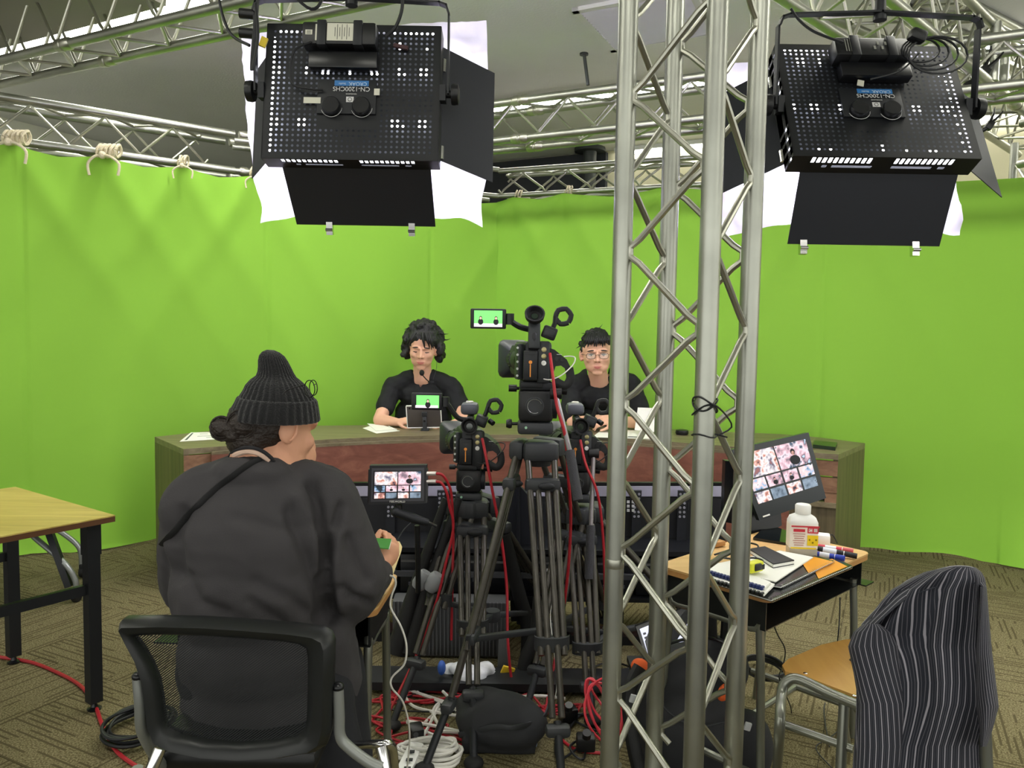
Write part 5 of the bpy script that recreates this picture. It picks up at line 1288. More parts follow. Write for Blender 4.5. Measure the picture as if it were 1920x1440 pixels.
# ---- left talent: curly hair, V neck tee, looking down
HL = P(792, 655, 5.08); ML = Euler((R(12), R(3), R(2))).to_matrix()*1.12
lt = thing('person', 'seated person with messy curly black hair and black V-neck tee looking down at a tablet', 'person', (HL.x, 5.35, 0))
mb = MB(); head_prims(mb, HL, ML)
sh = lambda px, py, D: P(px, py, D)
mb.cap(P(792, 680, 5.14), P(792, 710, 5.17), .060, .066)
mb.ell(P(792, 735, 5.20), (.14, .082, .085)); mb.cap(P(777, 724, 5.18), P(742, 732, 5.19), .038, .042); mb.cap(P(807, 724, 5.18), P(842, 733, 5.19), .038, .042)
mb.ell(P(792, 800, 5.22), (.15, .10, .2)); mb.ell(P(792, 860, 5.25), (.16, .12, .14))
# right arm of the talent (image left): elbow wide, forearm along the desk
el = P(712, 787, 5.0); wr = P(746, 792, 4.88)
mb.cap(P(735, 728, 5.18), el, .044, .045); mb.cap(el, wr, .044, .027)
hand(mb, wr, (.95, -.25, .25), (0, -.5, .9), (0, 0, 1), .5, .95, 1)
el2 = P(872, 790, 5.02); wr2 = P(845, 797, 4.9)
mb.cap(P(848, 730, 5.18), el2, .044, .043); mb.cap(el2, wr2, .042, .027); hand(mb, wr2, (-.9, -.35, .1), (0, -.3, .95), (0, 0, 1), .5, .95, -1)
mb.cap(P(765, 870, 5.25), P(755, 905, 4.95), .09, .07); mb.cap(P(819, 870, 5.25), P(829, 905, 4.95), .09, .07)
for px in (755, 829): k_ = P(px, 905, 4.95); mb.cap(k_, V((k_.x, 5.0, .08)), .065, .045); mb.cap(V((k_.x, 5.0, .06)), V((k_.x, 4.84, .045)), .045, .04)
link('body', organic('body', mb, M_SKIN2, .0045, 5), lt).data.transform(base_of(lt))
face_details(lt, HL, ML, closed=True)
# tee
mb = MB()
mb.ell(P(792, 738, 5.20), (.175, .112, .10)); mb.cap(P(772, 709, 5.18), P(738, 725, 5.18), .060, .070); mb.cap(P(812, 709, 5.18), P(848, 726, 5.18), .060, .070)
mb.ell(P(794, 785, 5.22), (.20, .12, .19)); mb.ell(P(792, 865, 5.25), (.20, .135, .13))
mb.cap(P(735, 730, 5.18), P(722, 764, 5.08), .070, .066); mb.cap(P(850, 730, 5.18), P(862, 764, 5.10), .070, .066)
def vcut(me, o, M=None, depth=.10, w=.06):
    bm = bmesh.new(); bm.from_mesh(me); kill = []
    for f in bm.faces:
        c = f.calc_center_median(); dx = abs(c.x-o.x); dz = o.z-c.z
        if c.y < o.y+.06 and dz < depth and dx < w*(1-max(0, dz)/depth) : kill.append(f)
        elif dz < .0 and (c-o).xy.length < w*1.05: kill.append(f)
    bmesh.ops.delete(bm, geom=kill, context='FACES'); bm.to_mesh(me); bm.free(); return me
tee = organic('tee_shirt', mb, M_TEE, .006, 6, lambda p, n: .010*nz((p.x*1.4, p.y, p.z*.6), 12)+.004*nz(p, 26))
vc = P(792, 686, 5.2)
tee = vcut(tee, V((vc.x, vc.y, vc.z)), depth=.145, w=.082); smooth_edge(tee)
tee.transform(base_of(lt)); link('tee_shirt', tee, lt)
# hair
def hairset(t, HC, M, spread, mm, seedv, n, L, r, top=.115, name='hair', side=.1, low=-.06, vol=1.0, curl=.35, fringe=0):
    random.seed(seedv); mb = MB()
    mb.ell(HC+M@V((0, .024+.12*max(0, vol-1.05), .055)), (.085*vol, .097*vol, .084*vol), M, 20, 14)
    def scalp(q):
        a = random.uniform(0, 2*math.pi); e_ = random.uniform(-.25, 1)*math.pi/2
        v_ = V((math.cos(e_)*math.sin(a), math.cos(e_)*math.cos(a), math.sin(e_)))
        if v_.y < -.35 and v_.z < .62-fringe: v_.y = abs(v_.y); v_.x += .001
        v_.normalize(); return HC+M@V((v_.x*.086*vol, .024+.12*max(0, vol-1.05)+v_.y*.096*vol, .048+v_.z*.086*vol)), M@v_
    for k in range(int(n*.45)):
        p, nn = scalp(0); mb.ell(p, random.uniform(.018, .030)*spread, None, 8, 6)
    for s in (-1, 1):
        for k in range(int(9*spread)):
            z = random.uniform(low, .05); mb.ell(HC+M@V((s*(side+random.uniform(-.012, .01)*(1)), random.uniform(-.03, .07), z)), random.uniform(.018, .030)*spread, None, 8, 6)
    me = organic('hair', mb, mm, .006, 2, lambda p, n_: .007*nz(p, 38)+.004*nz(p, 80)); me.transform(base_of(t)); hr = link(name, me, t)
    part('hair_tufts', strands(scalp, n, L, r, seedv+1, curl), mm, hr, kind='stuff')
    return hr
hairset(lt, HL, ML, 1.15, M_HAIR, 11, 170, .065, .006, side=.102, low=-.07, vol=1.2, curl=.7, fringe=-.22)
for k, (x0, x1) in enumerate(((.0, .018), (.02, .045), (-.04, -.072), (.04, .068), (.03, .058), (-.05, -.078))):
    part('hair_lock', MB().tube(spline([HL+ML@V((x0, -.07, .115)), HL+ML@V(((x0+x1)/2, -.098, .085)), HL+ML@V((x1, -.092, .045+.006*(k % 3))), HL+ML@V((x1*1.05, -.085, .02+.01*(k % 2)))], 4), [.010, .010, .010, .0095, .009, .009, .008, .007, .006, .005, .004, .003, .0015], 6), M_HAIR, lt)
c = P(796, 700, 5.02)
mc = thing('clip_microphone', 'small black gooseneck microphone clipped at the neck of the curly haired talent', 'microphone', tuple(c))
part('foam_tip', MB().ell(P(791, 699, 4.98), (.017, .017, .02)), M_RUB, mc); part('gooseneck', MB().tube(spline([P(792, 703, 4.99), P(799, 711, 5.0), P(806, 717, 5.02)]), .004, 6), M_BLK, mc); part('clip', MB().box(P(808, 716, 5.03), (.04, .012, .012)), M_BLK2, mc)
part('wire', MB().tube(spline([P(812, 712, 5.04), P(818, 692, 5.05), P(819, 675, 5.06)]), .0015, 5), M_GREY, mc)
# ---- right talent: glasses, short hair
HR_ = P(1119, 665, 5.00); MR = Euler((R(4), R(-2), R(-4))).to_matrix()*1.17
rt = thing('person', 'seated person with short black hair and glasses in a black tee beside the column', 'person', (HR_.x, 5.4, 0))
mb = MB(); head_prims(mb, HR_, MR, 1.12)
mb.cap(P(1120, 690, 5.10), P(1122, 714, 5.16), .064, .070)
mb.ell(P(1126, 742, 5.20), (.15, .09, .085)); mb.cap(P(1108, 714, 5.18), P(1080, 728, 5.18), .042, .045); mb.cap(P(1142, 712, 5.18), P(1180, 722, 5.18), .042, .045)
mb.ell(P(1128, 805, 5.25), (.17, .11, .22)); mb.ell(P(1128, 865, 5.28), (.175, .13, .14))
e1_, w1_ = P(1075, 793, 5.06), P(1130, 785, 4.86); e2_, w2_ = P(1203, 793, 5.04), P(1150, 790, 4.82)
mb.cap(P(1074, 732, 5.18), e1_, .045, .046); mb.cap(e1_, w1_, .044, .029); hand(mb, w1_, (.97, -.1, .05), (0, -.5, .86), (0, 0, 1), .45, .95, 1)
mb.cap(P(1184, 728, 5.18), e2_, .045, .046); mb.cap(e2_, w2_, .046, .029); hand(mb, w2_, (-.97, -.1, .0), (0, -.5, .86), (0, 0, 1), .45, .95, -1)
mb.cap(P(1100, 875, 5.28), P(1095, 910, 4.98), .09, .07); mb.cap(P(1156, 875, 5.28), P(1165, 910, 4.98), .09, .07)
for px in (1095, 1165): k_ = P(px, 910, 4.98); mb.cap(k_, V((k_.x, 5.02, .08)), .065, .045); mb.cap(V((k_.x, 5.02, .06)), V((k_.x, 4.87, .045)), .045, .04)
link('body', organic('body', mb, M_SKIN2, .0045, 5), rt).data.transform(base_of(rt))
face_details(rt, HR_, MR, wide=1.1)
mb = MB()
mb.ell(P(1126, 742, 5.20), (.19, .122, .10)); mb.cap(P(1104, 708, 5.18), P(1077, 726, 5.18), .062, .072); mb.cap(P(1146, 706, 5.18), P(1182, 720, 5.18), .062, .074)
mb.ell(P(1128, 805, 5.25), (.19, .13, .22)); mb.ell(P(1128, 868, 5.28), (.2, .145, .13))
mb.cap(P(1074, 734, 5.18), P(1070, 774, 5.10), .072, .068); mb.cap(P(1185, 728, 5.18), P(1200, 772, 5.08), .074, .070)
tee = organic('tee_shirt', mb, M_TEE, .006, 6, lambda p, n: .010*nz((p.x*1.4, p.y+4, p.z*.6), 12)+.004*nz(p, 26))
vc = P(1121, 703, 5.18); tee = vcut(tee, V((vc.x, vc.y, vc.z)), depth=.045, w=.078); smooth_edge(tee); tee.transform(base_of(rt)); link('tee_shirt', tee, rt)
hairset(rt, HR_, MR, .72, M_HAIR, 31, 110, .05, .004, side=.078, low=.0, vol=1.03, curl=.25)
for k in range(13):
    x0 = -.065+k*.0105; part('fringe_lock', MB().tube(spline([HR_+MR@V((x0*.8, -.05, .122)), HR_+MR@V((x0, -.088, .092)), HR_+MR@V((x0*1.12-.004, -.092+abs(x0)*.25, .058+.010*math.cos(k*1.7)))], 4), [.009]*5+[.008, .006, .004, .0015], 6), M_HAIR, rt)
gl = part('glasses', MB().tube([HR_+MR@V((-.012, -.104, .006)), HR_+MR@V((0, -.107, .010)), HR_+MR@V((.012, -.104, .006))], .0016, 6), mat('glasses_frame', '3A2A24', .3, .4), rt)
for s in (-1, 1):
    c = HR_+MR@V((s*.036, -.102, .003)); pts = []
    for a in range(17):
        an = a/16*2*math.pi; pts.append(c+MR@V((.0245*math.copysign(abs(math.cos(an))**.75, math.cos(an)), 0, .0165*math.copysign(abs(math.sin(an))**.75, math.sin(an)))))
    part('rim', MB().tube(pts, .0016, 6), MATS['glasses_frame'], gl); part('lens', MB().prism(pts[:-1], (0, .001, 0)), mat('lens_clear', 'FFFFFF', .05, alpha=.12), gl)
    part('temple_arm', MB().tube([HR_+MR@V((s*.061, -.10, .008)), HR_+MR@V((s*.088, -.05, .008)), HR_+MR@V((s*.088, .01, .004))], .0016, 6), MATS['glasses_frame'], gl)
# seats of the talents
for i, (o_, lb) in enumerate(((P(792, 890, 5.35), 'office chair hidden behind the desk under the curly haired talent'), (P(1128, 895, 5.38), 'office chair hidden behind the desk under the bespectacled talent'))):
    t = thing('office_stool', lb, 'chair', (o_.x, o_.y, 0)); part('seat', MB().box((o_.x, o_.y-.05, .33), (.46, .44, .06), bev=.02), M_BLK, t); part('post', MB().cyl((o_.x, o_.y, .04), (o_.x, o_.y, .31), .03), M_CHR, t)
    for k in range(5): part('foot', MB().box((o_.x+.15*math.cos(k*1.257), o_.y+.15*math.sin(k*1.257), .03), (.3, .04, .03), (0, 0, math.degrees(k*1.257))), M_BLK2, t)

# ---- crew man in the foreground, from behind
D = 1.80
man = thing('person', 'large person from behind in a charcoal sweatshirt and black knit hat, hair in a bun', 'person', (P(490, 1400, D).x, 1.85, 0))
HM = P(513, 807, 1.88); fdir = V((.74, .66, -.26)).normalized()     # where the face points
up_ = (V((-.10, .12, 1))-fdir*V((-.10, .12, 1)).dot(fdir)).normalized(); rt_ = up_.cross(-fdir).normalized()
MM = Matrix((rt_, -fdir, up_)).transposed()*1.05                          # columns: local X, Y(back), Z
mb = MB(); head_prims(mb, HM, MM, 1.06)
mb.cap(P(508, 838, 1.87), P(496, 892, 1.85), .068, .085); mb.ell(P(470, 858, 1.82), (.05, .045, .04)); mb.ell(P(560, 856, 1.92), (.045, .05, .04))
mb.ell(P(480, 905, 1.85), (.12, .09, .07)); mb.cap(P(480, 900, 1.84), P(370, 940, 1.83), .06, .06); mb.cap(P(490, 905, 1.84), P(600, 945, 1.88), .05, .045)
mb.ell(P(478, 1040, 1.88), (.15, .10, .22)); mb.ell(P(490, 1250, 1.9), (.15, .12, .16))
elR = P(668, 1100, 1.90); wrR = P(712, 1066, 2.06)
mb.cap(P(615, 940, 1.88), elR, .055, .045); mb.cap(elR, wrR, .042, .028)
hand(mb, wrR, (.40, .35, .62), (.75, -.66, .0), (0, 0, 1), .80, .90, -1)
elL = P(352, 1110, 1.98); wrL = P(600, 1060, 2.15)
mb.cap(P(365, 940, 1.83), elL, .055, .045); mb.cap(elL, wrL, .042, .028); hand(mb, wrL, (.8, .1, .3), (0, -.7, .7), (0, 0, 1), .6, 1.0, 1)
HP = P(490, 1330, 1.88)
for dx, kx in ((-.10, -.74), (.10, -.54)):
    kn = V((kx, 2.2, .50)); mb.cap(V((HP.x+dx, 1.88, .50)), kn, .085, .065); mb.cap(kn, V((kn.x, 2.25, .09)), .06, .042); mb.cap(V((kn.x, 2.25, .05)), V((kn.x, 2.43, .04)), .045, .04)
bd = organic('body', mb, M_SKIN, .0045, 4)
bm = bmesh.new(); bm.from_mesh(bd); zt2 = P(520, 766, 1.88).z; bmesh.ops.delete(bm, geom=[q for q in bm.faces if q.calc_center_median().z > zt2], context='FACES'); bm.to_mesh(bd); bm.free(); bd.transform(base_of(man)); link('body', bd, man)
ec = HM+MM@V((.0905, .006, -.004))
part('ear_helix', MB().tube([ec+MM@V((.004*math.sin(a)+.002, .017*math.cos(a)*-1, .029*math.sin(a)+.002)) for a in [R(-70+14*k) for k in range(18)]], [.003]+[.0046]*16+[.003], 8), M_SKIN, man)
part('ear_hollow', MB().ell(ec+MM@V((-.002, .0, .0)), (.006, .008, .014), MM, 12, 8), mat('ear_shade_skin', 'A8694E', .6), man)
# sweatshirt
mb = MB()
mb.ell(P(478, 945, 1.84), (.19, .115, .115)); mb.ell(P(472, 885, 1.80), (.10, .06, .045)); mb.cap(P(482, 895, 1.85), P(385, 935, 1.83), .072, .085); mb.cap(P(492, 892, 1.86), P(600, 935, 1.88), .072, .09)
mb.ell(P(468, 1010, 1.83), (.205, .14, .17)); mb.ell(P(472, 1100, 1.84), (.205, .15, .19)); mb.ell(P(488, 1220, 1.86), (.205, .16, .17)); mb.ell(P(500, 1300, 1.87), (.21, .17, .12))
mb.cap(P(372, 950, 1.83), P(362, 1095, 1.95), .092, .085); mb.cap(P(362, 1100, 1.96), P(440, 1100, 2.1), .08, .07)
mb.cap(P(602, 945, 1.88), P(654, 1075, 1.90), .100, .098); mb.cap(P(654, 1080, 1.90), P(652, 1108, 1.92), .098, .088); mb.cap(P(655, 1105, 1.92), P(703, 1078, 2.04), .088, .052)
# hem hanging over the hip on the right
mb.cap(P(600, 1190, 1.88), P(640, 1330, 1.95), .09, .07)
folds = []
def F_(pts, w, dp): folds.append(([P(x, y, 1.72) for x, y in pts], w*.75, dp*1.5))
F_([(585, 905), (600, 960), (606, 1030), (612, 1090), (625, 1160)], .020, -.020)
F_([(545, 960), (575, 1040), (596, 1110), (612, 1180)], .022, -.012)
F_([(640, 950), (622, 1010), (612, 1060)], .016, -.014)
F_([(480, 1095), (540, 1120), (590, 1160)], .022, -.008); F_([(470, 1130), (520, 1165), (570, 1210)], .022, -.008)
F_([(440, 970), (520, 990), (580, 985)], .02, -.005); F_([(640, 1100), (660, 1120), (690, 1130)], .014, -.012)
F_([(345, 960), (330, 1010), (335, 1080)], .02, -.010); F_([(655, 1010), (668, 1050), (690, 1085)], .02, -.010)
F_([(555, 930), (590, 1000), (600, 1070)], .018, .010); F_([(630, 1000), (632, 1080), (640, 1140)], .02, .010)
F_([(350, 1085), (370, 1130), (420, 1150)], .02, -.008)
def foldd(p, n):
    d = .007*nz((p.x, p.y, p.z*.7), 8)+.003*nz((p.x, p.y, p.z*1.3), 19)+.0012*nz(p, 40)
    cx, cz = p.x/p.y, (p.z-CH)/p.y
    for pts, w, dp in folds:
        best = 9
        for a, b in zip(pts, pts[1:]):
            ax, az = a.x/a.y, (a.z-CH)/a.y; bx, bz = b.x/b.y, (b.z-CH)/b.y
            vx, vz = bx-ax, bz-az; t = max(0, min(1, ((cx-ax)*vx+(cz-az)*vz)/(vx*vx+vz*vz))); q = math.hypot(cx-ax-vx*t, cz-az-vz*t); best = min(best, q)
        d += dp*math.exp(-(best*p.y/w)**2)
    return d if n.y < .3 else d*.2
M_SWT = mat('charcoal_sweatshirt', '3A383A', .92, bump=.12, bscale=300, var=.08, vscale=3)
sw = organic('sweatshirt', mb, M_SWT, .0075, 9, foldd)
# neck opening
bm = bmesh.new(); bm.from_mesh(sw); nk = P(512, 851, 1.87); ax_ = V((.05, .12, 1)).normalized()
kill = [f for f in bm.faces if (lambda c: (c-nk).dot(ax_) > -.004 and ((c.x-nk.x)/.105)**2+((c.y-nk.y)/.13)**2 < 1)(f.calc_center_median())]
bmesh.ops.delete(bm, geom=kill, context='FACES'); bm.to_mesh(sw); bm.free(); smooth_edge(sw, 20); sw.transform(base_of(man)); swo = link('sweatshirt', sw, man)
# collar ring, towel, strap
cp_ = [P(x, y, dd) for x, y, dd in ((430, 858, 1.84), (436, 849, 1.80), (456, 840, 1.765), (476, 840, 1.755), (494, 847, 1.76), (508, 858, 1.77), (514, 866, 1.78))]; cp_ = spline(cp_, 5)
part('collar', MB().tube(cp_, .0045, 8), mat('collar_black', '232225', .9), man)
cp_ = spline([P(x, y, dd) for x, y, dd in ((434, 860, 1.83), (442, 853, 1.79), (460, 846, 1.768), (478, 847, 1.76), (492, 853, 1.765), (505, 862, 1.775))], 5)
part('neck_towel', MB().tube(cp_, .0075, 8), mat('pale_pink_towel', 'D9B9A6', .9), man)
st = []
for k in range(15):
    q = k/14; x = 490+(306-490)*q; y = 862+(1020-862)*q**1.25-4*math.sin(q*3.14); rr = ray(x, y); st.append((x, y))
from mathutils.bvhtree import BVHTree
bv = BVHTree.FromPolygons([tuple(v.co+V(man.location)) for v in sw.vertices], [tuple(p.vertices) for p in sw.polygons])
def hit(x, y, off=.004):
    h = bv.ray_cast(V((0, 0, CH)), ray(x, y).normalized()); return (h[0]+h[1]*off) if h[0] else None
sp = [p for p in (hit(x, y) for x, y in st) if p]
if len(sp) > 4: part('shoulder_strap', MB().tube(spline(sp, 3), .0045, 6, flat=1.8), mat('strap_black', '131315', .7), man)
# trousers and shoes
mb = MB()
mb.ell(P(500, 1370, 1.86), (.21, .17, .12))
for dx, kx in ((-.10, -.74), (.10, -.54)):
    kn = V((kx, 2.2, .50)); mb.cap(V((HP.x+dx, 1.88, .49)), kn, .115, .10); mb.cap(kn, V((kn.x, 2.25, .16)), .10, .085)
mb.cap(P(640, 1240, 1.95), P(655, 1420, 1.9), .06, .06); mb.cap(P(600, 1300, 1.85), P(650, 1440, 1.8), .08, .05); mb.ell(P(650, 1370, 1.95), (.055, .09, .12))
tr = organic('trousers', mb, M_NAVYT, .009, 6, lambda p, n: .008*nz(p, 10)); tr.transform(base_of(man)); link('trousers', tr, man)
for kx in (-.74, -.54): part('shoe', MB().ell((kx, 2.37, .045), (.05, .14, .045)), M_BLKS, man)
# hair under the hat and bun
mb = MB(); mb.ell(HM+MM@V((0, .030, .010)), (.083, .083, .075), MM, 18, 12); mb.ell(HM+MM@V((0, .055, -.03)), (.062, .052, .05), MM, 14, 10)
hm_ = organic('hair', mb, M_HAIRB, .005, 3, lambda p, n: .0025*nz((p.x, p.y, p.z*3), 60)); 
bm = bmesh.new(); bm.from_mesh(hm_)
kill = [f for f in bm.faces if (lambda c: c.y < -.020+.05*max(0, -c.z-.01) and c.z < .03)(MM.inverted()@(f.calc_center_median()-HM))]
bmesh.ops.delete(bm, geom=kill, context='FACES'); bm.to_mesh(hm_); bm.free()
hm_.transform(base_of(man)); link('hair', hm_, man)
mb = MB(); b1, b2 = P(458, 795, 1.80), P(420, 802, 1.80)
mb.ell(b1, (.040, .036, .036)); mb.ell(b2, (.034, .03, .026), (0, 20, 0)); mb.ell(P(440, 812, 1.80), (.03, .028, .026)); mb.ell(P(404, 806, 1.80), (.013, .015, .02))
bn = organic('hair_bun', mb, M_HAIRB, .004, 3, lambda p, n: .004*nz((p.x*.6, p.y, p.z*2), 70)); bn.transform(base_of(man)); bo = link('hair_bun', bn, man)
random.seed(5); mb = MB()
for c0, r0 in ((b1, .040), (b2, .031)):
    for k in range(16):
        a = random.uniform(0, 6.28); tilt = random.uniform(-.7, .7); pts = []
        for j in range(10):
            an = a+j*.28; v_ = V((math.cos(an), -abs(math.sin(tilt))*.5-.4, math.sin(an))).normalized(); pts.append(c0+v_*(r0*1.0)+V((0, 0, tilt*.006)))
        mb.tube(pts, [.0006]+[.0022]*8+[.0006], 5)
part('hair_wisps', mb, M_HAIRB, bo, kind='stuff')
# knit hat
hb_ = HM+MM@V((0, .012, .040)); 
axh = (P(512, 668, 1.84)-P(520, 775, 1.86)).normalized(); axc = V((-.12, .05, 1)).normalized(); hx, hy = frame_from(axc)
base = P(522, 785, 1.87)
def knit(name, secs, nrib, m, amp=.0022, n=None):
    n = nrib*6; vs = []
    for (c, r, rx) in secs:
        for k in range(n):
            a = 2*math.pi*k/n; rr_ = r+amp*(1 if (k % 6) in (1, 2, 3) else -.6)*min(1, r/.06)
            vs.append(c+V((math.cos(a)*rr_*rx, math.sin(a)*rr_*1.08, 0))+axc*0)
    fs = [(j*n+i, j*n+(i+1) % n, (j+1)*n+(i+1) % n, (j+1)*n+i) for j in range(len(secs)-1) for i in range(n)]+[tuple(range(len(vs)-n, len(vs)))]
    return part(name, MB().add(vs, fs), m, man, smooth=180)
def ax_pt(z): # axis bends towards image left at the top
    return None
M_KNIT = mat('black_knit', '141416', .95, bump=.5, bscale=260, sheen=.2)
sx = [(522, 785, .088), (521, 765, .090), (520, 744, .086), (520, 734, .078), (519, 724, .071), (518, 714, .059), (518, 706, .046), (517, 698, .041), (515, 688, .0375), (512, 677, .034), (510, 668, .029), (508, 661, .020), (507, 657, .009)]
knit('hat_crown', [(P(x, y, 1.86), r, 1.0) for x, y, r in sx], 34, M_KNIT)
cf = [(517, 786, .095), (517, 787, .104), (517, 784, .1065), (518, 766, .102), (520, 750, .0955), (520, 746, .092), (520, 747, .086)]
cu = knit('hat_cuff', [(P(x, y+0, 1.86), r*.985, 1.0) for x, y, r in cf], 34, M_KNIT, .0018)
# tilt the cuff: left side lower is handled by shearing with x
for o_ in [o for o in man.children if o.name.startswith('hat_')]:
    cx = (P(522, 785, 1.86)-V(man.location)).x
    for v_ in o_.data.vertices: v_.co.z += (v_.co.x-cx)*-.05+(v_.co.y-.03)*.0
# glasses pushed up on the hat
eg = thing('eyeglasses', 'thin wire eyeglasses resting on the black knit hat', 'eyeglasses', tuple(P(575, 735, 1.80)))
M_WIRE = mat('wire_frame', '2C2A2A', .3, .8)
c = P(579, 729, 1.80); pts = [c+V((.0155*math.cos(a)+.002, -.012*math.cos(a), .0205*math.sin(a))) for a in [R(20*k) for k in range(19)]]
part('rim', MB().tube(pts, .0012, 6), M_WIRE, eg)
c = P(586, 727, 1.87); pts = [c+V((.013*math.cos(a)+.002, -.012*math.cos(a), .019*math.sin(a))) for a in [R(20*k) for k in range(19)]]
part('rim', MB().tube(pts, .0012, 6), M_WIRE, eg); part('bridge', MB().tube([P(588, 722, 1.80), P(592, 720, 1.84), P(594, 721, 1.87)], .0012, 6), M_WIRE, eg)
part('temple_arm', MB().tube(spline([P(570, 722, 1.785), P(551, 727, 1.765), P(538, 732, 1.76), P(530, 740, 1.76)]), .0013, 6), M_WIRE, eg)
# gadget in his hand
ph = thing('handheld_device', 'cream cased phone with a green picture in the hands of the person in the hat', 'phone', tuple(P(730, 1040, 2.12)))
q = [P(705, 1019, 2.12), P(748, 1022, 2.14), P(753, 1032, 2.12), P(737, 1078, 2.07), P(700, 1072, 2.05)]
part('case', MB().prism(q, (0, .010, .008)), mat('cream_case', 'E6D6A0', .5), ph)
q = [P(694, 1010, 2.06), P(734, 1012, 2.07), P(729, 1030, 2.04), P(690, 1027, 2.03)]
part('picture', MB().prism(q, (0, -.001, .003)), mat('phone_green', '3E7A34', .3, emit='3E7A34', es=.2), ph)
part('white_edge', MB().tube([q[0], q[1], q[2]], .0018, 6), M_WHT, ph)
cable([P(722, 1078, 2.02), P(738, 1082, 2.0), P(742, 1095, 2.0), P(734, 1118, 2.0), P(733, 1140, 2.0), P(752, 1175, 2.0), P(762, 1210, 2.0), P(758, 1245, 2.0), P(735, 1270, 2.0), P(735, 1290, 2.0), P(757, 1320, 2.05), P(768, 1380, 2.1), P(760, 1470, 2.2)], M_WCAB, 'white cord dangling from the phone in the hands of the person in the hat', .0028)
# ---- office chair
ch = thing('office_chair', 'black mesh backed office chair with grey tube frame in the foreground', 'chair', (P(430, 1400, 1.6).x, 1.75, 0))
def CD(x): return 1.50-.045*math.cos((x-425)/200*math.pi/2)*-1-.02
outer = [(222, 1170), (228, 1163), (300, 1162), (380, 1164), (460, 1169), (550, 1176), (600, 1183), (618, 1192), (624, 1208), (623, 1260), (621, 1320), (620, 1370), (612, 1398), (590, 1412), (520, 1424), (450, 1428), (380, 1424), (320, 1412), (290, 1395), (274, 1365), (268, 1310), (262, 1270), (250, 1230), (232, 1195)]
inner = [(247, 1196), (250, 1192), (305, 1190), (380, 1192), (460, 1197), (530, 1203), (560, 1208), (574, 1216), (577, 1232), (577, 1280), (576, 1320), (575, 1350), (570, 1372), (556, 1384), (510, 1392), (450, 1396), (385, 1391), (330, 1378), (308, 1368), (304, 1350), (300, 1315), (294, 1280), (280, 1245), (262, 1215)]
n = len(outer); vs = []
for (x, y), (u_, w_) in zip(outer, inner):
    a, b = P(x, y, CD(x)), P(u_, w_, CD(u_)); m_ = (a+b)/2+V((0, -.014, 0))
    vs += [a+V((0, .004, 0)), a.lerp(b, .3)+V((0, -.016, 0)), a.lerp(b, .7)+V((0, -.012, 0)), b, b+V((0, .022, 0)), a+V((0, .028, 0))]
fs = [(6*i+k, 6*i+(k+1) % 6, 6*((i+1) % n)+(k+1) % 6, 6*((i+1) % n)+k) for i in range(n) for k in range(6)]
part('back_frame', MB().add(vs, fs), mat('chair_plastic', '1A1C1C', .38), ch, smooth=60)
def mesh_mat():
    m = bpy.data.materials.new('chair_mesh'); m.use_nodes = True; nt = m.node_tree; N = nt.nodes; L = nt.links; b = N['Principled BSDF']; b.inputs['Base Color'].default_value = srgb('15181A'); b.inputs['Roughness'].default_value = .8
    tc = N.new('ShaderNodeTexCoord'); mp = N.new('ShaderNodeMapping'); mp.inputs['Rotation'].default_value = (0, R(38), 0); L.new(tc.outputs['Object'], mp.inputs[0])
    w = N.new('ShaderNodeTexWave'); w.inputs['Scale'].default_value = 75; w.bands_direction = 'Z'; L.new(mp.outputs[0], w.inputs['Vector'])
    g = N.new('ShaderNodeMath'); g.operation = 'GREATER_THAN'; g.inputs[1].default_value = .38; L.new(w.outputs['Fac'], g.inputs[0]); L.new(g.outputs[0], b.inputs['Alpha']); return m
part('back_mesh', MB().add([P(x, y, CD(x))+V((0, .012, 0)) for x, y in inner]+[P(430, 1290, 1.5)+V((0, .03, 0))], [(i, (i+1) % n, n) for i in range(n)]), mesh_mat(), ch, smooth=180)
M_GTB = mat('chair_grey_tube', '8B8E8A', .4, .5)
part('arm_tube', MB().tube(spline([P(259, 1272, 1.50), P(263, 1320, 1.50), P(268, 1375, 1.52), P(300, 1430, 1.6), P(320, 1450, 1.7)]), .0115, 12), M_GTB, ch); part('arm_cap', MB().ell(P(259, 1268, 1.50), (.0125, .0125, .010)), M_BLKS, ch)
part('arm_tube', MB().tube(spline([P(634, 1292, 1.50), P(636, 1340, 1.50), P(638, 1380, 1.50), P(655, 1402, 1.50), P(690, 1428, 1.50), P(715, 1440, 1.5)]), .0115, 12), M_GTB, ch); part('arm_cap', MB().ell(P(634, 1288, 1.50), (.0125, .0125, .010)), M_BLKS, ch)
part('chrome_leg', MB().tube([P(300, 1404, 1.52), P(283, 1445, 1.5), P(270, 1500, 1.5)], .013, 12), M_CHR, ch)
part('chrome_leg', MB().tube([P(715, 1400, 1.62), P(724, 1445, 1.6), P(730, 1600, 1.6)], .013, 12), M_CHR, ch)
part('side_rail', MB().tube(spline([P(670, 1397, 1.7), P(715, 1395, 1.64), P(735, 1400, 1.66), P(740, 1440, 1.7)]), .010, 10), M_CHR, ch)
s0 = P(450, 1440, 1.75)
part('seat', MB().box((s0.x+.03, 1.82, .40), (.38, .42, .05), bev=.02), M_BLK, ch)
for sx_ in (-.2, .2):
    for yy in (1.62, 2.0): part('leg_tube', MB().cyl((s0.x+sx_, yy, 0.02), (s0.x+sx_*.9, yy, .38), .012), M_GTB, ch)
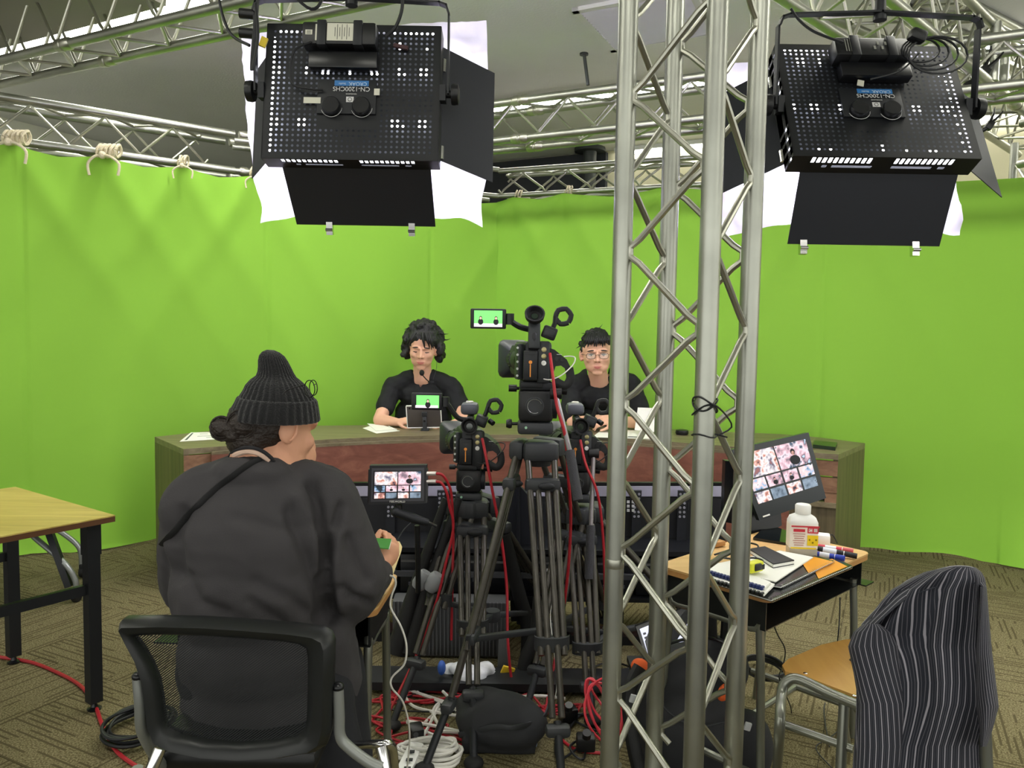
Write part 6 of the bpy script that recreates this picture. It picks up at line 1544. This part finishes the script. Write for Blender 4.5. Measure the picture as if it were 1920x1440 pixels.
# ---- school chair with striped shirt at the right
M_SEAT = wood('school_seat_wood', 'A87C3A', 'C69A54', 1, 4, .3, 5)
sc_ = thing('school_chair', 'plywood and steel tube school chair under a striped shirt at the lower right', 'chair', tuple(G(1600, 1440, 0)))
zs_ = .43
sp_ = [G(x, y, zs_) for x, y in ((1466, 1255), (1478, 1243), (1540, 1216), (1585, 1206), (1640, 1205), (1760, 1260), (1750, 1310), (1640, 1325), (1600, 1311), (1530, 1284), (1472, 1266))]
part('seat', MB().prism(sp_, (0, 0, .012)), M_SEAT, sc_); 
part('seat_frame', MB().tube(spline([G(1455, 1475, .02), P(1461, 1380, 1.78), P(1466, 1300, 1.84), P(1476, 1277, 1.85), P(1500, 1274, 1.84), P(1560, 1302, 1.78), P(1640, 1335, 1.70), P(1720, 1365, 1.64)], 6), .0125, 12), M_ST, sc_)
part('rear_frame', MB().tube(spline([G(1590, 1400, .02), P(1582, 1330, 2.2), P(1600, 1240, 2.1), P(1700, 1280, 1.9)], 5), .0115, 10), M_ST, sc_)
part('leg', MB().tube([P(1583, 1318, 1.78), P(1576, 1450, 1.75), P(1572, 1560, 1.73)], .0125, 12), M_ST, sc_)
part('cross_rail', MB().tube([P(1468, 1357, 1.85), P(1600, 1405, 1.75)], .010, 10), M_ST, sc_)
for q in (G(1510, 1262, zs_+.012), G(1602, 1304, zs_+.012)): part('rivet', MB().ell(q, (.006, .006, .002), n=10, m=6), M_CHR, sc_)
part('back_post', MB().tube([P(1850, 1440, 1.5), P(1838, 1150, 1.52), P(1825, 1085, 1.53)], .012, 10), M_ST, sc_)
part('back_post', MB().tube([P(1640, 1440, 1.62), P(1650, 1200, 1.64), P(1665, 1150, 1.64)], .012, 10), M_ST, sc_)
part('backrest', MB().prism([P(1650, 1150, 1.64), P(1835, 1092, 1.54), P(1842, 1180, 1.54), P(1652, 1240, 1.64)], (0, .012, 0)), M_SEAT, sc_)
def stripe_mat():
    m = bpy.data.materials.new('pinstripe_cloth'); m.use_nodes = True; nt = m.node_tree; N = nt.nodes; L = nt.links; b = N['Principled BSDF']; b.inputs['Roughness'].default_value = .85
    uv = N.new('ShaderNodeUVMap'); spx = N.new('ShaderNodeSeparateXYZ'); L.new(uv.outputs[0], spx.inputs[0])
    def M(op, a, bb=None):
        n_ = N.new('ShaderNodeMath'); n_.operation = op
        for i, x in enumerate((a, bb)):
            if x is None: continue
            if isinstance(x, (int, float)): n_.inputs[i].default_value = x
            else: L.new(x, n_.inputs[i])
        return n_.outputs[0]
    f = M('FRACT', M('MULTIPLY', spx.outputs[0], 1.0)); d = M('ABSOLUTE', M('SUBTRACT', f, .5)); ln = M('LESS_THAN', d, .085)
    f2 = M('FRACT', M('MULTIPLY', spx.outputs[0], 3.0)); d2 = M('ABSOLUTE', M('SUBTRACT', f2, .5)); l2 = M('MULTIPLY', M('LESS_THAN', d2, .10), .25)
    s_ = M('MAXIMUM', ln, l2)
    mx = N.new('ShaderNodeMix'); mx.data_type = 'RGBA'; L.new(s_, mx.inputs[0]); mx.inputs[6].default_value = srgb('181B26'); mx.inputs[7].default_value = srgb('8E8B93'); L.new(mx.outputs[2], b.inputs['Base Color']); return m
M_STR = stripe_mat()
rows = [(1064, 1772, 1828, .03), (1072, 1735, 1838, .045), (1085, 1708, 1845, .055), (1105, 1672, 1848, .06), (1130, 1650, 1850, .065), (1160, 1628, 1853, .07), (1190, 1604, 1856, .07), (1212, 1594, 1858, .07), (1240, 1600, 1861, .075), (1280, 1606, 1866, .08), (1320, 1606, 1869, .085), (1360, 1604, 1862, .085), (1400, 1602, 1852, .085), (1450, 1600, 1856, .085), (1520, 1598, 1858, .085), (1600, 1600, 1850, .08)]
def rowat(v_):
    x = v_*(len(rows)-1); i = min(int(x), len(rows)-2); f = x-i; f = f; return [rows[i][k]*(1-f)+rows[i+1][k]*f for k in range(4)]
def shirt(u_, v_):
    y, xl_, xr_, dp = rowat(v_); a = 2*math.pi*u_; ca = math.cos(a); sa = math.sin(a)
    cx = (xl_+xr_)/2; hw_ = (xr_-xl_)/2; x = cx-hw_*math.copysign(abs(ca)**.8, ca); Dm = 1.60-.06*(cx-1725)/125-.04*((x-1725)/130)
    if sa > 0: d_ = Dm-dp*sa**.7          # towards the camera
    else: d_ = Dm+dp*.5*abs(sa)
    fold = math.sin(u_*2*9*math.pi+1.2*math.sin(v_*3))*.007*min(1, v_*4)+math.sin(u_*2*4*math.pi+v_*5)*.012*v_+.010*nz((u_*12, v_*3, 2), 1)
    p_ = P(x, y, d_+fold*(1 if sa > 0 else .3)); 
    if sa > 0: p_.x += fold*.5
    return p_
mb = MB().grid(shirt, 150, 70, uv=True)
mb.uv = [(u_*52+.9*math.sin(v_*9)*(.3)+1.6*math.sin(u_*12+v_*3), v_*10) for u_, v_ in mb.uv]
shirt_t = thing('striped_shirt', 'dark navy pinstriped shirt draped over the back of the right school chair', 'shirt', tuple(P(1725, 1430, 1.55)))
me_ = mb.mesh('shirt_body', M_STR, 180); me_.transform(base_of(shirt_t)); link('shirt_body', me_, shirt_t)
# sleeve bulge at the left and right, collar yoke
def sleeve(rws, Dc, ph, nm):
    def f(u_, v_):
        x = v_*(len(rws)-1); i = min(int(x), len(rws)-2); q = x-i; y, xl_, xr_ = [rws[i][k]*(1-q)+rws[i+1][k]*q for k in range(3)]
        a = 2*math.pi*u_; cx = (xl_+xr_)/2; hw_ = (xr_-xl_)/2; fo = .006*math.sin(u_*18+v_*6+ph); return P(cx-hw_*math.cos(a), y, Dc-.05*math.sin(a)+fo)
    mb = MB().grid(f, 50, 30, uv=True); mb.uv = [(u_*24+.8*math.sin(v_*5), v_) for u_, v_ in mb.uv]; me_ = mb.mesh(nm, M_STR, 180); me_.transform(base_of(shirt_t)); link(nm, me_, shirt_t)
sleeve([(1170, 1618, 1650), (1185, 1600, 1672), (1212, 1590, 1684), (1260, 1600, 1690), (1320, 1610, 1700), (1400, 1606, 1700), (1500, 1600, 1690)], 1.56, 0, 'sleeve')
sleeve([(1100, 1838, 1850), (1150, 1835, 1854), (1220, 1830, 1860), (1290, 1830, 1869), (1325, 1830, 1873), (1365, 1836, 1862), (1400, 1838, 1850)], 1.50, 2, 'sleeve')
def yoke(u_, v_):
    top = spline([V((1615, 1170, 0)), V((1655, 1128, 0)), V((1700, 1088, 0)), V((1760, 1066, 0)), V((1800, 1060, 0)), V((1832, 1066, 0)), V((1846, 1086, 0))], 6); i = u_*(len(top)-1); k = min(int(i), len(top)-2); p_ = top[k].lerp(top[k+1], i-k)
    dy = (26+8*math.sin(u_*3.1))*v_; return P(p_.x+4*v_, p_.y+dy, 1.535-.04*math.sin(v_*1.5)+.05*(1-u_)+.012*(1-v_))
mb = MB().grid(yoke, 60, 8, uv=True); mb.uv = [(v_*4+.4, u_) for u_, v_ in mb.uv]; me_ = mb.mesh('yoke', M_STR, 180); me_.transform(base_of(shirt_t)); link('shirt_yoke', me_, shirt_t)
# ------------------------------------------------------------ clutter on the floor
def fl(pts, z=.006): return [G(x, y, z) for x, y in pts]
cable(fl([(-20, 1228), (0, 1232), (60, 1242), (110, 1262), (150, 1285), (176, 1318), (190, 1355), (202, 1382), (222, 1412), (262, 1440), (300, 1455)]), M_RED, 'red cable snaking under the left wood table towards the office chair', .0065)
c = G(203, 1384, .006); one('cable_tag', MB().box(c+V((0, 0, .004)), (.02, .006, .012), (0, 0, 40)), M_WHT, 'tiny white tag taped round the red cable beside the table leg', 'tag')
random.seed(3); c = G(262, 1372, .006)
pts = []
for k in range(90):
    a = k*.42; r_ = .085+.012*math.sin(k*.31); pts.append(c+V((r_*math.cos(a)*1.15, r_*math.sin(a)*1.3, .005+.0007*k*.6+.006*math.sin(k*.7)**2)))
cable(pts, M_BCAB, 'coil of black cable on the carpet left of the office chair', .0055, name='cable_coil', seg=3, n=6)
def heap(box, m, r, label, seedv, n=14, name='cable', z=.02):
    random.seed(seedv); x0, y0, x1, y1 = box; pts = []
    for k in range(n): pts.append(G(random.uniform(x0, x1), random.uniform(y0, y1), random.uniform(.006, z)))
    return cable(pts, m, label, r, name=name, seg=9, n=6)
heap((690, 1285, 900, 1320), M_RED, .0045, 'red cable zigzagging over the carpet by the left tripod feet', 1)
heap((700, 1340, 900, 1400), M_RED, .0045, 'red cable doubled up beside the white cable bundle', 2, 12)
heap((930, 1300, 1130, 1345), M_RED, .0045, 'red cable crossing behind the front tripod feet', 3, 12)
cable(fl([(960, 1290), (1000, 1335), (1040, 1375), (1080, 1405), (1130, 1412)]), M_RED, 'red cable curving right of the black bag', .005)
heap((640, 1300, 760, 1440), M_RED, .0045, 'red cable tangled beneath the small desk of the person in the hat', 9, 10)
heap((740, 1290, 930, 1360), M_WCAB, .0058, 'thick white cable looping around the left tripod', 4, 11, z=.03)
heap((760, 1320, 870, 1390), M_WCAB, .0058, 'white cable curling in front of the black plug', 5, 10, z=.03)
cable(fl([(870, 1350), (900, 1325), (950, 1310), (1010, 1305), (1060, 1310)], .02), M_WCAB, 'white cable lying behind the black bag', .006)
heap((700, 1280, 1000, 1340), M_BCAB, .0035, 'thin black cable wandering over the base bar', 6, 12)
heap((1040, 1330, 1170, 1440), M_BCAB, .004, 'black cable tangled left of the column foot', 7, 12)
heap((1000, 1240, 1180, 1300), M_BCAB, .0035, 'black cable behind the rear tripod', 8, 9)
# coiled white bundle
g0 = G(805, 1418, .01); mb_t = thing('cable_bundle', 'tied bundle of white cable in front of the tripods', 'cable', tuple(g0))
for k in range(9):
    w_ = .105-.004*k; h_ = .045-.002*k; zc = .010+.007*(k % 5); off = V(((k % 3-1)*.008, (k-4)*.006, 0)); pts = []
    for j in range(25):
        a = j/24*2*math.pi; pts.append(g0+off+V((w_*math.cos(a), h_*math.sin(a)+.012*math.sin(2*a), zc+.006*math.sin(a*2+k))))
    part('cable_loop', MB().tube(pts, .0055, 7), M_WCAB, mb_t)
g1 = G(772, 1405, .03); ps = thing('power_strip', 'white power strip standing among the cables left of the front tripod foot', 'power strip', tuple(g1))
part('body', MB().box(G(768, 1425, .03), (.045, .16, .035), (0, 12, -8), bev=.005), M_WHT, ps)
for k in range(3): part('socket', MB().box(G(768, 1425, .05)+V((0, -.05+.045*k, .004)), (.02, .012, .004)), M_GREY, ps)
one('black_plug', MB().box(G(780, 1378, .05), (.045, .05, .07), (10, 0, 20), bev=.008).cyl(G(780, 1378, .08), G(780, 1378, .11), .008), M_BLK, 'black plug block on the white power strip', 'plug')
# red coil
c = G(1128, 1365, .01); rc_ = thing('cable_coil', 'bright red coil of cable half behind the column foot', 'cable', tuple(c))
for k in range(5):
    r_ = .085-.008*k; pts = [c+V((r_*.75*math.cos(a+.3*k)+.008*math.sin(2*k), .05*math.sin(a)+.01*(k-3), .08+r_*math.sin(a)+.012*math.sin(2*a+k*1.7))) for a in [R(15*j) for j in range(25)]]
    part('cable_loop', MB().tube(pts, .0045, 6), mat('bright_red_cable', 'D03844', .45), rc_)
# soft black bag
g2 = G(935, 1440, 0); 
mb = MB(); cb = V((g2.x, g2.y+.16, 0)); mb.ell(cb+V((0, 0, .075)), (.15, .12, .085)); mb.ell(cb+V((-.05, .03, .10)), (.10, .08, .06)); mb.ell(cb+V((.06, -.02, .07)), (.10, .10, .07)); mb.box(cb+V((0, 0, .025)), (.24, .18, .05))
bg = organic('soft_bag', mb, mat('soft_bag_black', '242528', .75, bump=.4, bscale=10), .008, 6, lambda p, n: .006*nz(p, 9))
t = thing('soft_bag', 'soft black camera bag slumped on the carpet under the front tripod', 'bag', tuple(cb)); bg.transform(base_of(t)); link('body', bg, t)
part('strap', MB().tube(spline([cb+V((-.13, -.06, .05)), cb+V((-.02, -.12, .11)), cb+V((.05, -.13, .115)), cb+V((.14, -.04, .10)), cb+V((.17, .03, .14))]), .005, 6, flat=2), M_GREY, t)
one('tag_label', MB().box(G(1003, 1385, .03), (.022, .004, .05), (0, 12, 0)), mat('blue_white_label', '9FB4DC', .5), 'small blue and white tag right of the soft black bag', 'tag')
cable([P(1038, 1120, 2.6), P(1032, 1160, 2.6), P(1042, 1250, 2.5), P(1040, 1310, 2.5), P(1008, 1360, 2.5), G(995, 1385, .03)], M_WCAB, 'thin pale wire hanging down through the front tripod', .0016)
# white plastic bag with blue print, yellow packet
g3 = G(875, 1290, 0); mb = MB(); random.seed(12)
for k in range(14): mb.ell(g3+V((random.uniform(-.10, .10), random.uniform(-.04, .05), random.uniform(.02, .09))), (random.uniform(.03, .06), .03, random.uniform(.02, .04)), (random.uniform(-40, 40), random.uniform(-40, 40), 0), 8, 6)
pb_ = organic('plastic_bag', mb, mat('crinkled_white_plastic', 'E4E6EA', .3, bump=.6, bscale=25), .006, 2, lambda p, n: .006*nz(p, 22))
t = thing('plastic_bag', 'crumpled white plastic bag with blue corner behind the left tripod', 'bag', tuple(g3)); pb_.transform(base_of(t)); link('body', pb_, t)
part('blue_print', MB().ell(P(828, 1252, g3.y-.02), (.016, .02, .028)), mat('print_blue', '3A62B8', .4), t)
one('yellow_packet', MB().box(P(952, 1258, 2.85), (.05, .01, .035), (10, 20, 15), bev=.002), mat('packet_yellow', 'E6C22C', .5), 'small yellow packet leaning by the left tripod leg', 'packet')
# laptop and backpack behind the column
D_ = 2.75; q = [P(1191, 1172, D_+.02), P(1292, 1135, D_+.12), P(1308, 1205, D_), P(1212, 1236, D_-.12)]
lp = thing('laptop', 'open laptop with pale screen behind the column, above the backpack', 'laptop', tuple(P(1250, 1240, D_)))
n_q = (q[1]-q[0]).cross(q[3]-q[0]).normalized(); n_q = n_q if n_q.y < 0 else -n_q
part('lid', MB().prism(q, -n_q*.008), M_BLKS, lp)
qi = lambda u_, v_: q[0].lerp(q[1], u_).lerp(q[3].lerp(q[2], u_), v_)+n_q*.001
part('screen', MB().prism([qi(.05, .16), qi(.96, .10), qi(.96, .95), qi(.05, .95)], n_q*.0006), mat('laptop_screen', '202020', .3, emit='C9CCE6', es=.8), lp)
for k in range(5): part('screen_icon', MB().prism([qi(.08, .3+.12*k), qi(.13, .3+.12*k), qi(.13, .36+.12*k), qi(.08, .36+.12*k)], n_q*.001), M_GREY, lp)
part('rim', MB().tube([qi(0, .02), qi(1, .0), qi(1, 1)], .003, 6), M_CHR, lp)
part('keyboard_deck', MB().prism([q[3], q[2], q[2]+V((.03, -.16, -.02)), q[3]+V((.03, -.16, -.02))], (0, 0, .012)), M_BLK2, lp)
one('wood_stool', MB().box(V((q[3].x+.12, 2.62, q[3].z-.05)), (.34, .26, .02)).cyl((q[3].x, 2.55, 0), (q[3].x, 2.55, q[3].z-.06), .012).cyl((q[3].x+.24, 2.55, 0), (q[3].x+.24, 2.55, q[3].z-.06), .012).cyl((q[3].x, 2.7, 0), (q[3].x, 2.7, q[3].z-.06), .012).cyl((q[3].x+.24, 2.7, 0), (q[3].x+.24, 2.7, q[3].z-.06), .012), M_BLK2, 'low black stand under the open laptop', 'stand')
M_PACK = mat('backpack_black', '232427', .8, bump=.5, bscale=8)
bp_t = thing('backpack', 'big black backpack with orange trim on the carpet behind the column', 'backpack', tuple(G(1300, 1480, 0)))
mb = MB(); c0 = P(1295, 1320, 2.40)
mb.ell(P(1292, 1290, 2.42), (.17, .12, .15)); mb.ell(P(1300, 1380, 2.36), (.18, .13, .17)); mb.ell(P(1330, 1250, 2.42), (.13, .11, .10)); mb.ell(P(1395, 1400, 2.34), (.09, .09, .12)); mb.ell(P(1215, 1330, 2.40), (.06, .08, .14)); mb.ell(P(1300, 1440, 2.36), (.2, .13, .10))
pk = organic('pack', mb, M_PACK, .009, 7, lambda p, n: .010*nz((p.x, p.y, p.z*.6), 7)+.004*nz(p, 18)); pk.transform(base_of(bp_t)); link('main_compartment', pk, bp_t)
part('orange_panel', MB().ell(P(1200, 1250, 2.33), (.030, .02, .026), (0, 25, 0)), mat('orange_fabric', 'E2622A', .7), bp_t, label='orange panel')
part('orange_panel', MB().ell(P(1358, 1298, 2.28), (.02, .015, .03), (0, 25, 0)), MATS['orange_fabric'], bp_t, label='orange panel')
part('carry_handle', MB().tube(spline([P(1335, 1200, 2.42), P(1336, 1150, 2.42), P(1352, 1136, 2.42), P(1362, 1150, 2.42), P(1360, 1200, 2.42)]), .010, 8, flat=1.8), M_BLK, bp_t)
part('top_piping', MB().tube(spline([P(1200, 1240, 2.34), P(1260, 1205, 2.33), P(1330, 1196, 2.32), P(1385, 1220, 2.32)]), .005, 6), M_BLKS, bp_t)
part('shoulder_strap', MB().tube(spline([P(1200, 1250, 2.28), P(1180, 1300, 2.25), P(1185, 1380, 2.22), P(1200, 1450, 2.2)]), .014, 6, flat=2), M_BLK, bp_t)
for x, y in ((1187, 1310), (1402, 1362)): part('buckle', MB().box(P(x, y, 2.2), (.02, .01, .025), (0, 15, 0), bev=.003), mat('pale_buckle', 'B8BABC', .4), bp_t)
part('zip', MB().tube(spline([P(1225, 1300, 2.30), P(1260, 1340, 2.26), P(1310, 1362, 2.24), P(1370, 1350, 2.25)]), .003, 5), M_GREY, bp_t)
# coil and cords under the right desk
c = G(1432, 1262, .01); pts = [c+V(((.075+.006*math.sin(k*.5))*math.cos(k*.45), (.1+.006*math.sin(k*.4))*math.sin(k*.45), .006+.0006*k)) for k in range(60)]
cable(pts, M_BCAB, 'coil of black cable on the carpet under the right school desk', .004, name='cable_coil', seg=3, n=6)
cable([P(1446, 1160, 2.2), P(1458, 1190, 2.25), P(1472, 1218, 2.3), P(1468, 1250, 2.3), P(1462, 1275, 2.2)]+fl([(1484, 1335), (1462, 1372)]), M_BCAB, 'thin black cord hanging from the tray of the right school desk', .002)
cable([P(1575, 1120, 2.6), P(1574, 1160, 2.6), P(1570, 1205, 2.6)]+fl([(1558, 1290), (1545, 1330), (1555, 1400)]), M_GREY, 'thin grey cord hanging behind the school chair seat', .0022)
cable(fl([(1468, 1310), (1500, 1292), (1560, 1305), (1610, 1330), (1560, 1380), (1530, 1402), (1560, 1440)]), M_GREY, 'thin grey cord wandering under the school chair', .002)
# small bits by the tripods
for k, (x, y, lb, m_) in enumerate(((1098, 1398, 'black clamp with red ring on the carpet beside the column', M_BLK), (1065, 1345, 'small black adapter lying right of the front tripod leg', M_BLKS), (1005, 1262, 'small black box near the rear tripod foot', M_BLK2))):
    c = G(x, y, .02); one('adapter_box', MB().box(c+V((0, 0, .012)), (.06, .045, .05), (5, 0, 20*k), bev=.006).cyl(c+V((0, -.02, .04)), c+V((0, -.03, .06)), .014), m_, lb, 'adapter')
